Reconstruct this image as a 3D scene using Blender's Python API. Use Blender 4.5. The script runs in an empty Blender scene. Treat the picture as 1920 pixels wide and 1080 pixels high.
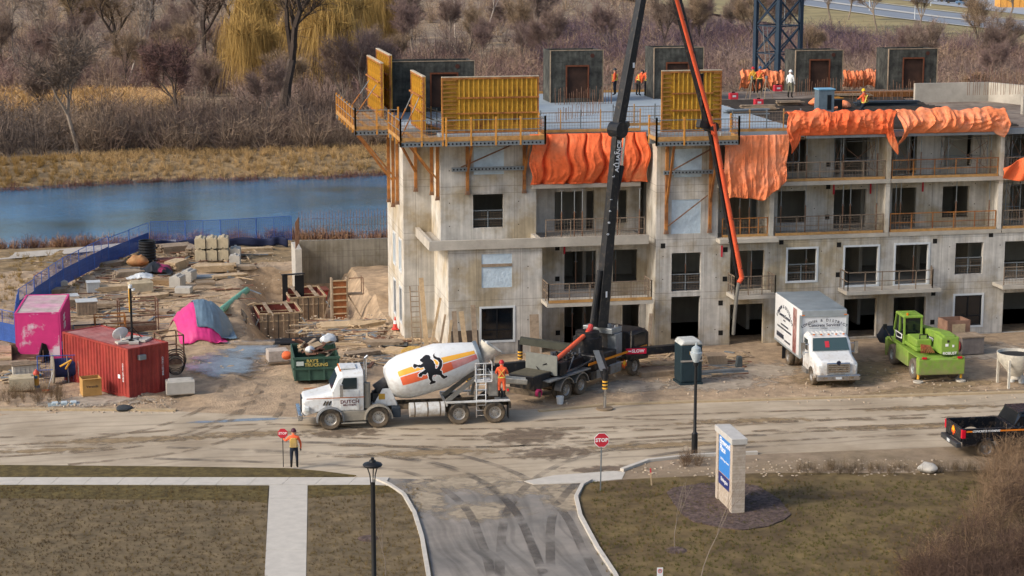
import bpy, bmesh, math, random
import numpy as np
from mathutils import Vector, Matrix
random.seed(7); RNG = np.random.default_rng(7)
SC = bpy.context.scene; COL = SC.collection
R = math.radians

# ---------------- camera, sky, sun, exposure ----------------
FPX, PITCH, YAW, CAMH = 3700.0, R(10.7), R(11.1), 23.94
cd = bpy.data.cameras.new('camera'); cam = bpy.data.objects.new('camera', cd); COL.objects.link(cam)
cd.lens = 36.0*FPX/1920.0; cd.sensor_width = 36.0; cd.clip_start = 0.5; cd.clip_end = 6000
cam.location = (0, 0, CAMH); cam.rotation_euler = (math.pi/2-PITCH, 0, -YAW)
SC.camera = cam
SUN_EL, SUN_AZ = R(33), R(-106)      # azimuth from +Y towards +X: a hazy sun to the left
w = bpy.data.worlds.new('World'); SC.world = w; w.use_nodes = True
nt = w.node_tree; bg = nt.nodes['Background']
sky = nt.nodes.new('ShaderNodeTexSky'); sky.sky_type = 'NISHITA'; sky.sun_disc = False
sky.sun_elevation = SUN_EL; sky.sun_rotation = SUN_AZ; sky.air_density = 1.0; sky.dust_density = 3.0; sky.ozone_density = 1.0
nt.links.new(sky.outputs[0], bg.inputs[0]); bg.inputs[1].default_value = 0.135
sd = bpy.data.lights.new('sun', 'SUN'); sd.energy = 1.7; sd.angle = R(12); sd.color = (1.0, 0.93, 0.84)
so = bpy.data.objects.new('sun', sd); COL.objects.link(so)
dirv = Vector((math.sin(SUN_AZ)*math.cos(SUN_EL), math.cos(SUN_AZ)*math.cos(SUN_EL), math.sin(SUN_EL)))
so.rotation_euler = dirv.to_track_quat('Z', 'Y').to_euler(); so.location = (-60, 40, 60)
SC.view_settings.view_transform = 'Standard'; SC.view_settings.look = 'None'
SC.view_settings.exposure = 0.55; SC.view_settings.gamma = 1.0

# ---------------- surveying helpers: a sight line met with the ground or a wall plane ----------------
_fw = Vector((math.sin(YAW)*math.cos(PITCH), math.cos(YAW)*math.cos(PITCH), -math.sin(PITCH)))
_rt = Vector((math.cos(YAW), -math.sin(YAW), 0)); _up = _rt.cross(_fw)
def ray(px, py): return _fw + _rt*((px-960)/FPX) + _up*((540-py)/FPX)
def G(px, py, z=0.0):
    d = ray(px, py); t = (z-CAMH)/d.z; return Vector((d.x*t, d.y*t, z))
def atY(px, py, Y):
    d = ray(px, py); t = Y/d.y; return Vector((d.x*t, Y, CAMH+d.z*t))
def atX(px, py, X):
    d = ray(px, py); t = X/d.x; return Vector((X, d.y*t, CAMH+d.z*t))

# ---------------- materials ----------------
def lin(c):
    if isinstance(c, str):
        c = c.lstrip('#'); v = [int(c[i:i+2], 16)/255 for i in (0, 2, 4)]
        return tuple((x/12.92 if x <= .04045 else ((x+.055)/1.055)**2.4) for x in v)
    return tuple(c)
MATS = {}
def mat(name, c, rough=.8, metal=0., var=.12, scale=3., c2=None, bump=0., bscale=20., streak=0., spec=.3, alpha=1., trans=0., mixpos=.5, mixw=.18, coords='Object'):
    """principled material; colour broken up by two noises (grain, blotches), optional second colour in patches, vertical streaks, bump"""
    if name in MATS: return MATS[name]
    m = bpy.data.materials.new(name); m.use_nodes = True; MATS[name] = m
    t = m.node_tree; N = t.nodes; L = t.links; b = N['Principled BSDF']
    c = lin(c); b.inputs['Roughness'].default_value = rough; b.inputs['Metallic'].default_value = metal
    b.inputs['Specular IOR Level'].default_value = spec; b.inputs['Alpha'].default_value = alpha
    b.inputs['Transmission Weight'].default_value = trans
    tc = N.new('ShaderNodeTexCoord'); co = tc.outputs[coords]
    def noise(s, det=4, vec=None, ro=.6):
        n = N.new('ShaderNodeTexNoise'); n.inputs['Scale'].default_value = s; n.inputs['Detail'].default_value = det
        n.inputs['Roughness'].default_value = ro; L.new(vec or co, n.inputs['Vector']); return n.outputs[0]
    def mix(f, a, bb):
        n = N.new('ShaderNodeMix'); n.data_type = 'RGBA'; L.new(f, n.inputs[0])
        for k, v in ((6, a), (7, bb)):
            if isinstance(v, tuple): n.inputs[k].default_value = v+(1,)
            else: L.new(v, n.inputs[k])
        return n.outputs[2]
    def ramp(f, lo, hi):
        n = N.new('ShaderNodeMapRange'); L.new(f, n.inputs[0]); n.inputs[1].default_value = lo; n.inputs[2].default_value = hi; return n.outputs[0]
    out = None
    if var > 0 or c2 is not None:
        base = c
        if c2 is not None:
            f = ramp(noise(scale*.35, 5), mixpos-mixw, mixpos+mixw); base = mix(f, c, lin(c2))
        if var > 0:
            dk = tuple(x*(1-var*1.6) for x in c); 
            hs = N.new('ShaderNodeHueSaturation'); hs.inputs['Saturation'].default_value = .95
            if isinstance(base, tuple): hs.inputs['Color'].default_value = base+(1,)
            else: L.new(base, hs.inputs['Color'])
            f1 = ramp(noise(scale, 6, ro=.65), .3, .7)
            v = N.new('ShaderNodeMapRange'); L.new(f1, v.inputs[0]); v.inputs[3].default_value = 1-var*1.5; v.inputs[4].default_value = 1+var
            val = v.outputs[0]
            if streak > 0:
                mp = N.new('ShaderNodeMapping'); mp.inputs['Scale'].default_value = (3.2, 3.2, .16); L.new(co, mp.inputs['Vector'])
                s = noise(1.6, 4, mp.outputs[0]); sv = N.new('ShaderNodeMapRange'); L.new(s, sv.inputs[0])
                sv.inputs[1].default_value = .32; sv.inputs[2].default_value = .68; sv.inputs[3].default_value = 1-streak; sv.inputs[4].default_value = 1+streak*.5
                mm = N.new('ShaderNodeMath'); mm.operation = 'MULTIPLY'; L.new(val, mm.inputs[0]); L.new(sv.outputs[0], mm.inputs[1]); val = mm.outputs[0]
            L.new(val, hs.inputs['Value']); base = hs.outputs[0]
        L.new(base, b.inputs['Base Color'])
    else:
        b.inputs['Base Color'].default_value = c+(1,)
    if bump > 0:
        bn = N.new('ShaderNodeBump'); bn.inputs['Strength'].default_value = bump; bn.inputs['Distance'].default_value = .05
        L.new(noise(bscale, 5), bn.inputs['Height']); L.new(bn.outputs[0], b.inputs['Normal'])
    return m

def add_dirt(m, h, c='#8f7c64', amt=.75):
    # dried mud thrown up from the ground: ragged, thinning with height
    t = m.node_tree; N = t.nodes; L = t.links; b = N['Principled BSDF']; tc = N.new('ShaderNodeTexCoord'); sp = N.new('ShaderNodeSeparateXYZ'); L.new(tc.outputs['Object'], sp.inputs[0])
    n = N.new('ShaderNodeTexNoise'); n.inputs['Scale'].default_value = 5; n.inputs['Detail'].default_value = 7; L.new(tc.outputs['Object'], n.inputs['Vector'])
    z = N.new('ShaderNodeMapRange'); L.new(sp.outputs[2], z.inputs[0]); z.inputs[1].default_value = 0; z.inputs[2].default_value = h; z.inputs[3].default_value = .62; z.inputs[4].default_value = .12
    a = N.new('ShaderNodeMath'); a.operation = 'ADD'; L.new(n.outputs[0], a.inputs[0]); L.new(z.outputs[0], a.inputs[1])
    r = N.new('ShaderNodeMapRange'); L.new(a.outputs[0], r.inputs[0]); r.inputs[1].default_value = .66; r.inputs[2].default_value = 1.05; r.inputs[4].default_value = amt
    mx = N.new('ShaderNodeMix'); mx.data_type = 'RGBA'; L.new(r.outputs[0], mx.inputs[0]); mx.inputs[7].default_value = lin(c)+(1,)
    lk = b.inputs['Base Color'].links
    if lk: L.new(lk[0].from_socket, mx.inputs[6])
    else: mx.inputs[6].default_value = b.inputs['Base Color'].default_value
    L.new(mx.outputs[2], b.inputs['Base Color']); rg = N.new('ShaderNodeMapRange'); L.new(r.outputs[0], rg.inputs[0]); rg.inputs[3].default_value = b.inputs['Roughness'].default_value; rg.inputs[4].default_value = .95; L.new(rg.outputs[0], b.inputs['Roughness'])
# ---------------- mesh builder ----------------
class MB:
    def __init__(s): s.v = []; s.f = []; s.m = []; s.mi = 0
    def add(s, vs, fs):
        o = len(s.v); s.v += [tuple(p) for p in vs]; s.f += [tuple(i+o for i in f) for f in fs]; s.m += [s.mi]*len(fs); return s
    def quad(s, a, b, c, d): return s.add((a, b, c, d), ((0, 1, 2, 3),))
    def box(s, x0, x1, y0, y1, z0, z1):
        return s.add([(x0,y0,z0),(x1,y0,z0),(x1,y1,z0),(x0,y1,z0),(x0,y0,z1),(x1,y0,z1),(x1,y1,z1),(x0,y1,z1)],
                     [(3,2,1,0),(4,5,6,7),(0,1,5,4),(1,2,6,5),(2,3,7,6),(3,0,4,7)])
    def cbox(s, c, d, rz=0, ry=0, rx=0):
        M = Matrix.Translation(Vector(c)) @ Matrix.Rotation(rz,4,'Z') @ Matrix.Rotation(ry,4,'Y') @ Matrix.Rotation(rx,4,'X')
        h = [x/2 for x in d]
        vs = [M @ Vector((sx*h[0], sy*h[1], sz*h[2])) for sz in (-1,1) for sx, sy in ((-1,-1),(1,-1),(1,1),(-1,1))]
        return s.add(vs, [(3,2,1,0),(4,5,6,7),(0,1,5,4),(1,2,6,5),(2,3,7,6),(3,0,4,7)])
    def bar(s, p, q, w, h=None):
        p = Vector(p); q = Vector(q); h = h or w; d = (q-p)
        if d.length < 1e-6: return s
        d.normalize(); u = Vector((0,0,1)) if abs(d.z) < .9 else Vector((0,1,0))
        a = d.cross(u).normalized()*w/2; b = a.cross(d).normalized()*h/2
        vs = [p-a-b, p+a-b, p+a+b, p-a+b, q-a-b, q+a-b, q+a+b, q-a+b]
        return s.add(vs, [(3,2,1,0),(4,5,6,7),(0,1,5,4),(1,2,6,5),(2,3,7,6),(3,0,4,7)])
    def tube(s, p, q, r, r2=None, n=8, cap=True):
        p = Vector(p); q = Vector(q); r2 = r if r2 is None else r2; d = (q-p).normalized()
        u = Vector((0,0,1)) if abs(d.z) < .9 else Vector((1,0,0))
        a = d.cross(u).normalized(); b = d.cross(a)
        vs = [p+(a*math.cos(t)+b*math.sin(t))*r for t in [2*math.pi*i/n for i in range(n)]] + [q+(a*math.cos(t)+b*math.sin(t))*r2 for t in [2*math.pi*i/n for i in range(n)]]
        fs = [(i, (i+1) % n, n+(i+1) % n, n+i) for i in range(n)]
        if cap: fs += [tuple(range(n-1,-1,-1)), tuple(range(n, 2*n))]
        return s.add(vs, fs)
    def path(s, pts, r, n=6):
        for a, b in zip(pts[:-1], pts[1:]): s.tube(a, b, r, n=n)
        return s
    def lathe(s, prof, n=24, M=None, a0=0, a1=2*math.pi):
        """prof: (radius, height) pairs round local Z"""
        full = abs(a1-a0-2*math.pi) < 1e-6; k = n if full else n+1
        vs = []; M = M or Matrix()
        for r, z in prof:
            for i in range(k):
                t = a0+(a1-a0)*i/n; vs.append(M @ Vector((r*math.cos(t), r*math.sin(t), z)))
        fs = []
        for j in range(len(prof)-1):
            for i in range(n):
                i2 = (i+1) % k; fs.append((j*k+i, j*k+i2, (j+1)*k+i2, (j+1)*k+i))
        return s.add(vs, fs)
    def prism(s, poly, axis, a, b):
        """poly of 2-D points extruded along axis ('x','y','z') from a to b"""
        def P(u, v, t): return {'x': (t,u,v), 'y': (u,t,v), 'z': (u,v,t)}[axis]
        n = len(poly); vs = [P(u,v,a) for u, v in poly]+[P(u,v,b) for u, v in poly]
        fs = [tuple(range(n-1,-1,-1)), tuple(range(n,2*n))]+[(i,(i+1) % n,n+(i+1) % n,n+i) for i in range(n)]
        return s.add(vs, fs)
    def mesh(s, name, mats, smooth=False):
        me = bpy.data.meshes.new(name); me.from_pydata(s.v, [], s.f)
        for m in (mats if isinstance(mats, (list, tuple)) else [mats]): me.materials.append(m)
        if any(s.m): me.polygons.foreach_set('material_index', s.m)
        bm = bmesh.new(); bm.from_mesh(me); bmesh.ops.recalc_face_normals(bm, faces=bm.faces); bm.to_mesh(me); bm.free()
        if smooth:
            me.polygons.foreach_set('use_smooth', [True]*len(me.polygons)); me.set_sharp_from_angle(angle=R(38))
        return me
    def build(s, name, mats, parent=None, smooth=False, world=False, bevel=0, loc=None, rot=None):
        return link(name, s.mesh(name, mats, smooth), parent, world, bevel, loc, rot)
def link(name, me, parent=None, world=False, bevel=0, loc=None, rot=None):
    o = bpy.data.objects.new(name, me); COL.objects.link(o)
    if loc is not None: o.location = loc
    if rot is not None: o.rotation_euler = rot
    if parent is not None:
        o.parent = parent
        if world: o.matrix_parent_inverse = basis(parent).inverted()
    if bevel:
        b = o.modifiers.new('bevel', 'BEVEL'); b.width = bevel; b.segments = 2; b.limit_method = 'ANGLE'; b.angle_limit = R(40)
    return o
def basis(o):
    M = o.matrix_basis.copy()
    return (basis(o.parent) @ o.matrix_parent_inverse @ M) if o.parent else M
def tag(o, label=None, cat=None, group=None, kind=None):
    for k, v in (('label',label),('category',cat),('group',group),('kind',kind)):
        if v: o[k] = v
    return o
def thing(name, label, cat, loc=(0,0,0), rz=0, group=None):
    o = bpy.data.objects.new(name, None); COL.objects.link(o); o.empty_display_size = .3
    o.location = loc; o.rotation_euler = (0,0,rz); return tag(o, label, cat, group)
def struct(name, mb, m, **k): return tag(mb.build(name, m, **k), kind='structure')
def copy_tree(o, parent=None):
    c = o.copy(); COL.objects.link(c); c.parent = parent
    for ch in KIDS(o): copy_tree(ch, c)
    return c
def KIDS(o): return [x for x in ALLOBJ() if x.parent == o]
def ALLOBJ(): return list(bpy.data.objects)
def text_mesh(s, size, m, name='lettering', bold=0., extrude=.004, align='CENTER', shear=0., spacing=1.):
    cu = bpy.data.curves.new(name, 'FONT'); cu.body = s; cu.size = size; cu.extrude = extrude; cu.offset = bold; cu.align_x = align; cu.align_y = 'CENTER'
    cu.shear = shear; cu.space_character = spacing; cu.resolution_u = 2
    o = bpy.data.objects.new('t', cu); COL.objects.link(o); bpy.context.view_layer.update()
    me = bpy.data.meshes.new_from_object(o.evaluated_get(bpy.context.evaluated_depsgraph_get())); me.name = name
    bpy.data.objects.remove(o); bpy.data.curves.remove(cu)
    me.materials.clear(); me.materials.append(m); return me
def frame_rot(xdir, nrm):
    """rotation whose local X follows xdir and local Z (text face) follows nrm"""
    x = Vector(xdir).normalized(); z = Vector(nrm).normalized(); y = z.cross(x)
    return Matrix((x, y, z)).transposed().to_euler()
# ======================= GROUND, RIVER, ROADS =======================
from mathutils import noise as MN
def smooth01(t): t = max(0., min(1., t)); return t*t*(3-2*t)
def pit_depth(x, y):
    # excavation in front of the retaining wall, left of the building
    a = smooth01((x-6.2+max(0,(y-118))*-.05)/2.2)*smooth01((15.0-x)/1.2) if y > 108 else 0
    b = smooth01((y-108.6)/2.2)*smooth01((134.5-y)/.6)
    return 1.9*a*b
def near_shore(x): return 156.5 - .10*(x-0) + 1.2*math.sin(x*.12)
def far_shore(x): return 187 + .10*x + 1.0*math.sin(x*.2+1)
def hz(x, y):
    z = 0.
    n, f = near_shore(x), far_shore(x)
    if y > n-10 and y < f+14:
        d = min((y-(n-10))/10, ((f+14)-y)/14); z -= 3.0*smooth01(d)
    z -= pit_depth(x, y)
    # spoil heaps and ruts of the building site
    if 96 < y < 145 and x < 15: z += .10*math.sin(x*1.3+y*.7)*math.sin(y*.9-x*.4)+.06*math.sin(x*2.9)*math.sin(y*2.3)
    for (cx, cy, r, h) in ((10.8,112,2.0,.30),(13.2,110.2,1.6,.45),(5.0,121,3,.55),(8.3,124,2.6,.5),(3.4,115.5,2,.3),(15.0,121,1.4,.6)):
        q = math.hypot(x-cx, y-cy)/r
        if q < 2: z += h*math.exp(-q*q*1.6)
    if 96 < y < 145 and x < 20: z += .16*MN.noise(Vector((x*.9,y*.9,0)))+.09*MN.noise(Vector((x*2.3,y*2.3,4)))
    if y > 230: z += .9*math.sin(x*.021+1)*math.sin(y*.013)*smooth01((y-230)/90)
    return z
def seg(a, b, st): return list(np.arange(a, b, st))
gx = seg(-420,-60,60)+seg(-60,-14,6)+seg(-14,18,.5)+seg(18,60,2.)+seg(60,200,14)+seg(200,900,70)
gy = seg(20,96,8)+seg(96,138,.5)+seg(138,215,2.)+seg(215,420,9)+seg(420,900,40)+seg(900,2600,170)
gm = [mat('site_dirt', '#b79d7e', .95, var=.24, scale=1.6, c2='#9c866c', bump=1.2, bscale=9., mixpos=.5),
      mat('bank_grass', '#9a8058', .95, var=.35, scale=1.4, c2='#7d6a4e', bump=1., bscale=9.),
      mat('wood_floor', '#7b6a5b', .95, var=.30, scale=.35, c2='#9d8767', bump=.6, bscale=3.),
      mat('verge_soil', '#93806a', .95, var=.22, scale=.9, c2='#857359', bump=.6, bscale=9.)]
b = MB(); nx = len(gx)
b.v = [(x, y, hz(x, y)) for y in gy for x in gx]
for j in range(len(gy)-1):
    for i in range(nx-1):
        b.f.append((j*nx+i, j*nx+i+1, (j+1)*nx+i+1, (j+1)*nx+i))
        x, y = (gx[i]+gx[i+1])/2, (gy[j]+gy[j+1])/2
        b.m.append(0 if 88 < y < 137 and x > -9-(y-96)*.06 else (3 if y <= 88 else (1 if y < 204 else 2)))
gr = struct('ground', b, gm, smooth=True)

water = mat('river_water', '#2b6f96', .05, var=.12, scale=.16, c2='#35504f', mixpos=.54, mixw=.10, spec=.5)  # dull green patches in the colour stand in for weak tree reflections
wn = water.node_tree; wb = wn.nodes['Principled BSDF']
nz = wn.nodes.new('ShaderNodeTexNoise'); mp = wn.nodes.new('ShaderNodeMapping'); tcw = wn.nodes.new('ShaderNodeTexCoord')
mp.inputs['Scale'].default_value = (1.2, 4.5, 1); wn.links.new(tcw.outputs['Object'], mp.inputs[0]); wn.links.new(mp.outputs[0], nz.inputs['Vector'])
nz.inputs['Scale'].default_value = 1.1; nz.inputs['Detail'].default_value = 5
bp = wn.nodes.new('ShaderNodeBump'); bp.inputs['Strength'].default_value = .22; bp.inputs['Distance'].default_value = .12
wn.links.new(nz.outputs[0], bp.inputs['Height']); wn.links.new(bp.outputs[0], wb.inputs['Normal'])
b = MB(); xs = seg(-420, 900, 20)
for x0, x1 in zip(xs[:-1], xs[1:]): b.quad((x0,near_shore(x0)-6,-1.5),(x1,near_shore(x1)-6,-1.5),(x1,far_shore(x1)+9,-1.5),(x0,far_shore(x0)+9,-1.5))
struct('river', b, water)

def sheet(name, pts, z, m, kind='structure', under=.03):
    """flat sheet from an outline, with a small skirt so that it has an edge"""
    bm_ = MB(); n = len(pts); vs = [(p[0],p[1],z) for p in pts]+[(p[0],p[1],z-under) for p in pts]
    bm_.add(vs, [tuple(range(n))]+[(i,(i+1) % n,n+(i+1) % n,n+i) for i in range(n)])
    o = bm_.build(name, m); return tag(o, kind=kind)
def px(*pts, z=0.): return [G(x, y, z) for x, y in pts]
# dirt-covered street
road_m = mat('dusty_road', '#b6a68e', .9, var=.10, scale=.5, c2='#9b8a72', bump=.25, bscale=14., mixpos=.55, mixw=.12)
def streaks(m, rz, scale, lo, hi, amt):
    """grime drawn out along the way wheels run"""
    t = m.node_tree; hs = [n for n in t.nodes if n.type == 'HUE_SAT'][0]; vin = hs.inputs['Value'].links[0].from_socket
    tc = t.nodes.new('ShaderNodeTexCoord'); mp = t.nodes.new('ShaderNodeMapping'); mp.inputs['Rotation'].default_value = (0,0,rz); mp.inputs['Scale'].default_value = scale
    wv = t.nodes.new('ShaderNodeTexNoise'); wv.inputs['Scale'].default_value = .12; t.links.new(tc.outputs['Object'], wv.inputs['Vector'])
    ad = t.nodes.new('ShaderNodeVectorMath'); ad.operation = 'MULTIPLY_ADD'; t.links.new(wv.outputs['Color'], ad.inputs[0]); ad.inputs[1].default_value = (2.5,2.5,0); t.links.new(tc.outputs['Object'], ad.inputs[2])
    t.links.new(ad.outputs[0], mp.inputs[0]); n = t.nodes.new('ShaderNodeTexNoise'); n.inputs['Scale'].default_value = 1.0; n.inputs['Detail'].default_value = 6; t.links.new(mp.outputs[0], n.inputs['Vector'])
    r = t.nodes.new('ShaderNodeMapRange'); t.links.new(n.outputs[0], r.inputs[0]); r.inputs[1].default_value = lo; r.inputs[2].default_value = hi; r.inputs[3].default_value = 1.; r.inputs[4].default_value = amt
    mm = t.nodes.new('ShaderNodeMath'); mm.operation = 'MULTIPLY'; t.links.new(vin, mm.inputs[0]); t.links.new(r.outputs[0], mm.inputs[1]); t.links.new(mm.outputs[0], hs.inputs['Value'])
streaks(road_m, R(7), (.10,2.6,1), .52, .74, .66)
far_edge = [(-260,134),(-60,105.5)]+[tuple(G(*p)[:2]) for p in ((0,768),(300,770),(560,783),(800,777),(1000,768),(1150,758),(1500,748),(1920,736))]+[(70,90.2),(300,84)]
near_edge = [(300,73),(70,80.6)]+[tuple(G(*p)[:2]) for p in ((1920,833),(1600,845),(1300,857),(1215,866),(1165,884),(985,903),(760,905),(690,897),(600,885),(540,880),(300,876),(0,873))]+[(-60,98),(-260,124)]
sheet('road', far_edge+near_edge, .012, road_m)
asph = mat('driveway_asphalt', '#7c7770', .85, var=.14, scale=.8, c2='#948b80', bump=.3, bscale=30., mixpos=.52, mixw=.16)
streaks(asph, R(-12), (2.2,.10,1), .45, .68, .55)
sheet('driveway', px((690,897),(985,903),(1172,886),(1095,906),(1074,938),(1086,975),(1118,1030),(1150,1080),(1190,1150),(1260,1300),(830,1300),(822,1150),(812,1080),(800,1020),(786,975),(766,938),(735,912)), .020, asph)
conc = mat('pavement_concrete', '#bdb6aa', .9, var=.08, scale=2., bump=.15, bscale=40.)
sod = mat('sod_grass', '#6b5c31', .95, var=.35, scale=3., c2='#5b4d2a', bump=1., bscale=40.)
dorm = mat('dormant_lawn', '#6f6046', .95, var=.32, scale=1.6, c2='#7a684a', bump=1., bscale=30., mixpos=.5)
dorm2 = mat('dry_lawn', '#7a673f', .95, var=.30, scale=1.2, c2='#5f4d33', bump=1., bscale=30.)
sheet('verge', px((-300,868),(0,874),(300,876.5),(540,880),(600,885),(668,893.5),(560,896.5),(300,897.5),(0,897),(-300,893)), .06, sod, under=.06)
sheet('lawn', px((-300,914),(0,911.5),(503,913),(500,1000),(494,1180),(-300,1180)), .05, dorm, under=.05)
sheet('lawn_edge', px((-300,912.5),(0,911),(503.5,912.5),(501,946),(470,941),(0,936),(-300,936)), .058, sod, under=.05)
mid = px((578,913),(690,911.5),(733,914),(758,930),(778,965),(792,1010),(803,1080),(812,1180),(574,1180),(574,1080),(576,980))
sheet('lawn', mid, .05, dorm, under=.05)
sheet('lawn_edge', px((578,912.2),(690,911),(733,913.5),(750,924),(700,929),(640,931),(577,936)), .058, sod, under=.05)
sheet('lawn', px((1097,908),(1180,900),(1440,888),(1700,889),(1920,880),(2100,872),(2100,1180),(1225,1180),(1160,1080),(1128,1030),(1097,975),(1086,940)), .045, dorm2, under=.05)
sheet('mulch_bed', px((1250,926),(1262,918),(1310,910),(1370,906),(1420,914),(1462,940),(1483,968),(1470,978),(1440,990),(1392,997),(1350,992),(1300,981),(1280,968),(1262,945)), .09, mat('mulch', '#5a4a44', .98, var=.45, scale=7., c2='#74615a', bump=1.5, bscale=28.), under=.08)
sheet('verge_soil', px((1172,886),(1215,868),(1300,858.5),(1600,847),(1920,835),(2100,828),(2100,873),(1920,881),(1700,890),(1440,889),(1180,901),(1105,906)), .03, MATS['verge_soil'], under=.03)
# concrete slabs of the sidewalk and the walkway, each its own piece
swk = sheet('sidewalk', px((-300,894.5),(0,897),(690,897.5),(735,912.8),(690,911.5),(503,912.5),(0,911),(-300,912)), .022, mat('joint_sand', '#6d655b', .95, var=.1)); 
tops = [(-240+58*i) for i in range(13)]
def slab_piece(q, parent):
    c = sum(q, Vector())/4; pts = [p+(c-p).normalized()*.012 for p in q]
    bb = MB(); bb.add([(p.x,p.y,.065) for p in pts]+[(p.x,p.y,.0) for p in pts], [(0,1,2,3)]+[(i,(i+1) % 4,4+(i+1) % 4,4+i) for i in range(4)])
    bb.build('paving_slab', conc, parent)
for i in range(16):
    xa, xb = -270+62*i, -270+62*(i+1)
    if xb > 735: break
    yt = lambda x: 897+.0*x; slab_piece([G(xa+8,897.3),G(xb+8,897.3),G(xb-8 if xb < 690 else xb,911.5),G(xa-8,911.5)], swk)
wk = sheet('walkway', px((505,911.8),(577,911.8),(575,980),(573,1180),(492,1180),(499,1000)), .024, MATS['joint_sand'])
ys = [911.8, 937, 1034, 1180]
for a, c in zip(ys[:-1], ys[1:]):
    xl = lambda y: 505-(y-912)*.052; xr = lambda y: 577-(y-912)*.018
    slab_piece([G(xl(a),a),G(xr(a),a),G(xr(c),c),G(xl(c),c)], wk)
pad = sheet('pavement', px((983,904),(1040,893),(1150,885),(1172,887),(1166,900),(1090,907),(1000,910)), .05, conc, under=.05)
def kerb(name, pts, w=.16, h=.14, m=conc, parent=None):
    bb = MB()
    for a, c in zip(pts[:-1], pts[1:]):
        d = (c-a).normalized(); n = Vector((-d.y, d.x, 0))*w/2
        q = [a-n, c-n, c+n, a+n]; bb.add([(p.x,p.y,0) for p in q]+[(p.x,p.y,h) for p in q], [(4,5,6,7),(0,1,5,4),(2,3,7,6),(1,2,6,5),(3,0,4,7)])
    return tag(bb.build(name, m), kind='structure')
kerb('kerb', px((700,899),(730,912),(757,930),(777,965),(791,1010),(803,1080),(813,1180)))
kerb('kerb', px((1108,903),(1092,912),(1080,935),(1088,970),(1120,1030),(1153,1080),(1200,1180)))
kerb('kerb', px((1166,884),(1215,866.5),(1300,857),(1420,851.5)), w=.2)
kerb('kerb', px((-200,771),(0,769),(180,769.5),(330,771)), w=.3, h=.10, m=mat('dirty_kerb','#ad9877',.9,var=.12))
kerb('kerb', px((1010,772),(1150,759),(1500,748.5),(1920,736.5),(2100,731)), w=.3, h=.09, m=MATS['dirty_kerb'])
# puddles and wet mud
wet = mat('wet_mud', '#5d5348', .25, var=.3, scale=1.2, c2='#7b6d5a', bump=.4, bscale=7., spec=.5)
pud = mat('puddle_water', '#74787a', .06, var=.0, spec=.6)
def blob(name, cx, cy, rx, ry, m, z, seed, n=40):
    rr = random.Random(seed); ph = [rr.uniform(0,6.28) for _ in range(5)]
    pts = []
    for i in range(n):
        t = 2*math.pi*i/n; k = 1+.16*math.sin(2*t+ph[0])+.13*math.sin(3*t+ph[1])+.10*math.sin(5*t+ph[2])+.07*math.sin(9*t+ph[3])
        pts.append((cx+rx*k*math.cos(t), cy+ry*k*math.sin(t)))
    return sheet(name, pts, z, m, kind='stuff', under=.01)
def patch_mat(name, c, rough, thr=.5, spec=.3, ns=1.6):
    """a stain that thins out towards its ragged rim (the sheet's own outline stays unseen)"""
    m = mat(name, c, rough, var=.25, scale=2., bump=.3, bscale=12., spec=spec); t = m.node_tree; N = t.nodes; L = t.links
    tc = N.new('ShaderNodeTexCoord'); v = N.new('ShaderNodeVectorMath'); v.operation = 'SUBTRACT'; L.new(tc.outputs['Generated'], v.inputs[0]); v.inputs[1].default_value = (.5,.5,.5)
    mk = N.new('ShaderNodeVectorMath'); mk.operation = 'MULTIPLY'; L.new(v.outputs[0], mk.inputs[0]); mk.inputs[1].default_value = (2,2,0)
    ln = N.new('ShaderNodeVectorMath'); ln.operation = 'LENGTH'; L.new(mk.outputs[0], ln.inputs[0])
    n = N.new('ShaderNodeTexNoise'); n.inputs['Scale'].default_value = ns; n.inputs['Detail'].default_value = 6; L.new(tc.outputs['Object'], n.inputs['Vector'])
    a = N.new('ShaderNodeMath'); a.operation = 'MULTIPLY_ADD'; L.new(n.outputs[0], a.inputs[0]); a.inputs[1].default_value = 1.6; a.inputs[2].default_value = -.8
    s = N.new('ShaderNodeMath'); s.operation = 'ADD'; L.new(ln.outputs['Value'], s.inputs[0]); L.new(a.outputs[0], s.inputs[1])
    r_ = N.new('ShaderNodeMapRange'); L.new(s.outputs[0], r_.inputs[0]); r_.inputs[1].default_value = thr-.18; r_.inputs[2].default_value = thr+.22; r_.inputs[3].default_value = .92; r_.inputs[4].default_value = 0
    L.new(r_.outputs[0], N['Principled BSDF'].inputs['Alpha']); return m
dustp2 = patch_mat('spilled_road_dust', '#a89880', .95, .45); wet1 = patch_mat('wet_ground', '#7b6b59', .5, .45); wetsh = patch_mat('wet_sheen', '#7f8890', .10, .62, .6, .8); gravel_p = patch_mat('pale_gravel', '#a79a88', .95, .6); dustp = patch_mat('pale_dust', '#c9b79c', .95, .6); mudp = patch_mat('brown_mud', '#96805f', .9, .5); smear = patch_mat('tyre_smear_dark', '#5d5954', .8, .42, .3, 1.0)
def patch(name, cx, cy, wx, wy, m, z, rz=0):
    b_ = MB().quad((-wx,-wy,0),(wx,-wy,0),(wx,wy,0),(-wx,wy,0)); return tag(b_.build(name, m, loc=(cx,cy,z), rot=(0,0,rz)), kind='stuff')
zz_ = .0165
for (x, y, wx, wy, m) in ((990,818,3.6,2.2,wet1),(1040,850,3.4,1.6,wet1),(640,812,3.2,1.3,wet1),(1400,790,5,.8,mudp),(1700,800,6,.7,mudp),(1250,835,6,.8,mudp),(250,825,6,.8,mudp),(90,845,4,.6,mudp),(470,815,4,.9,mudp),(1130,880,3,.9,wet1),(800,850,5,.9,mudp),(1750,765,5,.8,mudp)):
    zz_ += .0003; c = G(x,y); patch('ground_stain', c.x, c.y, wx, wy, m, zz_, R(-4))

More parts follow.
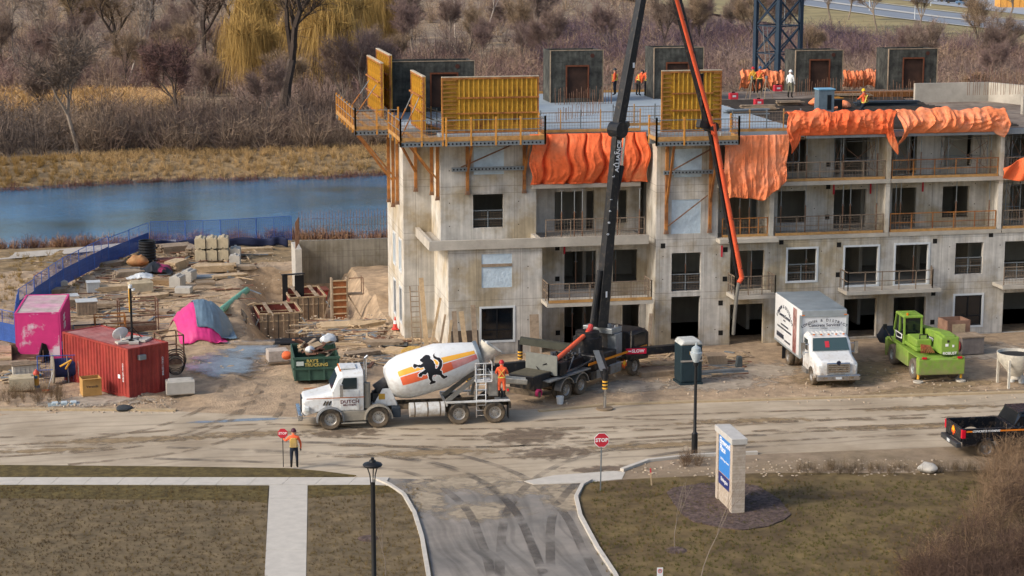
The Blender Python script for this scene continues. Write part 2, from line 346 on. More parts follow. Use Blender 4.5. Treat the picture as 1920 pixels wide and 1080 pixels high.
c = G(455,788.5); patch('gutter_puddle', c.x, c.y, 3.6, .38, wetsh, .022, R(-2))
for (x, y, wx, wy, m, z) in ((430,690,3.2,4.5,wet1,.10),(420,685,2.6,3.6,wetsh,.104),(470,655,2.2,2.5,wetsh,.102),(1580,712,5,2.2,mudp,.014),(1720,735,5,1.6,mudp,.015),(1350,720,4,2.,gravel_p,.014),(1430,695,3.5,2.5,gravel_p,.0145),(1180,725,4,1.8,gravel_p,.0142),(170,755,4,1.6,gravel_p,.09),(1640,690,3.5,3,mudp,.0146),(1860,660,4,3,gravel_p,.0147),(1800,720,4,1.2,mudp,.0149)):
    c = G(x,y); patch('ground_stain', c.x, c.y, wx, wy, m, z)
zz_ = .0252
for (x, y, wx, wy) in ((860,905,4.5,1.7),(980,915,4.0,1.8),(1060,935,1.6,3.2),(800,935,1.4,3.0),(900,960,3.0,2.0)):
    zz_ += .0002; c = G(x,y); patch('spilled_dust', c.x, c.y, wx, wy, dustp2, zz_)
# wheel tracks: pairs of broken ribbons pressed into the dust
trk = mat('wheel_track', '#8f7d66', .9, var=.2, scale=5., bump=.8, bscale=22.); t = trk.node_tree; tc = t.nodes.new('ShaderNodeTexCoord'); n = t.nodes.new('ShaderNodeTexNoise'); n.inputs['Scale'].default_value = .9; n.inputs['Detail'].default_value = 7; t.links.new(tc.outputs['Object'], n.inputs['Vector'])
r = t.nodes.new('ShaderNodeMapRange'); t.links.new(n.outputs[0], r.inputs[0]); r.inputs[1].default_value = .42; r.inputs[2].default_value = .62; r.inputs[4].default_value = .8; t.links.new(r.outputs[0], t.nodes['Principled BSDF'].inputs['Alpha'])
trd = mat('dark_wheel_track', '#68615a', .85, var=.2, scale=5., bump=.8, bscale=22.); t2_ = trd.node_tree; tc = t2_.nodes.new('ShaderNodeTexCoord'); n = t2_.nodes.new('ShaderNodeTexNoise'); n.inputs['Scale'].default_value = .7; n.inputs['Detail'].default_value = 7; t2_.links.new(tc.outputs['Object'], n.inputs['Vector'])
r = t2_.nodes.new('ShaderNodeMapRange'); t2_.links.new(n.outputs[0], r.inputs[0]); r.inputs[1].default_value = .40; r.inputs[2].default_value = .66; r.inputs[4].default_value = .55; t2_.links.new(r.outputs[0], t2_.nodes['Principled BSDF'].inputs['Alpha'])
def curve(pts, n=40):
    P_ = [G(*p) for p in pts]; out = []
    for i in range(n+1):
        f = i/n*(len(P_)-1); k = min(len(P_)-2, int(f)); u = f-k; a = P_[max(0,k-1)]; b_ = P_[k]; c_ = P_[k+1]; d = P_[min(len(P_)-1,k+2)]
        out.append(.5*((2*b_)+(c_-a)*u+(2*a-5*b_+4*c_-d)*u*u+(3*b_-a-3*c_+d)*u**3))
    return out
zt_ = .0262
for pts, m, w_ in ((((455,720),(420,765),(300,812),(120,838),(-60,850)),trk,.34),(((500,735),(470,790),(330,838),(120,862)),trk,.32),(((-40,832),(250,822),(480,806),(760,815),(1100,812)),trk,.3),(((300,850),(620,862),(800,880),(905,940),(950,1020),(975,1100)),trd,.36),(((480,838),(760,850),(930,893),(1010,960),(1050,1040),(1085,1110)),trd,.36),(((1450,826),(1230,842),(1080,880),(1000,950),(985,1040),(990,1110)),trd,.36),(((1900,800),(1500,815),(1150,835),(900,850),(600,846)),trk,.3),(((1920,770),(1500,780),(1150,792),(1000,800)),trk,.3),(((1150,795),(1500,800),(1920,788)),trk,.28),(((640,825),(900,828),(1200,818),(1600,795),(1920,779)),trk,.28)):
    c0 = curve(pts)
    for off in (-.95,.95):
        zt_ += .0004; b_ = MB(); L0 = []
        for i, p in enumerate(c0):
            d = (c0[min(len(c0)-1,i+1)]-c0[max(0,i-1)]).normalized(); nn = Vector((-d.y,d.x,0)); q = p+nn*off; L0.append((q-nn*w_/2,q+nn*w_/2))
        for (a, c_), (e, f) in zip(L0[:-1],L0[1:]): b_.quad((a.x,a.y,zt_),(c_.x,c_.y,zt_),(f.x,f.y,zt_),(e.x,e.y,zt_))
        tag(b_.build('wheel_track', m), kind='stuff')
# trail by the river, far road with its verge
sheet('trail', [(-60,152),(-14,146.5)]+[tuple(G(*p)[:2]) for p in ((0,487),(120,477),(230,466),(330,455))]+[tuple(G(*p)[:2]) for p in ((330,448),(230,456),(120,467),(0,476))]+[(-14,149.5),(-60,156)], .03, mat('trail_gravel','#b3aa9d',.95,var=.1,scale=2.))
asph2 = mat('far_asphalt', '#7f868f', .85, var=.08, scale=.3)
far_c = [G(*p) for p in ((1380,-14),(1600,18),(1760,40),(1920,58),(2150,80))]
def offs(pts, d):
    out = []
    for i, p in enumerate(pts):
        a = pts[max(0,i-1)]; c_ = pts[min(len(pts)-1,i+1)]; t_ = (c_-a).normalized(); out.append(p+Vector((-t_.y,t_.x,0))*d)
    return out
far_c = [far_c[0]+(far_c[0]-far_c[1])*1.2]+far_c+[far_c[-1]+(far_c[-1]-far_c[-2])*2]
def band(name, d0, d1, z, m): 
    a, c_ = offs(far_c, d0), offs(far_c, d1); bb = MB()
    for i in range(len(a)-1): bb.quad((a[i].x,a[i].y,z),(a[i+1].x,a[i+1].y,z),(c_[i+1].x,c_[i+1].y,z),(c_[i].x,c_[i].y,z))
    return struct(name, bb, m)
band('far_verge', -46, 60, .9, mat('far_grass','#9b8a5c',.95,var=.25,scale=.12,c2='#8a7f58'))
band('far_road', -11, 11, 1.0, asph2)
band('median', -1.3, 1.3, 1.12, mat('far_concrete','#b9b6ae',.9,var=.05))
band('far_kerb', -12.4, -11.4, 1.12, MATS['far_concrete']); band('far_kerb', 11.4, 12.2, 1.12, MATS['far_concrete'])
band('car_park', 24, 60, 1.02, mat('car_park_asphalt','#9aa0a6',.9,var=.06))
# ======================= APARTMENT BUILDING UNDER CONSTRUCTION =======================
def concrete(name, c, c2, joints=True, xs=2.6, zoff=0., axis='x', **k):
    m = mat(name, c, .92, var=.17, scale=1.1, c2=c2, bump=.15, bscale=25., streak=.24, mixpos=.54, mixw=.08, **k)
    if not joints: return m
    t = m.node_tree; N = t.nodes; L = t.links; b = N['Principled BSDF']; src = b.inputs['Base Color'].links[0].from_socket
    tc = N.new('ShaderNodeTexCoord'); sp = N.new('ShaderNodeSeparateXYZ'); L.new(tc.outputs['Object'], sp.inputs[0])
    def line(sock, period, off, w):
        a = N.new('ShaderNodeMath'); a.operation = 'ADD'; L.new(sock, a.inputs[0]); a.inputs[1].default_value = -off+period*50
        d = N.new('ShaderNodeMath'); d.operation = 'MODULO'; L.new(a.outputs[0], d.inputs[0]); d.inputs[1].default_value = period
        c_ = N.new('ShaderNodeMath'); c_.operation = 'LESS_THAN'; L.new(d.outputs[0], c_.inputs[0]); c_.inputs[1].default_value = w; return c_.outputs[0]
    acc = None
    for s in (line(sp.outputs[2], 3.05, .03, .035), line(sp.outputs[2], 3.05, 2.69, .03), line(sp.outputs[0 if axis == 'x' else 1], xs, .4, .03), line(sp.outputs[0 if axis == 'x' else 1], xs*1.9, 1.3, .025)):
        if acc is None: acc = s
        else:
            q = N.new('ShaderNodeMath'); q.operation = 'MAXIMUM'; L.new(acc, q.inputs[0]); L.new(s, q.inputs[1]); acc = q.outputs[0]
    f = N.new('ShaderNodeMath'); f.operation = 'MULTIPLY'; L.new(acc, f.inputs[0]); f.inputs[1].default_value = .42
    mx = N.new('ShaderNodeMix'); mx.data_type = 'RGBA'; L.new(f.outputs[0], mx.inputs[0]); L.new(src, mx.inputs[6]); mx.inputs[7].default_value = (.10,.085,.065,1)
    L.new(mx.outputs[2], b.inputs['Base Color']); return m
CW = concrete('wall_concrete', '#bebab2', '#a89a80')
CS = concrete('lit_side_concrete', '#cbc5b9', '#b5a68c', axis='y')  # same concrete lightened: brightness of the sun-facing left walls put into the colour
CI = mat('inner_concrete', '#a39d92', .95, var=.12, scale=.8, streak=.1)
CF = mat('slab_concrete', '#b9b2a5', .9, var=.12, scale=1.3, c2='#a39c90', bump=.1)
CD = mat('deck_concrete', '#9aa7b0', .75, var=.10, scale=.5, c2='#8d979d')
RUST = mat('rusty_steel', '#6b4a3a', .85, var=.3, scale=8., c2='#8a6a52'); GALV = mat('galvanised', '#8b9296', .5, .6, var=.12, scale=6.)
BLK = mat('black_frame', '#14161a', .5, var=.1); WHT = mat('white_frame', '#c6cbcd', .6, var=.05); TIMB = mat('new_timber', '#b98f55', .85, var=.2, scale=4., c2='#a87a3e')
OLDW = mat('weathered_wood', '#a08e78', .9, var=.22, scale=3., c2='#8a765f', streak=.1); PLY = mat('plywood', '#b79f7d', .9, var=.2, scale=3.)
GLASS = mat('dark_glass', '#10151b', .08, var=0, spec=.6); PLASTIC = mat('plastic_sheet', '#c3d3de', .35, var=.10, scale=2.5, c2='#aabdca', bump=.8, bscale=6.)
YEL = mat('yellow_formwork', '#c79a22', .7, var=.30, scale=2.2, c2='#7c4a22', mixpos=.62, mixw=.10); ORST = mat('orange_steel', '#b9782a', .7, var=.25, scale=3., c2='#7a4a2a')
PINKT = mat('red_marking_tape', '#c01030', .7, var=.1)
BLD = thing('apartment_building', 'four storey raw concrete apartment building under construction with open balconies', 'building', (16.9,105,0))
def bp(mb, name, m, **k): return mb.build(name, m, BLD, world=True, **k)
def wall(name, m, Y, x0, x1, z0, z1, ops=(), th=.25, axis='y', flip=1):
    """wall slab with rectangular openings; axis 'y': faces -Y at Y; axis 'x': faces -X at X=Y (then x means y)"""
    xs = sorted({x0,x1,*[min(max(o[0],x0),x1) for o in ops],*[min(max(o[1],x0),x1) for o in ops]}); zs = sorted({z0,z1,*[min(max(o[2],z0),z1) for o in ops],*[min(max(o[3],z0),z1) for o in ops]})
    def P(a, d, z): return (a, Y+d, z) if axis == 'y' else (Y+d, a, z)
    solid = lambda i, j: 0 <= i < len(xs)-1 and 0 <= j < len(zs)-1 and not any(o[0] < (xs[i]+xs[i+1])/2 < o[1] and o[2] < (zs[j]+zs[j+1])/2 < o[3] for o in ops)
    mb = MB()
    for i in range(len(xs)-1):
        for j in range(len(zs)-1):
            if not solid(i,j): continue
            a, c, e, g = xs[i], xs[i+1], zs[j], zs[j+1]
            mb.quad(P(a,0,e),P(c,0,e),P(c,0,g),P(a,0,g)); mb.quad(P(a,th,e),P(a,th,g),P(c,th,g),P(c,th,e))
            if not solid(i-1,j): mb.quad(P(a,0,e),P(a,0,g),P(a,th,g),P(a,th,e))
            if not solid(i+1,j): mb.quad(P(c,0,e),P(c,th,e),P(c,th,g),P(c,0,g))
            if not solid(i,j-1): mb.quad(P(a,0,e),P(a,th,e),P(c,th,e),P(c,0,e))
            if not solid(i,j+1): mb.quad(P(a,0,g),P(c,0,g),P(c,th,g),P(a,th,g))
    me = MB.mesh(mb, name, m); bm = bmesh.new(); bm.from_mesh(me); bmesh.ops.remove_doubles(bm, verts=bm.verts, dist=1e-4); bmesh.ops.recalc_face_normals(bm, faces=bm.faces); bm.to_mesh(me); bm.free()
    return link(name, me, BLD, True)
def op(Y, l, t, r, bt):
    """an opening on a wall plane, from its corners as sighted"""
    a = atY(l, (t+bt)/2, Y); c = atY(r, (t+bt)/2, Y); zt = atY((l+r)/2, t, Y).z; zb = atY((l+r)/2, bt, Y).z
    return (a.x, c.x, zb, zt)
Z1, Z2, Z3, Z4, ZD = 0.05, 3.08, 6.15, 9.22, 12.1
YF, YU, YB, YBU = 105.0, 106.65, 107.0, 108.5
XT0, XT1 = 28.78, 32.35; XR = 62.0; XB0 = 22.3; XL, XU = 17.05, 16.9; XE = 15.3
o_left1 = op(YF,902,577,963,639); o_left2 = op(YF,903,476,960,539)
wall('wall', CW, YF, XL, XB0, -.6, 6.0, [o_left1, o_left2])
o_b = [op(YB,1058,471,1118,545), op(YB,1149,468,1195,528), op(YB,1058,571,1112,650), op(YB,1167,571,1199,628)]
wall('wall', CW, YB, XB0-.25, XT0, -.6, 6.0, o_b)
wall('wall', CW, XB0-.25, YF+.25, YB, -.6, 6.0, axis='x')
o_t = [op(YF,1259,474,1314,546), op(YF,1258,556,1312,636), op(YF,1369,470,1433,543), op(YF,1368,570,1431,645)]
o_r2 = [op(YF,1476,466,1531,527), op(YF,1583,462,1646,535), op(YF,1678,458,1740,533), op(YF,1791,455,1843,514), op(YF,1883,452,1935,523), op(YF,1960,448,2030,519), op(YF,2080,445,2140,510)]
o_r1 = [op(YF,1582,560,1643,632), op(YF,1675,557,1735,630), op(YF,1789,553,1841,611), op(YF,1880,548,1942,622), op(YF,1990,545,2050,615), op(YF,2100,541,2160,600)]
wall('wall', CW, YF, XT0, XR, -.6, 5.93, o_t+o_r2+o_r1)
wall('wall', CS, XT0, YF+.25, YB+.2, -.6, 11.78, axis='x')
o_tu = [op(YF,1259,374,1314,438), op(YF,1264,279,1316,332)]
wall('wall', CW, YF, XT0, XT1, 5.93, 11.78, o_tu)
wall('wall', CS, XT1-.25, YF+.25, YU+.3, 5.93, 11.78, axis='x')
# upper left block, set back behind the terrace
o_u = [op(YU,887,364,944,427), op(YU,888,275,945,327)]
wall('wall', CW, YU, XU, XB0, 6.0, 11.78, o_u)
wall('wall', CS, XB0-.25, YU+.25, YBU, 6.0, 11.78, axis='x')
o_bu = [op(YBU,1040,359,1114,434), op(YBU,1150,357,1176,418), op(YBU,1045,262,1114,330)]
wall('wall', CW, YBU, XB0-.25, XT0, 6.0, 11.78, o_bu)
wall('wall', CS, XL, YF+.25, 110.0, -.6, 6.0, axis='x')
wall('wall', CS, XU, YU+.25, 110.0, 6.0, 11.78, axis='x')
wall('wall', CW, 110.0, XE, XL, -.6, 11.78)
def opx(X, l, t, r, bt):
    a = atX(l, (t+bt)/2, X); c = atX(r, (t+bt)/2, X); return (min(a.y,c.y), max(a.y,c.y), atX((l+r)/2, bt, X).z, atX((l+r)/2, t, X).z)
o_e = [(111.0,111.9,.75,2.75),(113.5,114.4,.75,2.75),(111.0,111.9,3.75,5.55),(113.5,114.4,3.75,5.55)]
wall('wall', CS, XE, 110.25, 117.0, -.6, 11.78, o_e, axis='x')
# recessed walls of the upper right flats, party-wall fins
o_ru = [op(YU,1357,363,1420,440), op(YU,1458,358,1511,418), op(YU,1563,355,1624,428), op(YU,1672,352,1717,426), op(YU,1767,349,1817,408), op(YU,1893,345,1960,425),
        op(YU,1360,262,1420,330), op(YU,1466,262,1511,322), op(YU,1565,256,1628,332), op(YU,1671,256,1719,326), op(YU,1770,250,1823,312), op(YU,1893,250,1960,330)]
wall('wall', CW, YU, XT1, XR, 6.15, 11.78, o_ru)
fins = [atY(1447,400,YF).x, atY(1664,390,YF).x, atY(1875,390,YF).x, atY(2085,380,YF).x]
for fx in fins:
    for za, zb in ((6.152, 9.02), (9.222, 11.75)): bp(MB().box(fx-.13, fx+.13, YF+.02, YU, za, zb), 'party_wall', CS)
# floor slabs, ceilings, rear and corridor walls
for z in (0.0, Z2, Z3, Z4):
    bp(MB().box(XL+.26, XR, YB+.3 if z < 6 else YBU+.3, 131, z-.2, z), 'floor_slab', CI)
    if z > 6: bp(MB().box(XT1+.02, XR, YF+.05, YBU+.29, z-.22, z-.004), 'floor_slab', CF)
    else: bp(MB().box(XT0+.28, XR, YF+.26, YB+.29, z-.2, z-.003), 'floor_slab', CI); bp(MB().box(XL+.27, XB0-.27, YF+.26, YB+.29, z-.2, z-.003), 'floor_slab', CI)
bp(MB().box(XE+.3, XR, 111.5, 111.7, -.5, 11.7), 'corridor_wall', CI)
bp(MB().add([(XE,117,-.6),(17.3,130.6,-.6),(17.3,130.6,11.78),(XE,117,11.78),(XE+.25,117,-.6),(17.55,130.6,-.6),(17.55,130.6,11.78),(XE+.25,117,11.78)],[(0,1,2,3),(4,5,6,7),(0,3,7,4),(3,2,6,7)]), 'wall', CS)
bp(MB().box(17.6, XR, 130.6, 130.85, -.6, 11.7), 'rear_wall', CS)
for fx in fins+[XT0+.4, XB0-.6, 25.6, 40.0, 46.0]: bp(MB().box(fx-.1, fx+.1, YBU+.4, 111.45, 0.0, 11.7), 'partition', CI)
# terrace slab with upstand round the left block
tx0, ty0, tx1 = 16.0, 104.85, 28.3
bp(MB().box(tx0, tx1, ty0, YBU-.02, 5.99, 6.2), 'terrace_slab', CF)
bp(MB().box(tx0, XU-.02, YBU-.02, 110.9, 5.99, 6.2), 'terrace_slab', CF)
bp(MB().box(tx0-.02, tx1+.02, ty0-.02, ty0+.22, 5.97, 6.48), 'terrace_upstand', CF)
bp(MB().box(tx0-.02, tx0+.2, ty0+.22, 110.9, 5.97, 6.48), 'terrace_upstand', CF)
bp(MB().box(XB0-.3, XB0-.05, ty0+.22, YU+.6, 6.2, 6.46), 'terrace_upstand', CF)
# deck slab on top
def deckpoly(z0, z1, poly, name, m): bp(MB().prism(poly, 'z', z0, z1), name, m)
deckpoly(11.78, ZD, [(XU,YU),(XB0,YU),(XB0,YBU-1.9),(XT0,YBU-1.9),(XT0,YF),(XT1,YF),(XT1,YF-.25),(37.2,YF-.25),(37.2,131),(17.3,131),(XE,117),(XE,110),(XU,110)], 'deck_slab', CD)
FORM = mat('deck_forms', '#6a5a4c', .9, var=.3, scale=1.5, c2='#8d8073')
deckpoly(11.70, 11.95, [(37.21,YF-.3),(XR,YF-.3),(XR,131),(37.21,131)], 'deck_slab', FORM)
bp(MB().box(37.3, XR, YF-.42, YF-.28, 11.68, 11.98), 'edge_form', mat('steel_edge','#8d9397',.6,.3,var=.1))
# slab edges and balconies
def fascia(x0, x1, z, y0=YF-.06, th=.22, name='balcony_slab'):
    bp(MB().box(x0, x1, y0, YU-.02 if y0 > 104.9 else YF+.04, z-th, z), name, CF)
for z in (Z3, Z4):
    fascia(atY(1343,440,YF).x, fins[0]+.2, z+.01, YF-.75)
    for a, c in zip(fins, fins[1:]+[XR]): fascia(a+.16, c+.11, z-.005)
fascia(22.0, 28.2, Z4+.02, YBU-2.2)
def balcony(l, r, z, y0, name='balcony'):
    a = atY(l, 540, y0).x; c = atY(r, 540, y0).x
    o = MB().box(a, c, y0, YF-.003, z-.2, z).build(name, CF, BLD, world=True); return o, a, c
BARS = mat('rail_steel', '#8b7a68', .7, .3, var=.2, scale=6.)
def railing(parent, p, q, h=1.05, mesh=True, posts=2, m=BARS, top=None):
    """edge protection between two floor points: top rail, mid rail, posts, welded mesh"""
    p = Vector(p); q = Vector(q); mb = MB(); up_ = Vector((0,0,1)); L_ = (q-p).length
    mb.bar(p+up_*h, q+up_*h, .05); mb.bar(p+up_*h*.5, q+up_*h*.5, .04)
    for i in range(posts+1): s = p+(q-p)*i/posts; mb.bar(s, s+up_*(h+.04), .05)
    o = mb.build('railing', m if top is None else top, parent, world=True)
    if mesh:
        mm = MB(); n = max(2, int(L_/.17))
        for i in range(1, n): s = p+(q-p)*i/n; mm.bar(s+up_*.06, s+up_*h, .011)
        for k in range(1, 7): mm.bar(p+up_*h*k/7, q+up_*h*k/7, .011)
        mm.build('wire_mesh', BARS, parent, world=True)
    return o
o, a, c = balcony(1026, 1226, Z2-.02, 103.4); railing(o, (a+.1,103.5,Z2), (c-.1,103.5,Z2), posts=5); railing(o, (a+.1,103.5,Z2), (a+.1,105,Z2)); railing(o, (c-.1,103.5,Z2), (c-.1,105,Z2))
MB().box(a+.1,c-.1,103.42,103.45,Z2,Z2+.16).build('toe_board', TIMB, o, world=True)
o, a, c = balcony(1376, 1458, Z2-.02, 103.6); railing(o, (a+.1,103.7,Z2), (c-.1,103.7,Z2), posts=3); railing(o, (a+.1,103.7,Z2), (a+.1,105,Z2)); railing(o,(c-.1,103.7,Z2),(c-.1,105,Z2))
o, a, c = balcony(1588, 1765, Z2-.02, 103.6); railing(o, (a+.1,103.7,Z2), (c-.5,103.7,Z2), posts=5, mesh=False); railing(o, (a+.1,103.7,Z2), (a+.1,105,Z2), mesh=False); railing(o,(c-.5,103.7,Z2),(c-.1,104.9,Z2))
o, a, c = balcony(1880, 2040, Z2-.02, 103.6); railing(o, (a+.1,103.7,Z2), (c-.1,103.7,Z2), posts=4)
edge = [(XT1+.3, fins[0]-.2), (fins[0]+.25, fins[1]-.2), (fins[1]+.25, fins[2]-.2), (fins[2]+.25, fins[3]-.2)]
for z in (Z3, Z4):
    for k, (a, c) in enumerate(edge):
        railing(BLD, (a,YF+.12,z), (c,YF+.12,z), posts=5, m=ORST if k % 2 == 0 else BARS)
        bp(MB().box(a, c, YF+.02, YF+.06, z, z+.15), 'toe_board', TIMB)
railing(BLD, (22.5,105.0,6.2), (28.1,105.0,6.2), h=1.25, posts=4)
for q in o_r2[:1]+o_r2[3:5]+[o_t[0], o_u[0]]:
    YY = YU if q is o_u[0] else YF
    railing(BLD, (q[0],YY+.15,q[2]), (q[1],YY+.15,q[2]), h=.95, posts=2, m=GALV)
# windows
def window(q, Y, axis='y', wf=WHT, mull=True, frame=.09):
    x0, x1, z0, z1 = q
    W = MB(); d0, d1 = Y-.03, Y+.12
    def bx(mb, a, c, e, f, d0=d0, d1=d1): (mb.box(a,c,d0,d1,e,f) if axis == 'y' else mb.box(d0,d1,a,c,e,f))
    for a, c, e, f in ((x0-frame,x0+.02,z0-frame,z1+frame),(x1-.02,x1+frame,z0-frame,z1+frame),(x0+.02,x1-.02,z1-.02,z1+frame),(x0+.02,x1-.02,z0-frame,z0+.02)): bx(W,a,c,e,f)
    o = W.build('window', wf, BLD, world=True)
    if mull:
        g = MB(); bx(g, x0+.03, x1-.03, z0+.03, z1-.03, Y+.10, Y+.115); g.build('glass', GLASS, o, world=True)
        F_ = MB()
        for a, c, e, f in ((x0+.02,x0+.09,z0+.02,z1-.02),(x1-.09,x1-.02,z0+.02,z1-.02),(x0+.09,x1-.09,z1-.09,z1-.02),(x0+.09,x1-.09,z0+.02,z0+.09),((x0+x1)/2-.03,(x0+x1)/2+.03,z0+.09,z1-.09)): bx(F_,a,c,e,f,Y+.05,Y+.098)
        zb = z0+(z1-z0)*.32
        bx(F_, x0+.09, (x0+x1)/2-.03, zb-.03, zb+.03, Y+.05, Y+.098); bx(F_, (x0+x1)/2+.03, x1-.09, zb-.03, zb+.03, Y+.05, Y+.098)
        F_.build('frame', BLK, o, world=True)
    return o
window(o_left1, YF); window(o_r1[2], YF)
for q in o_e[:2]: window(q, XE, 'x')
for q in o_e[2:]: window(q, XE, 'x', mull=False); bp(MB().box(XE+.15,XE+.17,q[0],q[1],q[2],q[3]), 'plastic_sheet', PLASTIC)
for q in (o_r2[0], o_r2[1], o_r2[2]): window(q, YF, mull=False)
for q, Y in ((o_left2, YF), (o_u[1], YU), (o_tu[0], YF), (o_tu[1], YF)): bp(MB().box(q[0]-.03,q[1]+.03,Y+.03,Y+.05,q[2]-.03,q[3]+.03), 'plastic_sheet', PLASTIC)
zz = o_left2[2]+(o_left2[3]-o_left2[2])*.62; bp(MB().box(o_left2[0],o_left2[1],YF-.02,YF+.029,zz,zz+.16), 'timber_beam', OLDW)
# vents and cable boxes in the wall
vm = mat('vent_hole', '#1b1a18', .9, var=0)
for x, y, Y in ((1243,461,YF),(1360,468,YF),(1359,523,YF),(1351,568,YF),(1351,624,YF),(1465,454,YF),(1573,459,YF),(1571,515,YF),(1753,452,YF),(1858,440,YF),(1750,550,YF),(1748,604,YF),(1045,465,YB),(1045,523,YB),(1046,624,YB),(1028,318,YBU),(1553,350,YU),(1551,407,YU),(1553,308,YU)):
    p = atY(x, y, Y); bp(MB().box(p.x-.13,p.x+.13,Y-.012,Y+.01,p.z-.14,p.z+.14), 'vent', vm)
for x, y, Y in ((1058,465,YB),(1353,470,YF),(1563,353,YU),(1632,352,YU),(1730,348,YU)):
    p = atY(x, y, Y); bp(MB().box(p.x-.05,p.x+.05,Y-.05,Y-.03,p.z-.35,p.z+.3), 'marker_tape', PINKT)
tie = MB()
for Y, xs, zs in ((YF, np.arange(17.6,22.2,1.3), (.8,1.9,3.7,4.9)), (YU, np.arange(17.4,22.2,1.3), (7.0,8.3,10.1)), (YF, np.arange(29.2,60,1.55), (.9,3.9,5.2)), (YU, np.arange(33,60,1.4), (7.4,8.6,10.4))):
    for x in xs:
        for z in zs:
            if not any(q[0]-.1 < x < q[1]+.1 and q[2]-.1 < z < q[3]+.1 for q in [o_left1,o_left2]+o_t+o_r1+o_r2+o_u+o_ru): tie.box(x-.028,x+.028,Y-.006,Y+.01,z-.028,z+.028)
tag(bp(tie, 'tie_hole', mat('tie_hole_dark','#4a4238',.95,var=0)), kind='stuff')
# steel props standing in openings and on balconies: each one a thing
PROP = None
def prop(x, y, z, h, label):
    global PROP
    t = thing('steel_prop', label, 'prop', (x,y,z), 0, 'steel props holding up the slabs')
    b1 = MB(); b1.tube((0,0,0),(0,0,h*.58),.035,n=6); b1.box(-.09,.09,-.09,.09,0,.012); b1.build('outer_tube', RUST, t)
    b2 = MB(); b2.tube((0,0,h*.55),(0,0,h),.026,n=6); b2.box(-.09,.09,-.09,.09,h-.012,h); b2.build('inner_tube', GALV, t)
    MB().bar((-.1,0,h*.56),(.1,0,h*.56),.03).build('collar', GALV, t)
lv = {1:(0.0,Z2-.22),2:(Z2,Z3-.3),3:(Z3,Z4-.24),4:(Z4,11.7)}
ORD = ('first','second','third','fourth','fifth','sixth')
def props(lst, fl, Y, where):
    for i, x in enumerate(lst):
        p = atY(x, 400, Y); z0, z1 = lv[fl]; prop(p.x, Y+.0, z0+.002, z1-z0-.004, f'{ORD[i]} rusty prop from left {where}' if len(lst) > 1 else f'thin rusty steel prop {where}')
props([1053,1077,1092,1158,1199], 3, YF+.75, 'on the long third level terrace')
props([1287], 2, YF+.35, 'in the tower opening on the second level'); props([1411], 2, YF+.4, 'in the opening behind the orange boom tip')
props([1080,1112,1155], 2, YB+.5, 'in second level openings beside the boom')
props([1074,1098], 1, YB+.6, 'in the ground floor opening behind the boom')
props([1387,1405], 3, YF+.5, 'below the hanging orange tarp, third level')
props([1464,1510,1580,1594,1643], 3, YF+.45, 'on the middle third level balcony')
props([1679,1688,1792,1854], 3, YF+.45, 'on the third level balcony above the green machine')
props([1514,1716], 2, YF+.5, 'inside second level openings with white frames')
props([1466,1510,1578,1642], 4, YF+.5, 'under the left orange blanket roll, top level')
props([1700,1723,1853], 4, YF+.5, 'under the right orange blanket roll, top level')
# scaffold frames inside the upper balconies
def scaffold(x0, x1, y, z, h, label):
    t = thing('scaffold_tower', label, 'scaffold', ((x0+x1)/2, y, z), 0, 'shoring scaffold towers on the upper balconies')
    w2 = (x1-x0)/2
    for sy in (0, 1.0):
        f = MB()
        for sx in (-w2, w2): f.tube((sx,sy,0),(sx,sy,h),.025,n=5)
        for zz in (h*.42, h*.86): f.tube((-w2,sy,zz),(w2,sy,zz),.02,n=5)
        f.tube((-w2,sy,h*.6),(-w2+.3,sy,h*.86),.016,n=4); f.tube((w2,sy,h*.6),(w2-.3,sy,h*.86),.016,n=4); f.build('end_frame', GALV, t)
    for sx in (-w2, w2): MB().tube((sx,0,h*.2),(sx,1.0,h*.8),.014,n=4).tube((sx,1.0,h*.2),(sx,0,h*.8),.014,n=4).build('brace', RUST, t)
    MB().tube((-w2,.03,h*.15),(w2,.03,h*.8),.015,n=4).tube((w2,-.03,h*.15),(-w2,-.03,h*.8),.015,n=4).build('brace', RUST, t)
for (l, r, fl, lab) in ((1470,1497,4,'shoring scaffold frame behind the leftmost hanging orange blanket'),(1575,1640,4,'wide shoring scaffold in the dark top level opening'),(1680,1712,4,'shoring scaffold frame with yellow post beside the middle party wall'),(1776,1850,4,'wide cross-braced shoring scaffold on the right top level balcony'),(1888,1915,3,'shoring scaffold in the dark bay at the right picture edge'),(1895,1925,4,'shoring scaffold in the top level bay at the right picture edge')):
    scaffold(atY(l,300,YF+.7).x, atY(r,300,YF+.7).x, YF+.6, lv[fl][0]+.003, lv[fl][1]-lv[fl][0]-.01, lab)
bpm = mat('back_plaster','#c9c4b6',.9,var=.08)
bp(MB().box(o_ru[9][0]-.3,o_ru[9][1]+.3,YU+1.6,YU+1.7,Z4,11.7),'partition',bpm); bp(MB().box(o_ru[10][0]-.4,o_ru[10][1]+.4,YU+1.6,YU+1.7,Z4,11.7),'partition',bpm)
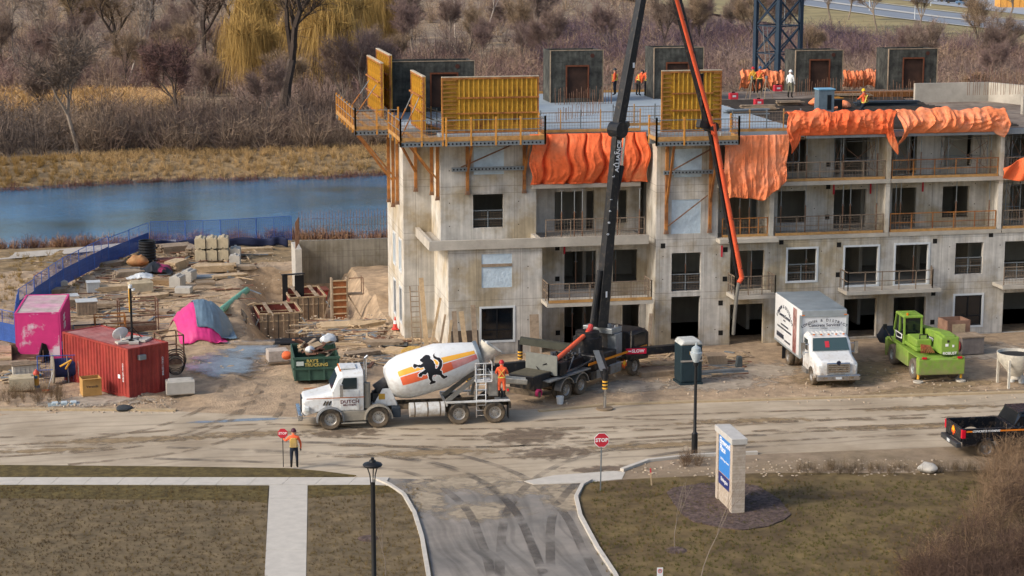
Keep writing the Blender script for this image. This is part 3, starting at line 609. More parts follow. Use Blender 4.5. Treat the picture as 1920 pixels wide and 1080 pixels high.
# ======================= FORMWORK, PLATFORMS AND TARPS ON THE DECK =======================
def form_panel(label, origin, xdir, W, Hh, ladder_l=0., ladder_r=0., ribs=14, lean=0., group='yellow wall formwork panels'):
    """steel wall form: rusty yellow skin, frame, each rib a part; xdir: direction of its length on plan"""
    rz = math.atan2(xdir[1], xdir[0]); t = thing('formwork_panel', label, 'formwork', origin, rz, group)
    MB().box(0, W, .06, .10, .0, Hh).build('skin', YEL, t)
    fr = MB()
    for a, c, e, f in ((0,W,0,.10),(0,W,Hh-.1,Hh)): fr.box(a,c,-.06,.06,e,f)
    fr.box(0,.08,-.06,.06,.1,Hh-.1); fr.box(W-.08,W,-.06,.06,.1,Hh-.1); fr.build('frame', ORST, t)
    MB().box(.0, W, -.07, .11, Hh, Hh+.05).build('top_cap', mat('cement_caked','#b7aa94',.95,var=.15), t)
    rib = MB().box(-.03,.03,-.05,.058,.1,Hh-.1).mesh('rib', YEL); lad = MB().box(0,1,-.07,.058,-.035,.035).mesh('ladder_rib', mat('rust_brown','#6d3f22',.85,var=.3,scale=3.,c2='#a8792a'))
    a, c = ladder_l, W-ladder_r
    for i in range(ribs): x = a+(c-a)*(i+.5)/ribs; link('rib', rib, t, loc=(x,0,0))
    for x0, wd in ((0,ladder_l),(W-ladder_r,ladder_r)):
        if wd:
            for k in range(13): o = link('ladder_rib', lad, t, loc=(x0+.05,0,.2+k*(Hh-.35)/12)); o.scale = (wd-.1,1,1)
    for zz in (Hh*.34, Hh*.62): MB().box(a,c,-.16,-.06,zz,zz+.08).build('waler', ORST, t)
    return t
form_panel('long rust-streaked yellow form panel standing on the left corner block', (atY(828,200,107.1).x,107.1,ZD+.03), (1,0), 5.45, 3.05, ladder_l=.85, ribs=17)
form_panel('narrower yellow form panel with brown ladder sides, right of the black boom', (atY(1240,200,105.5).x,105.5,ZD+.03), (1,0), 3.45, 3.35, ladder_l=.58, ladder_r=.52, ribs=9)
form_panel('leftmost tall yellow form panel seen edge-on above the side platform', (14.75,121.2,ZD+.25), (0,-1), 6.6, 3.1, ladder_r=.5, ribs=7)
form_panel('tall yellow form panel just behind the leftmost one', (15.35,121.5,ZD+.55), (0,-1), 6.2, 3.2, ladder_r=.5, ribs=6)
form_panel('yellow form panel seen obliquely on the middle platform, left of the long panel', (16.15,112.2,ZD+.05), (0,-1), 4.7, 3.05, ladder_r=.5, ribs=5)
def strut(label, a, c):
    t = thing('push_pull_brace', label, 'brace', a, 0, 'diagonal braces of the form panels'); d = Vector(c)-Vector(a)
    MB().tube((0,0,0), d*.6, .04, n=6).build('outer_tube', ORST, t); MB().tube(d*.58, d, .028, n=6).build('inner_tube', GALV, t)
strut('lower left diagonal brace of the leftmost yellow panel', (13.1,115.6,ZD), (14.6,116,ZD+2.0)); strut('right diagonal brace of the leftmost yellow panel', (13.1,119,ZD), (14.6,119.4,ZD+2.0))
strut('left diagonal brace of the middle platform panel', (14.9,107.4,ZD-.1), (16.0,108.3,ZD+1.9)); strut('right diagonal brace of the middle platform panel', (14.9,110,ZD-.1), (16.0,110.8,ZD+1.9))
# climbing platforms hung on the walls
def platform(label, x0, x1, y0, y1, z, sides, legs, out):
    t = thing('climbing_platform', label, 'platform', ((x0+x1)/2,(y0+y1)/2,z), 0, 'bracket platforms hung on the walls'); k = dict(parent=t, world=True)
    n = max(2, int((y1-y0 if (y1-y0) < (x1-x0) else x1-x0)/.24))
    longx = (x1-x0) >= (y1-y0)
    for i in range(n):
        if longx: MB().box(x0, x1, y0+(y1-y0)*i/n+.01, y0+(y1-y0)*(i+1)/n-.01, z-.05, z).build('plank', OLDW if i % 3 else TIMB, **k)
        else: MB().box(x0+(x1-x0)*i/n+.01, x0+(x1-x0)*(i+1)/n-.01, y0, y1, z-.05, z).build('plank', OLDW if i % 3 else TIMB, **k)
    bm_ = MB(); bm_.box(x0,x1,y0+.03,y0+.15,z-.32,z-.06); bm_.box(x0,x1,y1-.3,y1-.18,z-.32,z-.06); bm_.build('beam', GALV, **k)
    holes = MB()
    for i in range(int((x1-x0)/.22)): holes.tube((x0+.12+i*.22,y0+.018,z-.19),(x0+.12+i*.22,y0+.029,z-.19),.055,n=8)
    tag(holes.build('beam_hole', BLK, **k), kind='stuff')
    for p, q in sides:
        p = Vector((*p,z)); q = Vector((*q,z)); L_ = (q-p).length; n = max(1, round(L_/1.5))
        for i in range(n+1): s = p+(q-p)*i/n; MB().bar(s-Vector((0,0,.3)), s+Vector((0,0,1.25)), .09).build('post', mat('amber_post','#c98a2c',.7,var=.15), **k)
        r_ = MB()
        for h in (.55, 1.1): r_.bar(p+Vector((0,0,h)), q+Vector((0,0,h)), .045)
        r_.build('guard_rail', GALV, **k)
        ms = MB(); nn = int(L_/.2)
        for i in range(1,nn): s = p+(q-p)*i/nn; ms.bar(s+Vector((0,0,.1)), s+Vector((0,0,1.1)), .012)
        for h in (.25,.4,.7,.85): ms.bar(p+Vector((0,0,h)), q+Vector((0,0,h)), .012)
        ms.build('wire_mesh', ORST, **k)
        MB().bar(p+Vector((0,0,.1)), q+Vector((0,0,.1)), .04, .18).build('toe_board', TIMB, **k)
    for (lx, ly, dx, dy, drop) in legs:
        s = MB(); s.bar((lx,ly,z-.3),(lx,ly,z-drop),.17,.13); s.build('soldier', ORST, **k)
        s = MB(); s.bar((lx+dx,ly+dy,z-.3),(lx,ly,z-drop*.72),.12,.09); s.build('diagonal', ORST, **k)
        MB().prism([(-.14,-.22),(.14,-.22),(.06,.2),(-.06,.2)],'y',-.06,.06).build('foot', RUST, t, loc=(lx-t.location.x,ly-t.location.y,-drop))
    return t
platform('front working platform below the long yellow panel', XU+.05, 22.4, 104.75, YU-.03, ZD-.12, [((XU+.05,104.8),(22.4,104.8)),((22.4,104.8),(22.4,106.5))], [(18.4,YU-.1,0,-1.5,3.0),(21.6,YU-.1,0,-1.5,3.0)], 0)
platform('middle corner platform with galvanised beam, left of the front platform', 14.5, XU-.05, 105.0, 109.95, ZD-.14, [((14.5,105.05),(XU-.1,105.05)),((14.5,105.05),(14.5,109.9))], [(16.0,109.88,-1.2,-2.0,3.2),(16.78,106.9,-1.6,0,3.3),(16.78,109.0,-1.6,0,3.3)], 0)
platform('leftmost side platform with amber posts jutting out over the river side', 12.7, XE-.03, 111.0, 121.0, ZD-.1, [((12.75,111.05),(15.2,111.05)),((12.75,111.05),(12.75,120.9))], [(15.18,111.6,-2.2,0,4.2),(15.18,113.4,-2.2,0,4.6),(15.18,115.4,-2.2,0,4.6)], 0)
platform('working platform on the tower front below the narrow yellow panel', XT0-.5, XT1+.6, 103.3, YF-.03, ZD-.2, [((XT0-.5,103.35),(XT1+.6,103.35)),((XT0-.5,103.35),(XT0-.5,104.9)),((XT1+.6,103.35),(XT1+.6,104.9))], [(XT0+.55,YF-.1,0,-1.4,5.2),(XT1-.5,YF-.1,0,-1.4,5.2)], 0)
def wall_rail(label, x0, x1, Y, z, zd):
    t = thing('wall_bracing', label, 'bracing', (x0,Y-.2,z), 0, 'steel bracing across the plastic covered openings'); b_ = MB(); b_.box(0,x1-x0,-.07,.07,-.11,.11); o = b_.build('waler', GALV, t)
    h = MB()
    for i in range(int((x1-x0)/.2)): h.tube((.1+i*.2,-.075,0),(.1+i*.2,-.07,0),.055,n=6)
    tag(h.build('waler_hole', BLK, t), kind='stuff')
    MB().bar((.5,-.02,.12),(x1-x0-.25,-.02,zd),.07).build('diagonal', RUST, t)
a, c = atY(846,316,YU).x, atY(986,312,YU).x; wall_rail('perforated steel waler with a red diagonal under the front platform', a, c, YU, atY(900,316,YU).z, 1.55)
a, c = atY(1242,322,YF).x, atY(1347,322,YF).x; wall_rail('perforated steel waler across the tower under its platform', a, c, YF, atY(1290,322,YF).z, 1.4)
t = thing('wall_bracing', 'lone rusty diagonal rod across the lower plastic sheet of the tower', 'bracing', (XT0+.6,YF-.15,6.9), 0, 'steel bracing across the plastic covered openings'); MB().bar((0,0,0),(2.3,0,1.7),.06).build('diagonal', RUST, t)
# stair and lift core forms
DARK = mat('core_form_steel', '#343432', .9, .0, var=.4, scale=2.4, c2='#56564f', streak=.3); DARKD = mat('core_form_door', '#33231c', .8, var=.25, scale=1.5, c2='#4a3022')
def core_form(label, px0, px1, Yc, h, z=ZD, door=(.3,.72), dz=(.25,2.3), depth=2.4):
    a, c = atY(px0,140,Yc).x, atY(px1,140,Yc).x; W = c-a
    t = thing('core_form', label, 'formwork', (a,Yc,z+.01), 0, 'dark steel core forms on the deck')
    d0, d1 = W*door[0], W*door[1]; n = 0
    for u0, u1, z0, z1 in ((0,d0,0,h*.78),(d1,W,0,h*.78),(0,W*.33,h*.78+.012,h),(W*.33+.012,W*.66,h*.78+.012,h),(W*.66+.012,W,h*.78+.012,h),(d0+.012,d1-.012,dz[1],h*.78),(d0+.012,d1-.012,0,dz[0])):
        MB().box(u0,u1,0,.12,z0,z1).build('panel', DARK, t)
    MB().box(.0,.1,.12,depth,0,h).build('side_panel', DARK, t); MB().box(W-.1,W,.12,depth,0,h).build('side_panel', DARK, t); MB().box(.1,W-.1,depth-.1,depth,0,h).build('back_panel', DARK, t)
    MB().box(d0+.02,d1-.02,.10,.16,dz[0]+.02,dz[1]-.02).build('door_blank', DARKD, t)
    f = MB(); f.box(d0-.05,d0+.04,-.04,.0,dz[0],dz[1]+.08); f.box(d1-.04,d1+.05,-.04,.0,dz[0],dz[1]+.08); f.box(d0+.04,d1-.04,-.04,.0,dz[1]-.02,dz[1]+.08); f.build('door_frame', mat('rust_frame','#6b3a22',.9,var=.2), t)
    e = MB(); e.box(-.05,.0,-.03,.1,0,h+.05); e.box(W,W+.05,-.03,.1,0,h+.05); e.box(0,W,-.03,.1,h,h+.05); e.build('edge_trim', OLDW, t)
    MB().tube((W*.8,-.02,h*.9),(W*.8,.0,h*.9),.14,n=10).build('round_port', mat('port_rust','#4a2a20',.9,var=.2), t)
core_form('widest dark core form, leftmost, behind the yellow panels', 732, 889, 119.5, 3.05, door=(.48,.8))
core_form('dark core form with rusty door left of the boom', 1033, 1130, 123.8, 3.3)
core_form('dark core form half hidden behind the narrow yellow panel', 1227, 1318, 125.2, 3.3, door=(.25,.7))
core_form('dark core form right beside the lattice crane mast', 1492, 1579, 130.0, 2.95, z=ZD-.3)
core_form('rightmost dark core form with brown doorway', 1666, 1756, 130.3, 2.95, z=ZD-.3)
# tower crane mast
NAVY = mat('crane_navy', '#26384a', .5, .2, var=.12, scale=3.)
cm = atY(1457,140,139.5); MAST = thing('crane_mast', 'dark blue lattice tower crane mast rising behind the deck', 'crane', (cm.x,139.5,-.02), R(28)); hw = 1.15
for sx in (-1,1):
    for sy in (-1,1): MB().box(sx*hw-.14,sx*hw+.14,sy*hw-.14,sy*hw+.14,0,42).build('leg', NAVY, MAST)
for k in range(21):
    z = k*2.0
    for (ax, ay), (bx_, by_) in (((-1,-1),(1,-1)),((1,-1),(1,1)),((1,1),(-1,1)),((-1,1),(-1,-1))):
        l = MB(); p = Vector((ax*hw,ay*hw,z)); q = Vector((bx_*hw,by_*hw,z)); l.bar(p,q,.08)
        l.bar(p, Vector(((ax+bx_)/2*hw,(ay+by_)/2*hw,z+1.0)), .09).bar(Vector(((ax+bx_)/2*hw,(ay+by_)/2*hw,z+1.0)), p+Vector((0,0,2)), .09).bar(q, Vector(((ax+bx_)/2*hw,(ay+by_)/2*hw,z+1.0)), .09).bar(Vector(((ax+bx_)/2*hw,(ay+by_)/2*hw,z+1.0)), q+Vector((0,0,2)), .09)
        l.build('lattice', NAVY, MAST)
for k in range(6):
    b_ = MB(); z = 4+k*6.0; x = -.5 if k % 2 else .4
    for sx in (-.22,.22): b_.tube((x+sx,0,z),(x+sx+(-.6 if k % 2 else .5),.3,z+6),.03,n=5)
    for r_ in range(18): f_ = r_/18; dx = (-.6 if k % 2 else .5)*f_; b_.tube((x-.22+dx,.3*f_,z+6*f_),(x+.22+dx,.3*f_,z+6*f_),.014,n=4)
    b_.build('ladder', GALV, MAST)
# orange insulated tarps and blankets
ORT = mat('orange_tarp', '#f26418', .75, var=.12, scale=1.6, c2='#f28a54', mixpos=.6, mixw=.12, bump=1., bscale=6., spec=.25); ORT2 = mat('orange_blanket', '#f08044', .8, var=.14, scale=1.6, c2='#f2a078', mixpos=.58, mixw=.12, bump=1., bscale=6.)
def cloth(name, label, cat, fn, nu, nv, m, group, th=.03, loc=None):
    """hanging cloth from fn(u,v)->point, u,v in 0..1; given thickness"""
    pts = [[Vector(fn(i/nu, j/nv)) for i in range(nu+1)] for j in range(nv+1)]
    c = Vector(pts[-1][nu//2]); c.z = min(p.z for r_ in pts for p in r_)
    b_ = MB(); b_.v = [tuple(p-c) for r_ in pts for p in r_]; k = nu+1
    for j in range(nv):
        for i in range(nu): b_.f.append((j*k+i,j*k+i+1,(j+1)*k+i+1,(j+1)*k+i)); b_.m.append(0)
    o = b_.build(name, m, smooth=True, loc=c); s = o.modifiers.new('solid','SOLIDIFY'); s.thickness = th; s.offset = 0
    return tag(o, label, cat, group)
from mathutils import noise as MN
def nz1(a, b=0., c=0.): return MN.noise(Vector((a, b, c)))
def crease(u, v, seed, f=6.):
    # hanging folds: sharp ridges that wander and die out downwards
    w_ = u+.05*nz1(u*3,v*2,seed)
    r1 = 1-abs(nz1(w_*f, v*.6+seed, 1.7))*2.2; r2 = 1-abs(nz1(w_*f*2.3+9, v*1.1, seed+4))*2.4
    return max(0,r1)**3*.6+max(0,r2)**3*.3+nz1(u*4,v*3,seed+8)*.5+(1-abs(nz1(u*f*1.7+v*5,v*4-u*3,seed+2))*2.5)*.18+(1-abs(nz1(u*f*2.1-v*6,v*5+u*4,seed+6))*2.5)*.14+nz1(u*f*5,v*12,seed)*.10
def fold(u, *wv): return sum(a*math.sin(2*math.pi*(f*u)+p) for a, f, p in wv)
gT = 'orange tarps hung on the building'
def t1(u, v):
    x = 21.85+6.7*u; z = 12.05-2.8*v; bulge = .75*math.sin(math.pi*min(1,v*1.05))**.7*(.6+.4*math.sin(math.pi*u))
    return (x+.1*math.sin(9*v+u*4), 106.3-bulge*(.9+.3*nz1(u*3,v,2))+sum(dp*math.exp(-((u-uc-.03*math.sin(v*(1.2+uc*3.5)+uc*21)*v)/(wd*(.6+.9*v)))**2)*(.35+.65*abs(math.sin(1.2+v*2.2+uc*13))) for uc, dp, wd in ((.14,.42,.016),(.31,.55,.014),(.47,.35,.012),(.60,.5,.018),(.78,.4,.014),(.9,.3,.012)))-.16*crease(u,v,3,9.)*(.35+.65*v), z+.10*nz1(u*6,v,5)*v)
cloth('orange_tarp', 'large billowing orange tarp closing the top bay behind the boom', 'tarp', t1, 190, 50, ORT, gT)
def t2(u, v):
    x = 32.3+3.75*u; low = 8.45+.9*max(0,(u-.62)/.38)+.12*math.sin(u*7); z = 12.0+(low-12.0)*v
    return (x-.25*v*(u-.3)+.04*math.sin(8*v), 104.05-.25*math.sin(math.pi*v)*(.5+.5*nz1(u*3,v,7))-.26*crease(u,v,11,6.)*(.3+.7*v), z+.12*nz1(u*5,2,3)*v)
cloth('orange_tarp', 'loose orange tarp hanging over the bay right of the orange boom arm', 'tarp', t2, 130, 50, ORT2, gT)
def roll(label, l, r, endl, endr, seed, group, Y=104.55, zt=13.15, zb=11.85, m=ORT):
    rr = random.Random(seed); ph = [rr.uniform(0,6) for _ in range(6)]; a, c = atY(l,240,Y).x, atY(r,240,Y).x
    def fn(u, v):
        x = a+(c-a)*u; zl = zb; e = 0
        if u < .10 and endl: e = (1-u/.10)**.6*endl
        if u > .90 and endr: e = ((u-.90)/.10)**.6*endr
        top = zt+.16*nz1(u*6,seed,ph[0])+.12*nz1(u*19,seed,ph[1]); s = v
        if s < .22: return (x, Y+.75-.75*(s/.22), top-.12+.14*math.sin(math.pi*s/.22)+.05*math.sin(u*31+ph[2]))
        s = (s-.22)/.78; seam = abs(math.sin(u*math.pi*5.5+ph[3]+s*.9))**.5
        return (x+.10*math.sin(s*5+ph[4])*(1+e), Y-.22*math.sin(math.pi*s)-.28*crease(u+.04*s,s*.7,seed*3.1,7.)*(.25+math.sin(math.pi*s))-.06*e, top+(zl-e-top)*s)
    cloth('orange_blanket', label, 'tarp', fn, 230, 34, m, group, th=.02)
roll('long orange insulating blanket over the deck edge with a drooping pointed right end', 1478, 1678, 1.0, 1.2, 1, gT)
roll('long pinkish orange blanket over the deck edge at far right, bunched at its end', 1683, 1886, .75, .35, 2, gT, m=ORT2)
def t5(l, r, Y, zb, zt, seed):
    a, c = atY(l,150,Y).x, atY(r,150,Y).x
    return lambda u, v: (a+(c-a)*u, Y-.3*math.sin(math.pi*v)-.3*crease(u,v,seed*2.3,9.), zt+.3*nz1(u*5,seed)+.2*nz1(u*13,seed)+(zb-zt)*v)
cloth('orange_blanket', 'bunched orange blanket on the far deck edge behind the crew by the crane', 'tarp', t5(1386,1484,133,ZD-.2,ZD+1.1,1), 60, 10, ORT2, gT)
cloth('orange_blanket', 'bunched orange blanket on the far deck edge between two dark core forms', 'tarp', t5(1579,1651,134,ZD-.2,ZD+.95,3), 50, 10, ORT2, gT)
def t7(u, v):
    p = atY(1881+60*u, 318, 104.4); return (p.x, 104.4-.15*math.sin(u*9+v*3), 9.75+.9*u-(.15+1.5*math.sin(math.pi*(.25+.5*u))*(.4+.6*u))*v)
cloth('orange_tarp', 'orange tarp corner flapping out at the right picture edge', 'tarp', t7, 30, 12, ORT, gT)
def bundle(label, x, y, z, s, seed):
    b_ = MB(); n, m_ = 20, 12; rr = random.Random(seed); p0 = rr.uniform(0,6)
    b_.lathe([(max(.02,s*math.sin(math.pi*j/m_))*1.0, s*.55*(1-math.cos(math.pi*j/m_))) for j in range(m_+1)], n)
    b_.v = [(vx*(1.3+.2*math.sin(4*vz/s+p0)), vy*(1+.15*math.sin(5*math.atan2(vy,vx)+p0)), vz*(1+.12*math.sin(3*math.atan2(vy,vx)+vz*8))) for vx, vy, vz in b_.v]
    tag(b_.build('blanket_bundle', ORT2, smooth=True, loc=(x,y,z)), label, 'tarp', 'rolled orange blankets on the deck')
for lab, xx, yy, s, sd in (('rolled orange blanket bundle left of the black generator on deck',1535,198,.5,1),('rolled orange blanket in front of the black generator on deck',1556,206,.42,2),('rolled orange blanket right of the black generator on deck',1579,203,.45,3)):
    p = G(xx,yy,ZD-.1); bundle(lab, p.x, p.y, ZD-.13, s, sd)
# deck edge protection, timber and steel lying about
def edge_rail(label, a, c, n=6):
    t = thing('edge_railing', label, 'railing', a, 0, 'deck edge railings'); d = Vector(c)-Vector(a)
    for i in range(n+1): MB().bar(d*i/n, d*i/n+Vector((0,0,1.25)), .06).build('post', TIMB if i % 2 else GALV, t)
    r_ = MB()
    for h in (.55,1.1): r_.bar(Vector((0,0,h)), d+Vector((0,0,h)), .045)
    r_.build('guard_rail', BARS, t); ms = MB(); nn = int(d.length/.16)
    for i in range(1,nn): ms.bar(d*i/nn+Vector((0,0,.08)), d*i/nn+Vector((0,0,1.1)), .011)
    for h in (.2,.38,.75,.92): ms.bar(Vector((0,0,h)), d+Vector((0,0,h)), .011)
    ms.build('wire_mesh', BARS, t); MB().bar(Vector((0,-.03,.09)), d+Vector((0,-.03,.09)), .04, .16).build('toe_board', TIMB, t)
edge_rail('deck edge railing above the large billowing tarp', (22.5,106.5,ZD), (XT0-.6,106.5,ZD), 5)
edge_rail('deck edge railing above the loose hanging tarp right of the tower', (XT1+.7,YF-.1,ZD), (37.0,YF-.1,ZD), 4)
edge_rail('inner railing across the deck behind the boom', (27.3,109.2,ZD), (31.0,109.2,ZD), 3)
edge_rail('far railing along the rear deck edge behind the pour crew', (25.0,130.4,ZD), (37.0,130.4,ZD), 8)
edge_rail('side railing along the left deck edge between the yellow panels', (16.5,113.5,ZD), (17.2,107.6,ZD), 5)
def rebar_row(label, a, c, n, h, seed, zbase):
    rr = random.Random(seed); b_ = MB()
    for i in range(n):
        f = i/max(1,n-1); x = a[0]+(c[0]-a[0])*f+rr.uniform(-.05,.05); y = a[1]+(c[1]-a[1])*f+rr.uniform(-.15,.15); hh = h*rr.uniform(.7,1.15)
        b_.tube((x-a[0],y-a[1],0),(x-a[0]+rr.uniform(-.04,.04),y-a[1],hh),.016,n=4)
    t = thing('starter_bars', label, 'rebar', (a[0],a[1],zbase), 0, 'rows of upright starter bars'); tag(b_.build('bars', RUST, t), kind='stuff')
rebar_row('row of upright starter bars in front of the core form left of the boom', (26.9,122.5), (30.6,122.5), 26, 1.0, 1, ZD)
rebar_row('row of starter bars on the wet slab beside the lower boom', (24.6,112), (28.4,117), 22, .8, 2, ZD)
rebar_row('starter bars before the core form by the crane mast', (44.3,127.5), (49.5,127.5), 30, 1.1, 3, ZD-.2)
rebar_row('starter bars along the far right core wall', (52.5,117.5), (60,117.5), 44, 1.5, 4, ZD+.6)
rebar_row('starter bars in front of the rightmost core form', (50.6,126.2), (55.6,126.2), 24, 1.0, 5, ZD-.2)
rebar_row('starter bars around the brown curved plates on the deck', (46.2,121.5), (51,121.5), 22, .8, 6, ZD-.15)
t = thing('core_wall', 'pale concrete core wall on the far right of the deck', 'wall', (50.4,118,11.9))
for p, q in (((0,3),(5.2,3)),((5.2,3),(6.4,0)),((6.4,0),(13,0))): MB().bar((p[0],p[1],.65),(q[0],q[1],.65),.25,1.3).build('wall_segment', CF, t)
MB().box(3.5,13,-5.6,-5.3,0,1.15).build('wall_segment', CF, t)
# decking bars: dark steel deck with joists to the right
jm = MB().box(0,13,-.05,.05,0,.10).mesh('joist', mat('dark_joist','#4d4640',.8,var=.25)); t = thing('deck_joists', 'dark parallel joists and rebar mat laid over the right half of the deck', 'joists', (37.6,106.0,11.95))
for i in range(34): link('joist', jm, t, loc=(.2*math.sin(i),i*.55,.0))
rr = random.Random(5)
PIP = mat('blue_steel_sheet','#6a7b86',.5,.3,var=.15)
for i, (xx, yy, L_, w_, m_, lab, nm, ct) in enumerate(((1480,196,1.6,.25,OLDW,'weathered plank stack left of the grey job box on deck','plank_stack','planks'),(1425,205,2.2,.3,OLDW,'plank stack lying by the red tool box on deck','plank_stack','planks'),(1590,183,3.2,.35,OLDW,'long pale planks on the deck behind the seated worker','plank_stack','planks'),(1660,196,4.0,.5,mat('dark_sheet','#39424c',.6,.3,var=.15),'dark steel sheets stacked behind the right blanket','sheet_stack','steel sheets'),(1400,212,2.6,.4,GALV,'heap of steel channels on deck near the narrow yellow panel','plank_stack','channels'))):
    p = G(xx,yy,ZD); t = thing(nm, lab, ct, (p.x,p.y,12.05), rr.uniform(-.1,.1), 'material stacks on the deck')
    for k in range(5): MB().cbox((rr.uniform(-.15,.15),rr.uniform(-.25,.25),.03+.065*k),(L_,w_,.05),rr.uniform(-.12,.12)).build('plank', m_, t)
p = G(1552,212,ZD); t = thing('job_box', 'grey blue steel job box standing on the deck', 'box', (p.x-.6,p.y,12.0)); MB().box(0,1.0,0,.8,0,1.5).build('body', PIP, t, bevel=.02); MB().box(-.04,1.04,-.04,.84,1.5,1.58).build('lid', mat('blue_lid','#6fa6c4',.5,var=.1), t); MB().box(.55,.8,-.02,.01,.3,1.2).build('door', BLK, t)
RED = mat('tool_red','#c3152f',.5,var=.1)
for xx, yy, lab in ((1422,197,'red tool box on the deck in front of the tripods'),(1458,170,'red generator box on the deck by the white suited worker'),(1375,185,'small red fuel can at the left of the right-hand deck')):
    p = G(xx,yy,ZD); t = thing('tool_box', lab, 'tool box', (p.x,p.y,12.06)); MB().box(-.28,.28,-.2,.2,0,.42).build('body', RED, t, bevel=.02); MB().box(-.1,.1,-.03,.03,.42,.5).build('handle', BLK, t); MB().box(-.12,.12,-.21,-.2,.16,.28).build('badge', WHT, t)
p = G(1565,203,ZD); t = thing('generator', 'black and yellow generator between the rolled orange blankets', 'generator', (p.x,p.y,12.06)); MB().box(-.4,.4,-.3,.3,.05,.6).build('body', BLK, t, bevel=.05); MB().tube((-.45,-.32,.7),(.45,-.32,.7),.03).tube((-.45,.32,.7),(.45,.32,.7),.03).build('frame', mat('amber_post','#c98a2c'), t)
for xx in (1409, 1436):
    p = G(xx,184,ZD); t = thing('tripod', 'left pale survey tripod on the deck' if xx == 1409 else 'right pale survey tripod on the deck', 'tripod', (p.x,p.y,12.06), 0, 'survey tripods')
    for k in range(3): MB().tube((.5*math.cos(k*2.1),.5*math.sin(k*2.1),0),(0,0,1.35),.03,n=5).build('leg', OLDW, t)
    MB().tube((0,0,1.33),(0,0,1.5),.08).build('head', GALV, t)
p = G(1590,180,ZD); t = thing('curved_plates', 'rusty brown curved steel plates laid in an arc on the deck', 'steel plates', (p.x+.8,p.y-.6,12.02))
for k in range(22): a_ = k/21*1.7-.2; MB().cbox((-2.6+.33*k,1.0-.9*math.sin(a_*1.2)+.02*k,.18),(.30,.9,.34),.15*k/21).build('plate', mat('brown_rust','#7d4f22',.85,var=.2), t)
# ======================= VEHICLES =======================
TYRE = mat('tyre_rubber', '#2b2927', .9, var=.25, scale=5., c2='#4a443c'); STEEL = mat('polished_rim', '#b5b5b3', .35, .8, var=.15, scale=8.); CHAS = mat('chassis_black', '#1c1c1d', .7, var=.2, scale=5.)
WPAINT = mat('white_truck_paint', '#d9dcdd', .35, var=.04, scale=1.5, c2='#c9c8c2'); CHROME = mat('chrome', '#c4c7ca', .15, 1., var=0); AMB = mat('amber_lens', '#d9741a', .4, var=0); REDL = mat('red_lens', '#c4122c', .35, var=0)
WSCR = mat('windscreen', '#1d2a2e', .08, var=0, spec=.6); RUBB = mat('black_plastic', '#202124', .6, var=.1); GREYF = mat('dusty_fender', '#8d8678', .8, var=.15, scale=3.)
def loft(mb, secs, caps=True):
    n = len(secs[0]); vs = [p for s in secs for p in s]
    fs = [(j*n+i, j*n+(i+1) % n, (j+1)*n+(i+1) % n, (j+1)*n+i) for j in range(len(secs)-1) for i in range(n)]
    if caps: fs += [tuple(range(n-1,-1,-1)), tuple(range((len(secs)-1)*n, len(secs)*n))]
    return mb.add(vs, fs)
def sec(x, w, z0, z1, wt=None, ch=.08):
    wt = wt or w; return [(x,-w,z0),(x,w,z0),(x,w,z1-ch*2),(x,wt,z1-ch*.4),(x,wt-ch,z1),(x,-wt+ch,z1),(x,-wt,z1-ch*.4),(x,-w,z1-ch*2)]
def wheel(par, x, y, r, wd, side, rim=STEEL, rr=.56, dish=.0):
    """tyre with tread shoulders as the wheel part, rim and hub under it; side -1: outer face towards -y"""
    M = Matrix.Translation((x,y,r)) @ Matrix.Rotation(math.pi/2*side*1,4,'X'); h = wd/2
    o = MB().lathe([(r*rr,-h*.8),(r*.86,-h),(r*.97,-h*.8),(r,-h*.55),(r,h*.55),(r*.97,h*.8),(r*.86,h),(r*rr,h*.8)], 28, M).build('wheel', TYRE, par, smooth=True)
    d = MB(); d.lathe([(r*rr,h*.8),(r*rr*.93,h*.72),(r*rr*.86,h*(.35-dish)),(r*rr*.42,h*(.25-dish)),(r*rr*.36,h*(.7-dish)),(.001,h*(.72-dish))], 24, M).build('rim', rim, o, smooth=True)
    nb = MB()
    for k in range(10): a = k*math.pi/5; p = M @ Vector((r*rr*.62*math.cos(a), r*rr*.62*math.sin(a), h*(.27-dish))); q = M @ Vector((r*rr*.62*math.cos(a), r*rr*.62*math.sin(a), h*(.44-dish))); nb.tube(p,q,r*.045,n=6)
    tag(nb.build('wheel_nut', CHAS, o), kind='stuff')
    return o
def letter(par, s, size, m, loc, xd, nrm, bold=.0, name='lettering', **k):
    return link(name, text_mesh(s, size, m, name, bold, **k), par, loc=loc, rot=frame_rot(xd, nrm))
NAVYL = mat('navy_lettering', '#1c2238', .5, var=0); MAROON = mat('maroon_lettering', '#5b1620', .5, var=0); WHL = mat('white_lettering', '#e8e8e8', .5, var=0)

# ---- concrete mixer truck ----
MX = thing('mixer_truck', 'white concrete mixer truck with yellow and orange striped drum and black lion', 'truck', (9.03,91.58,.012), R(-1.6))
for x in (0, 2.28, 6.13, 7.87):
    for sd in (-1, 1):
        wheel(MX, x, sd*1.05, .53, .42 if x < 1 else .3, -sd*-1 if False else (1 if sd < 0 else -1))
        if x > 3: wheel(MX, x, sd*.7, .53, .28, 1 if sd < 0 else -1)
f_ = MB(); f_.box(-1.1,8.6,-.48,-.34,.75,1.0); f_.box(-1.1,8.6,.34,.48,.75,1.0)
for x in (0,2.28,6.13,7.87): f_.tube((x,-.95,.53),(x,.95,.53),.09)
f_.build('chassis', CHAS, MX)
b = MB(); loft(b, [sec(-1.28,.62,.72,1.45,.55), sec(-1.2,.82,.66,1.62,.66), sec(-.4,.92,.95,1.78,.76), sec(.2,.98,.95,1.92,.86)]); b.build('hood', WPAINT, MX, bevel=.04)
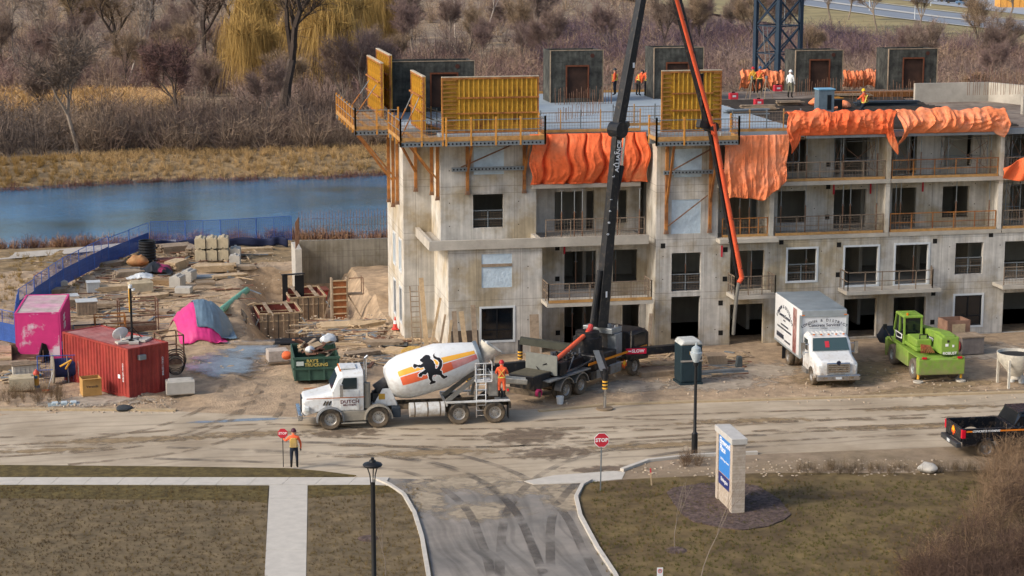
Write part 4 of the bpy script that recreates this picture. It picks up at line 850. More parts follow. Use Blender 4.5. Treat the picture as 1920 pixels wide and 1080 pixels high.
b = MB(); b.box(-1.32,-1.25,-.42,.42,.85,1.52); b.build('grille', mat('grille_dark','#3a3c3e',.5,.4,var=.2), MX)
b = MB(); b.box(-1.52,-1.3,-1.12,1.12,.50,.86); b.build('bumper', CHROME, MX, bevel=.05)
for sd in (-1,1):
    MB().box(-1.22,-.98,sd*.94-.12,sd*.94+.12,.98,1.2).build('headlight', mat('headlamp','#cfd3d0',.2,var=0), MX, bevel=.03)
    b = MB(); a0 = MB()
    M = Matrix.Translation((0,sd*1.06,.53)) @ Matrix.Rotation(math.pi/2,4,'X')
    b.lathe([(.60,-.22),(.66,-.2),(.66,.2),(.60,.22)], 16, M, R(-8) , R(190)); b.build('front_fender', mat('grey_fender','#77797a',.7,var=.12), MX, smooth=True)
    b = MB(); M = Matrix.Translation((2.28,sd*1.05,.53)) @ Matrix.Rotation(math.pi/2,4,'X'); b.lathe([(.62,-.2),(.69,-.18),(.69,.18),(.62,.2)], 12, M, R(-5), R(185)); b.build('fender', GREYF, MX, smooth=True)
b = MB(); loft(b, [sec(.12,1.02,.95,2.05,.98), sec(.42,1.05,.92,2.78,.82,.1), sec(.6,1.06,.92,2.93,.86,.12), sec(1.6,1.06,.92,2.98,.88,.12)]); CAB = b.build('cab', WPAINT, MX, bevel=.03)
b = MB(); b.add([(.10,-.82,2.06),(.10,.82,2.06),(.395,.70,2.70),(.395,-.70,2.70)], [(0,1,2,3)]); b.add([(.08,-.82,2.06),(.08,.82,2.06),(.375,.70,2.70),(.375,-.70,2.70)], [(0,1,2,3)]); b.build('windscreen', WSCR, MX)
for sd in (-1,1):
    d = MB(); d.box(.48,1.38,sd*1.07-.015,sd*1.07+.015,.98,2.02); D = d.build('door', WPAINT, MX, bevel=.01)
    MB().add([(.45,sd*1.085,2.08),(1.28,sd*1.085,2.08),(1.28,sd*1.085,2.66),(.66,sd*1.085,2.66)],[(0,1,2,3)]).add([(.45,sd*1.05,2.08),(1.28,sd*1.05,2.08),(1.28,sd*1.05,2.66),(.66,sd*1.05,2.66)],[(0,1,2,3)]).build('side_window', WSCR, MX)
    MB().box(1.2,1.32,sd*1.1-.02,sd*1.1+.02,1.55,1.6).build('handle', CHROME, D)
    MB().box(.45,.6,sd*1.36-.1,sd*1.36+.1,1.75,2.4).tube((.5,sd*1.05,2.3),(.5,sd*1.3,2.3),.025).tube((.5,sd*1.05,1.9),(.5,sd*1.3,1.9),.025).build('mirror', CHROME, MX, bevel=.02)
    for k in range(3): MB().cbox((-.25+.13*k,sd*.975,1.35),(.07,.03,.24),0,R(25)).build('hood_vent', CHAS, MX)
    MB().box(-1.1,1.62,sd*1.085-.004,sd*1.085+.004,1.62,1.665).build('pinstripe', mat('bronze_stripe','#b0632c',.5,var=0), CAB)
    MB().box(.55,1.95,sd*1.0-.14,sd*1.0+.14,.42,.92).box(.5,1.7,sd*1.12-.1,sd*1.12+.1,.28,.36).build('step_box', GREYF, MX, bevel=.03)
letter(CAB, 'DUTCH', .25, MAROON, (.93,-1.09,1.42), (1,0,0), (0,-1,0), .006, spacing=1.05); letter(CAB, 'BROTHERS', .13, MAROON, (.93,-1.09,1.25), (1,0,0), (0,-1,0), .002)
b = MB(); b.box(.55,1.3,-.5,.5,2.98,3.06); b.build('roof_visor', WPAINT, MX, bevel=.02)
for k in range(5): MB().box(.5,.58,-.66+.33*k-.05,-.66+.33*k+.05,2.93,3.0).build('marker_light', AMB, CAB)
MB().tube((1.78,-.78,1.0),(1.78,-.78,2.3),.17,n=14).build('air_cleaner', GREYF, MX, smooth=True); MB().tube((1.72,-.62,2.2),(1.72,-.62,3.55),.07,n=10).tube((1.72,-.62,3.55),(1.86,-.62,3.68),.07,n=10).build('exhaust_stack', CHROME, MX, smooth=True)
# front pedestal, hydraulics
b = MB(); b.prism([(1.95,1.0),(3.15,1.0),(2.85,1.9),(2.45,1.9)],'y',-.62,-.52).prism([(1.95,1.0),(3.15,1.0),(2.85,1.9),(2.45,1.9)],'y',.52,.62); b.box(1.95,3.15,-.5,.5,1.0,1.12); b.build('front_pedestal', WPAINT, MX, bevel=.02)
b = MB(); b.tube((2.2,0,1.7),(2.75,0,2.1),.32,n=14); b.box(2.0,2.5,-.4,.4,1.15,1.6); b.build('drum_drive', mat('oily_grey','#4c4946',.6,var=.3), MX)
b = MB()
for k in range(7): b.path([(1.85+.06*k,-.5+.1*k,1.1),(2.0+.05*k,-.6+.1*k,1.7),(2.3,-.4+.1*k,1.9)],.025,5)
tag(b.build('hoses', RUBB, MX), kind='stuff')
# drum: stripes are bands of the same steel, painted
ax = Vector((7.15-2.80,0,3.42-2.12)).normalized(); DM = Matrix.Translation((2.80,0,2.12)) @ ax.to_track_quat('Z','Y').to_matrix().to_4x4()
prof = [(.02,-.12),(.55,-.1),(.80,0),(1.02,.33),(1.15,.75),(1.18,1.2),(1.18,2.0),(1.18,2.62),(1.0,3.25),(.8,3.95),(.64,4.45)]
def drad(t):
    for (r0,t0),(r1,t1) in zip(prof[:-1], prof[1:]):
        if t0 <= t <= t1: return r0+(r1-r0)*(t-t0)/(t1-t0)
    return prof[-1][0]
DRUM = MB().lathe(prof, 56, DM).build('drum', mat('drum_white','#dcdedd',.4,var=.07,scale=1.2,c2='#c9cac6',mixpos=.6), MX, smooth=True)
MB().lathe([(.66,4.42),(.70,4.46),(.70,4.6),(.6,4.62),(.55,4.3)], 32, DM).build('drum_collar', mat('collar_steel','#7b8790',.4,.6,var=.15), DRUM, smooth=True)
Mi = DM.inverted(); toc = (Mi.to_3x3() @ Vector((0,-1,.19))).normalized(); A0 = math.atan2(toc.y, toc.x); upv = Mi.to_3x3() @ Vector((0,0,1)); SG = 1 if (Vector((-toc.y,toc.x,0)).dot(upv)) > 0 else -1
def on_drum(t, h, lift): r = drad(t)+lift; a = A0+SG*h/1.18; return DM @ Vector((r*math.cos(a), r*math.sin(a), t))
def drum_band(name, t0, t1, h0, h1, m, lift, taper=True):
    b_ = MB(); nt_, nh = 40, 6; k = nh+1
    for i in range(nt_+1):
        t = t0+(t1-t0)*i/nt_
        for j in range(k): b_.v.append(tuple(on_drum(t, h0+(h1-h0)*j/nh, lift)))
    for i in range(nt_):
        for j in range(nh): b_.f.append((i*k+j,i*k+j+1,(i+1)*k+j+1,(i+1)*k+j)); b_.m.append(0)
    return b_.build(name, m, DRUM, smooth=True)
drum_band('yellow_stripe', .52, 4.35, .18, .48, mat('stripe_yellow','#eeaa1e',.45,var=.06), .006); drum_band('orange_stripe', .55, 3.1, -.34, .12, mat('stripe_orange','#dd5a22',.45,var=.06), .006); drum_band('red_stripe', 3.1, 4.38, -.34, .12, mat('stripe_red','#cf5048',.5,var=.15,scale=2.,c2='#c9a09a'), .006)
# heraldic lion, cut as a flat decal that follows the drum
LION = [[(-.05,.62),(.06,.66),(.16,.60),(.20,.50),(.17,.42),(.24,.30),(.26,.12),(.22,-.02),(.32,-.10),(.42,-.20),(.40,-.32),(.46,-.44),(.56,-.46),(.56,-.54),(.40,-.56),(.34,-.48),(.30,-.34),(.18,-.28),(.06,-.26),(-.02,-.36),(-.02,-.48),(.08,-.54),(.06,-.62),(-.14,-.64),(-.18,-.56),(-.10,-.50),(-.14,-.36),(-.12,-.20),(-.10,-.08),(-.20,-.14),(-.32,-.10),(-.38,-.18),(-.48,-.14),(-.46,-.04),(-.36,0),(-.26,.02),(-.16,.06),(-.18,.18),(-.30,.18),(-.42,.26),(-.52,.22),(-.56,.32),(-.50,.42),(-.42,.38),(-.36,.32),(-.24,.30),(-.16,.34),(-.20,.42),(-.24,.46),(-.20,.54),(-.12,.56)],
        [(.24,-.06),(.36,.02),(.44,.16),(.40,.28),(.30,.38),(.30,.52),(.40,.64),(.36,.50),(.40,.42),(.52,.34),(.56,.18),(.50,.0),(.40,-.12),(.30,-.16)]]
def inside(p, poly):
    x, y = p; c = False; j = len(poly)-1
    for i in range(len(poly)):
        (xi,yi),(xj,yj) = poly[i],poly[j]
        if (yi > y) != (yj > y) and x < (xj-xi)*(y-yi)/(yj-yi)+xi: c = not c
        j = i
    return c
def lion(name, m, lift, grow):
    b_ = MB(); n = 80; idx = {}; sc_ = 1.25; ct, ch = 2.0, .06
    cells = [[any(inside((-.62+1.24*(i+.5)/n+dx, -.70+1.4*(j+.5)/n+dy), pl) for pl in LION for dx, dy in grow) for j in range(n)] for i in range(n)]
    def vid(i, j):
        if (i,j) not in idx:
            u, v = -.62+1.24*i/n, -.70+1.4*j/n; idx[(i,j)] = len(b_.v); b_.v.append(tuple(on_drum(ct+u*sc_-.18*v*0, ch+v*sc_, lift)))
        return idx[(i,j)]
    for i in range(n):
        for j in range(n):
            if cells[i][j]: b_.f.append((vid(i,j),vid(i+1,j),vid(i+1,j+1),vid(i,j+1))); b_.m.append(0)
    b_.build(name, m, DRUM)
lion('lion_outline', WHL, .010, [(0,0),(.03,0),(-.03,0),(0,.03),(0,-.03)]); lion('lion', mat('lion_black','#15161c',.5,var=0), .014, [(0,0)])
MB().box(2.35,2.65,-.63,-.625,1.35,1.65).build('emblem', mat('emblem_gold','#b08a2a',.5,var=.1), MX)
# tank, rear deck, rear pedestal with hopper, ladder and chute
tk = MB().tube((3.78,-.92,.82),(5.45,-.92,.82),.37,n=20).build('water_tank', WPAINT, MX, smooth=True)
for x in (3.98,4.6,5.2): MB().tube((x,-.92,.82),(x+.06,-.92,.82),.378,n=20).build('tank_strap', CHAS, tk)
MB().box(2.95,3.35,-1.1,-.5,.5,1.0).build('battery_box', mat('navy_box','#26303a',.6,var=.1), MX, bevel=.03); MB().box(5.5,8.6,-1.2,-.98,1.14,1.2).box(5.5,8.6,.98,1.2,1.14,1.2).box(5.5,5.58,-1.2,1.2,1.0,1.14).build('rear_deck', WPAINT, MX)
MB().box(8.55,8.66,-1.15,1.15,.75,1.05).build('rear_bumper', CHAS, MX)
for sd in (-1,1): MB().box(8.5,8.53,sd*1.05-.28,sd*1.05+.28,.25,.95).build('mud_flap', RUBB, MX); MB().tube((8.67,sd*.95,.92),(8.69,sd*.95,.92),.06).build('tail_light', REDL, MX)
b = MB(); 
for sd in (-1,1): b.bar((7.0,sd*.55,1.1),(7.25,sd*.5,2.7),.14); b.bar((5.6,sd*.6,1.1),(7.2,sd*.5,2.4),.16,.2)
b.bar((7.2,-.6,2.7),(7.2,.6,2.7),.14); b.build('rear_pedestal', mat('dusty_steel','#8f8a80',.8,var=.2), MX)
CRE = mat('cement_cream','#c2bcae',.85,var=.2,scale=4.)
b = MB(); M = Matrix.Translation((7.55,0,3.3)) @ Matrix.Rotation(R(35),4,'Y'); b.lathe([(.32,-.35),(.40,.0),(.58,.55),(.60,.62),(.54,.6),(.36,.0)],18,M); b.build('charge_hopper', CRE, MX, smooth=True)
MB().prism([(-.25,0),(.25,0),(.32,.55),(-.32,.55)],'x',7.95,8.0).build('hopper_shield', CRE, MX, loc=(0,0,2.6))
MB().tube((7.6,-.35,3.9),(7.6,-.35,4.15),.08,n=10).build('beacon', WHT, MX)
b = MB()
for sx in (7.0,7.45): b.tube((sx,-1.02,.3),(sx,-1.02,3.15),.025,n=6)
for k in range(10): b.tube((7.0,-1.02,.4+.27*k),(7.45,-1.02,.4+.27*k),.02,n=5)
b.build('ladder', WPAINT, MX)
b = MB()
for z in (2.55,3.15): b.tube((6.95,-1.05,z),(7.75,-1.05,z),.022,n=5); b.tube((7.75,-1.05,z),(7.75,.2,z),.022,n=5)
for x in (6.95,7.35,7.75): b.tube((x,-1.05,2.2),(x,-1.05,3.15),.022,n=5)
b.box(6.95,7.75,-1.05,-.2,2.15,2.2); b.build('platform', WPAINT, MX)
b = MB(); pts = [(-.28,.18),(-.2,-.05),(0,-.14),(.2,-.05),(.28,.18)]
loft(b, [[(8.0+L_,y*k,1.98-.12*L_+z*k) for y, z in pts+[(y*.88,z+.03) for y, z in reversed(pts)]] for L_, k in ((0,1.1),(1.6,1.0))]); b.build('chute', CRE, MX, smooth=True)
b = MB(); b.box(7.7,8.15,-.3,.3,1.2,2.4); b.build('discharge_frame', CRE, MX, bevel=.04)
b = MB()
for k in range(6): b.path([(8.15,-.6+.08*k,1.9),(8.3+.03*k,-.7+.08*k,1.3),(8.2,-.55+.1*k,1.0)],.022,5)
tag(b.build('hoses', RUBB, MX), kind='stuff')

for o in KIDS(MX):
    if not o.name.startswith('wheel'): o.scale = (1,1,.93); o.location.x += .1 if o.name.startswith(('drum','front_ped')) else 0

# ---- concrete pump truck with boom ----
PA = math.atan2(98.63-94.6, 25.88-21.68); ctr = Vector((21.68,94.60,0))+Vector((-math.sin(PA),math.cos(PA),0))*1.1
PT = thing('pump_truck', 'black truck-mounted concrete pump with raised boom and spread outriggers', 'pump truck', (ctr.x,ctr.y,0), PA)
PB = mat('pump_black', '#17191d', .42, var=.12, scale=3., c2='#24262a'); PG = mat('pump_grey', '#4c5158', .5, .2, var=.15); PO = mat('pump_orange', '#e2521b', .45, var=.08, scale=2.); ALU = mat('checker_alu','#8e9497',.45,.6,var=.15)
for x in (-.68, .68, 5.85):
    for sd in (-1,1):
        wheel(PT, x, sd*1.05, .52, .3, 1 if sd < 0 else -1)
        if x < 3: wheel(PT, x, sd*.72, .52, .28, 1 if sd < 0 else -1)
f_ = MB(); f_.box(-2.4,7.4,-.48,-.32,.7,1.0); f_.box(-2.4,7.4,.32,.48,.7,1.0)
for x in (-.68,.68,5.85): f_.tube((x,-.95,.52),(x,.95,.52),.09)
f_.build('chassis', CHAS, PT)
b = MB(); loft(b, [sec(5.35,1.2,.95,2.42,1.1), sec(6.6,1.2,.75,2.48,1.08), sec(7.2,1.18,.7,2.3,1.02), sec(7.35,1.1,.72,1.6,1.02)]); b.build('cab', PB, PT, bevel=.05)
for sd in (-1,1):
    MB().box(5.7,6.85,sd*1.2-.012,sd*1.2+.012,1.6,2.22).build('side_window', WSCR, PT); MB().tube((5.35,sd*1.25,1.3),(5.35,sd*1.25,2.5),.03).build('grab_rail', CHROME, PT)
    MB().box(1.3,7.0,sd*1.225-.01,sd*1.225+.01,1.38,1.50).build('orange_stripe', mat('amber_stripe','#e08a1e',.5,var=0), PT)
    MB().box(-2.2,1.5,sd*1.0-.22,sd*1.0+.22,1.18,1.24).build('walkway', ALU, PT)
    M = Matrix.Translation((0,sd*1.05,.52)) @ Matrix.Rotation(math.pi/2,4,'X'); MB().lathe([(.6,-.2),(.64,-.2),(.64,.2),(.6,.2)],14,Matrix.Translation((-.68,0,0)) @ M,R(20),R(175)).build('fender', STEEL, PT, smooth=True); MB().lathe([(.6,-.2),(.64,-.2),(.64,.2),(.6,.2)],14,Matrix.Translation((.68,0,0)) @ M,R(5),R(160)).build('fender', STEEL, PT, smooth=True)
MB().add([(7.3,-.95,1.8),(7.3,.95,1.8),(7.2,.9,2.2),(7.2,-.9,2.2)],[(0,1,2,3)]).add([(7.33,-.95,1.8),(7.33,.95,1.8),(7.23,.9,2.2),(7.23,-.9,2.2)],[(0,1,2,3)]).build('windscreen', WSCR, PT)
b = MB(); b.box(4.2,4.85,-1.0,-.5,1.2,2.5); b.build('tool_cabinet', ALU, PT, bevel=.02); MB().tube((4.6,-.75,1.3),(4.6,-.75,2.95),.13,n=14).build('exhaust_stack', CHROME, PT, smooth=True)
b = MB(); b.box(4.0,5.0,-.9,.9,2.5,2.8); b.tube((4.3,-.5,2.8),(4.3,-.5,3.0),.15); b.tube((4.7,.3,2.8),(4.7,.3,3.02),.14); b.build('roof_equipment', ALU, PT, bevel=.03)
b = MB(); b.box(2.0,4.1,-1.15,1.15,1.0,1.75); b.build('base_frame', PB, PT, bevel=.05)
MB().box(2.1,3.2,-1.2,-1.16,.55,1.0).build('step_ladder', ALU, PT); MB().box(3.4,4.5,-1.2,-.7,.5,1.05).build('fuel_tank', ALU, PT, bevel=.06)
MB().box(-.3,1.6,-.7,.7,1.0,1.75).tube((-1.6,-.25,1.35),(1.8,-.25,1.45),.16,n=12).tube((-1.6,.25,1.35),(1.8,.25,1.45),.16,n=12).build('pump_unit', PB, PT, bevel=.02)
b = MB(); rr = random.Random(3)
for k in range(26): x = rr.uniform(-1.2,1.8); b.path([(x,rr.uniform(-.7,.7),1.5),(x+rr.uniform(-.5,.5),rr.uniform(-.8,.8),1.9),(x+rr.uniform(-.8,.8),rr.uniform(-.8,.8),1.55)],.03,5)
tag(b.build('hoses', CHAS, PT), kind='stuff')
b = MB(); b.prism([(-2.9,.85),(-1.6,.85),(-1.4,1.55),(-3.0,1.55)],'y',-.75,.75); b.build('hopper', PB, PT, bevel=.03); MB().box(-2.9,-1.5,-.7,.7,1.552,1.57).build('hopper_grate', mat('grate_brown','#5a5443',.8,var=.2), PT)
MB().box(-1.36,-1.3,-1.05,.85,1.35,2.35).build('splash_guard', mat('guard_grey','#7d7f78',.6,.2,var=.12), PT); MB().box(-1.1,-.5,-1.1,-.75,1.3,1.95).build('control_box', PB, PT, bevel=.02)
MB().box(-2.9,-2.8,-1.05,1.05,.55,.8).build('rear_bumper', CHAS, PT)
for sd in (-1,1): MB().tube((-2.92,sd*.85,.68),(-2.9,sd*.85,.68),.07).build('tail_light', REDL, PT)
b = MB(); M = Matrix.Translation((-2.75,-.9,.72)) @ Matrix.Rotation(math.pi/2,4,'X'); b.lathe([(.13,-.08),(.21,-.08),(.21,.08),(.13,.08)],14,M); b.build('hose_reel', mat('magenta_hose','#c2185b',.6,var=.1), PT, smooth=True)
MB().path([(-1.3,-.35,1.65),(1.0,-.2,2.2),(3.05,-.1,2.75)],.12,12).build('delivery_pipe', PO, PT, smooth=True)
b = MB(); b.path([(2.9,-.12,2.72),(3.15,-.1,2.85),(3.3,-.05,3.0)],.15,10); b.build('pipe_elbow', mat('red_elbow','#b53028',.5,var=.15), PT)
leaf = [(0,.5),(.12,.28),(.3,.36),(.26,.12),(.5,.08),(.36,-.08),(.42,-.22),(.12,-.2),(.05,-.45),(-.05,-.45),(-.12,-.2),(-.42,-.22),(-.36,-.08),(-.5,.08),(-.26,.12),(-.3,.36),(-.12,.28)]
LEAFM = [mat('leaf_orange','#e0561c',.5,var=0), mat('leaf_yellow','#eeb224',.5,var=0)]
def leaf_badge(par, c, s, axis, t0, t1, flip=1):
    q = [(c[0]+u*s, c[1]+v*s) for u, v in leaf]; MB().prism(q, axis, t0, t1).build('leaf_emblem', LEAFM[0], par); q = [(c[0]+u*s*.62, c[1]+(v*.62+.12)*s) for u, v in leaf]; MB().prism(q, axis, t0-.004, t1+.004).build('leaf_emblem', LEAFM[1], par)
leaf_badge(PT, (4.75,.82), .55, 'y', -1.215, -1.205)
# turret and boom in one vertical plane from turret to hose end
TUR = PT.matrix_basis @ Vector((3.05,0,0)); TIP = atY(1388,528,103.2); bd = Vector((TIP.x-TUR.x,TIP.y-TUR.y,0)).normalized()
def onboom(x, y):
    d = ray(x, y); o = Vector((0,0,CAMH)); n = Vector((-bd.y,bd.x,0)); t = (TUR-o).dot(n)/d.dot(n); return o+d*t
MB().lathe([(.75,1.75),(.75,2.45),(.62,2.5),(.62,2.75),(.1,2.8)],24,Matrix.Translation((3.05,0,0))).build('turret', PB, PT, smooth=True)
J = [onboom(1126,592), onboom(1158,243), onboom(1219,-60), onboom(1247,-62), onboom(1333,238), onboom(1386,520)]
def beam(name, p, q, w0, h0, w1, h1, m, off=0.):
    p = Vector(p); q = Vector(q); d = (q-p).normalized(); s = Vector((-bd.y,bd.x,0)); u = s.cross(d).normalized(); b_ = MB()
    secs = [[tuple(c+s*(off+sx*w/2)+u*sz*h/2) for sx, sz in ((-1,-1),(1,-1),(1,1),(-1,1))] for c, w, h in ((p,w0,h0),(q,w1,h1))]
    return loft(b_, secs).build(name, m, PT, world=True, bevel=.03)
beam('boom_section', J[0]+Vector((0,0,-.6)), J[1], .46, .70, .36, .42, PB); beam('boom_section', J[1], J[2]+Vector((0,0,1)), .46, .52, .36, .36, PB)
s_ = Vector((-bd.y,bd.x,0))
beam('boom_section', J[3]+Vector((0,0,1)), J[4], .36, .42, .34, .34, PB, .12); beam('boom_section', J[4], J[5], .22, .26, .16, .18, PB, .1)
MB().tube(J[3]+Vector((0,0,1))-s_*.22-bd*.45, J[4]-s_*.22-bd*.1, .11, n=10).tube(J[4]-s_*.2, J[5]-s_*.2, .13, n=10).build('boom_pipe', PO, PT, world=True, smooth=True)
MB().tube(J[4]-s_*.25-bd*.12+Vector((0,0,.2)), J[4]-s_*.25+Vector((0,0,-.35)), .16, n=10).build('pipe_elbow', PO, PT, world=True, smooth=True)
for p, q, n in ((J[3],J[4],5),(J[4],J[5],6)):
    for k in range(n): c = p+(q-p)*(k+.6)/n; MB().tube(c-s_*.38, c+s_*.3, .035, n=6).build('pipe_clamp', CHAS, PT, world=True)
for j, r_ in ((J[1],.42),(J[4],.26)): MB().tube(j-s_*.36, j+s_*.36, r_, n=16).build('knuckle', PB, PT, world=True)
MB().prism([(-.1,-.3),(.75,.25),(.7,.5),(-.2,.35)],'y',-.2,.2).build('link', PB, PT, world=True, loc=J[1]-bd*.05+Vector((0,0,-.1)), rot=(0,0,math.atan2(bd.y,bd.x)))
MB().tube(J[1]+bd*.55+Vector((0,0,-.1)), J[1]+bd*.35+Vector((0,0,-1.9)), .06, n=8).build('ram_rod', CHROME, PT, world=True); MB().tube(J[1]+bd*.35+Vector((0,0,-1.9)), J[0]+(J[1]-J[0])*.52+bd*.15, .13, n=10).build('boom_ram', PB, PT, world=True)
MB().tube(J[4]+Vector((0,0,2.9))-bd*.75, J[4]+Vector((0,0,1.1))-bd*.75, .09, n=8).tube(J[4]+Vector((0,0,1.1))-bd*.75, J[4]-bd*.62, .045, n=8).build('boom_ram', PB, PT, world=True); beam('link', J[4]-bd*1.0+Vector((0,0,.25)), J[4], .3, .4, .3, .3, PB)
MB().tube(J[0]+s_*0-bd*.6+Vector((0,0,-.5)), J[0]+(J[1]-J[0])*.25-bd*.35, .15, n=10).build('boom_ram', PB, PT, world=True)
bd3 = (J[1]-J[0]).normalized(); bn = bd.cross(Vector((0,0,1))); bn = bn if bn.y < 0 else -bn
side = bn*.222
letter(PT, 'ALLIANCE', .36, WHL, (0,0,0), (1,0,0), (0,0,1), .008)
o = [x for x in bpy.data.objects if x.name.startswith('lettering')][-1]; o.matrix_parent_inverse = PT.matrix_basis.inverted(); o.location = J[0]+(J[1]-J[0])*.86+side+bn*.02; o.rotation_euler = frame_rot(bd3, bn)
link('lettering', text_mesh('CONCRETE PUMPS', .11, WHL, bold=.001), PT, world=True, loc=J[0]+(J[1]-J[0])*.86+side+bn*.02+bd*.2, rot=frame_rot(bd3, bn))
for k, ch in enumerate('CAL 1980'):
    if ch == ' ': continue
    o = link('lettering', text_mesh(ch, .22, WHL, bold=.006), PT, world=True, loc=J[0]+(J[1]-J[0])*(.88-.062*k)+side*1.06+bn*.02-bd*.24, rot=frame_rot(bd3, bn))
MB().box(-.06,.06,-.16,.16,-.002,.002).build('decal', WHL, PT, world=True, loc=J[0]+(J[1]-J[0])*.12+bn*.30, rot=frame_rot(bd, bn)); MB().box(-.07,.07,-.13,.13,-.002,.002).build('decal', WHL, PT, world=True, loc=J[1]+(J[2]-J[1])*.40+bn*.235, rot=frame_rot(bd, bn))
hp = [J[5]-s_*.2, J[5]-bd*.25-s_*.2+Vector((0,0,-.25)), J[5]-bd*.45-s_*.25+Vector((0,0,-1.0)), J[5]-bd*.62-s_*.3+Vector((0,0,-2.0)), J[5]-bd*.7-s_*.3+Vector((0,0,-3.1))]
MB().path(hp[:2], .13, 10).build('end_elbow', PO, PT, world=True, smooth=True); MB().path(hp[1:], .10, 10).build('end_hose', mat('hose_grey','#6d6a62',.8,var=.15), PT, world=True, smooth=True)
# outriggers
STRP = mat('hazard_yellow','#e0a51c',.6,var=.05)
def jack(x, y, ztop, par=PT):
    b_ = MB(); b_.tube((x,y,ztop-1.0),(x,y,ztop),.13,n=10); o = b_.build('outrigger_leg', PB, par, world=True, smooth=True); MB().tube((x,y,.1),(x,y,ztop-1.0),.075,n=8).build('ram_rod', CHROME, o, world=True)
    for k in range(3): MB().tube((x,y,ztop-1.0+.12*k*2*.7),(x,y,ztop-.92+.12*k*2*.7),.135,n=10).build('hazard_band', STRP, o, world=True)
    MB().tube((x,y,.02),(x,y,.1),.42,n=16).build('foot_pad', CHAS, o, world=True)
fp = G(1134,768); q = PT.matrix_basis @ Vector((2.6,-1.0,1.75))
b = MB(); b.bar(q, (fp.x,fp.y,1.75), .34, .40); b.build('outrigger_beam', PB, PT, world=True); MB().bar(Vector(q)+Vector((-.2,-.2,.22)), (fp.x-.1,fp.y,1.98), .3, .04).build('step_tread', ALU, PT, world=True); jack(fp.x, fp.y, 2.05)
fp = G(1268,706); q = PT.matrix_basis @ Vector((5.2,-1.0,1.35)); fx2 = G(1312,700)
MB().bar(q, (fx2.x,fx2.y,1.5), .34, .40).build('outrigger_beam', PB, PT, world=True); jack(fp.x, fp.y-.1, 1.6)
q0 = Vector(q).lerp(Vector((fx2.x,fx2.y,1.5)), .1); o = MB().box(-.55,.55,-.15,.15,-.003,.003).build('slow_sign', mat('slow_red','#c8103a',.5,var=0), PT, world=True, loc=atY(1184,659,q0.y).lerp(Vector((q0.x,q0.y,1.45)),.5)*0+Vector((q0.x,q0.y,1.45))+Vector((.1,-.26,.0)), rot=frame_rot((1,-.03,0),(0,-1,0)))
link('lettering', text_mesh('SLOW', .24, WHL, bold=.006), o, loc=(.1,0,.006)); MB().box(-.45,-.26,-.03,.03,.003,.006).build('arrow', WHL, o)
b = MB(); q = PT.matrix_basis @ Vector((-1.0,1.1,1.5)); e = PT.matrix_basis @ Vector((-3.0,3.2,1.3)); b.bar(q,e,.3,.55); b.build('outrigger_beam', PB, PT, world=True); jack(e.x,e.y,1.6)
b = MB(); q = PT.matrix_basis @ Vector((3.6,1.1,1.6)); e = PT.matrix_basis @ Vector((2.4,3.8,1.9)); b.bar(q,e,.36,.36); b.build('outrigger_beam', mat('olive_beam','#4a4c42',.6,var=.15), PT, world=True); jack(e.x,e.y,1.9)

rr = random.Random(17); b = MB()
for k in range(16): b.cbox((rr.uniform(-1.0,2.2),rr.uniform(-.9,.9),rr.uniform(1.3,1.9)),(rr.uniform(.15,.5),rr.uniform(.1,.3),rr.uniform(.1,.3)),rr.uniform(0,1))
for k in range(10): x = rr.uniform(-1.2,2.0); y = rr.uniform(-.9,.6); b.tube((x,y,1.3),(x+rr.uniform(-.2,.9),y+rr.uniform(-.2,.3),rr.uniform(1.7,2.3)),.04,n=6)
tag(b.build('valves_and_fittings', PG, PT), kind='stuff')
for x in (1.6,2.3,3.0): MB().box(x,x+.6,-1.19,-.75,.55,.98).build('side_locker', PB, PT, bevel=.02)
b = MB(); b.path([(-1.2,-.85,1.3),(.2,-.9,1.32),(1.9,-.95,1.5),(2.6,-.9,1.8)],.06,8); b.build('water_line', CHROME, PT)

# ---- white box truck ----
hd = math.atan2(-1,-.06); BT = thing('box_truck', 'white box truck with lettered cargo box parked facing the street', 'truck', (35.5,93.75,0), hd)     # local x: forward, 0 at the bumper
def bt(mb, n, m, **k): return mb.build(n, m, BT, **k)
for x, dual in ((-1.05,False),(-5.6,True)):
    for sd in (-1,1):
        wheel(BT, x, sd*1.02, .48, .27, 1 if sd < 0 else -1)
        if dual: wheel(BT, x, sd*.72, .48, .27, 1 if sd < 0 else -1)
f_ = MB(); f_.box(-7.9,-.3,-.45,-.3,.6,.85); f_.box(-7.9,-.3,.3,.45,.6,.85); bt(f_,'chassis',CHAS)
b = MB(); loft(b, [sec(-.12,.98,.62,1.25,.85), sec(-.3,1.08,.58,1.42,.92), sec(-1.3,1.12,.9,1.62,.98), sec(-1.55,1.12,.9,1.68,1.0)]); bt(b,'hood',WPAINT,bevel=.06)
b = MB(); loft(b, [sec(-1.45,1.12,.7,1.65,1.05), sec(-1.75,1.12,.62,2.25,.98), sec(-2.1,1.12,.62,2.42,1.0), sec(-2.75,1.12,.62,2.45,1.0)]); bt(b,'cab',WPAINT,bevel=.04)
MB().add([(-1.44,-.98,1.70),(-1.44,.98,1.70),(-1.78,.9,2.30),(-1.78,-.9,2.30)],[(0,1,2,3)]).add([(-1.41,-.98,1.70),(-1.41,.98,1.70),(-1.75,.9,2.30),(-1.75,-.9,2.30)],[(0,1,2,3)]).build('windscreen', mat('teal_windscreen','#3c4f52',.08,var=0,spec=.6), BT)
MB().cbox((-1.575,-.18,2.0),(.012,.22,.34),0,R(-30)).build('red_card', RED, BT)
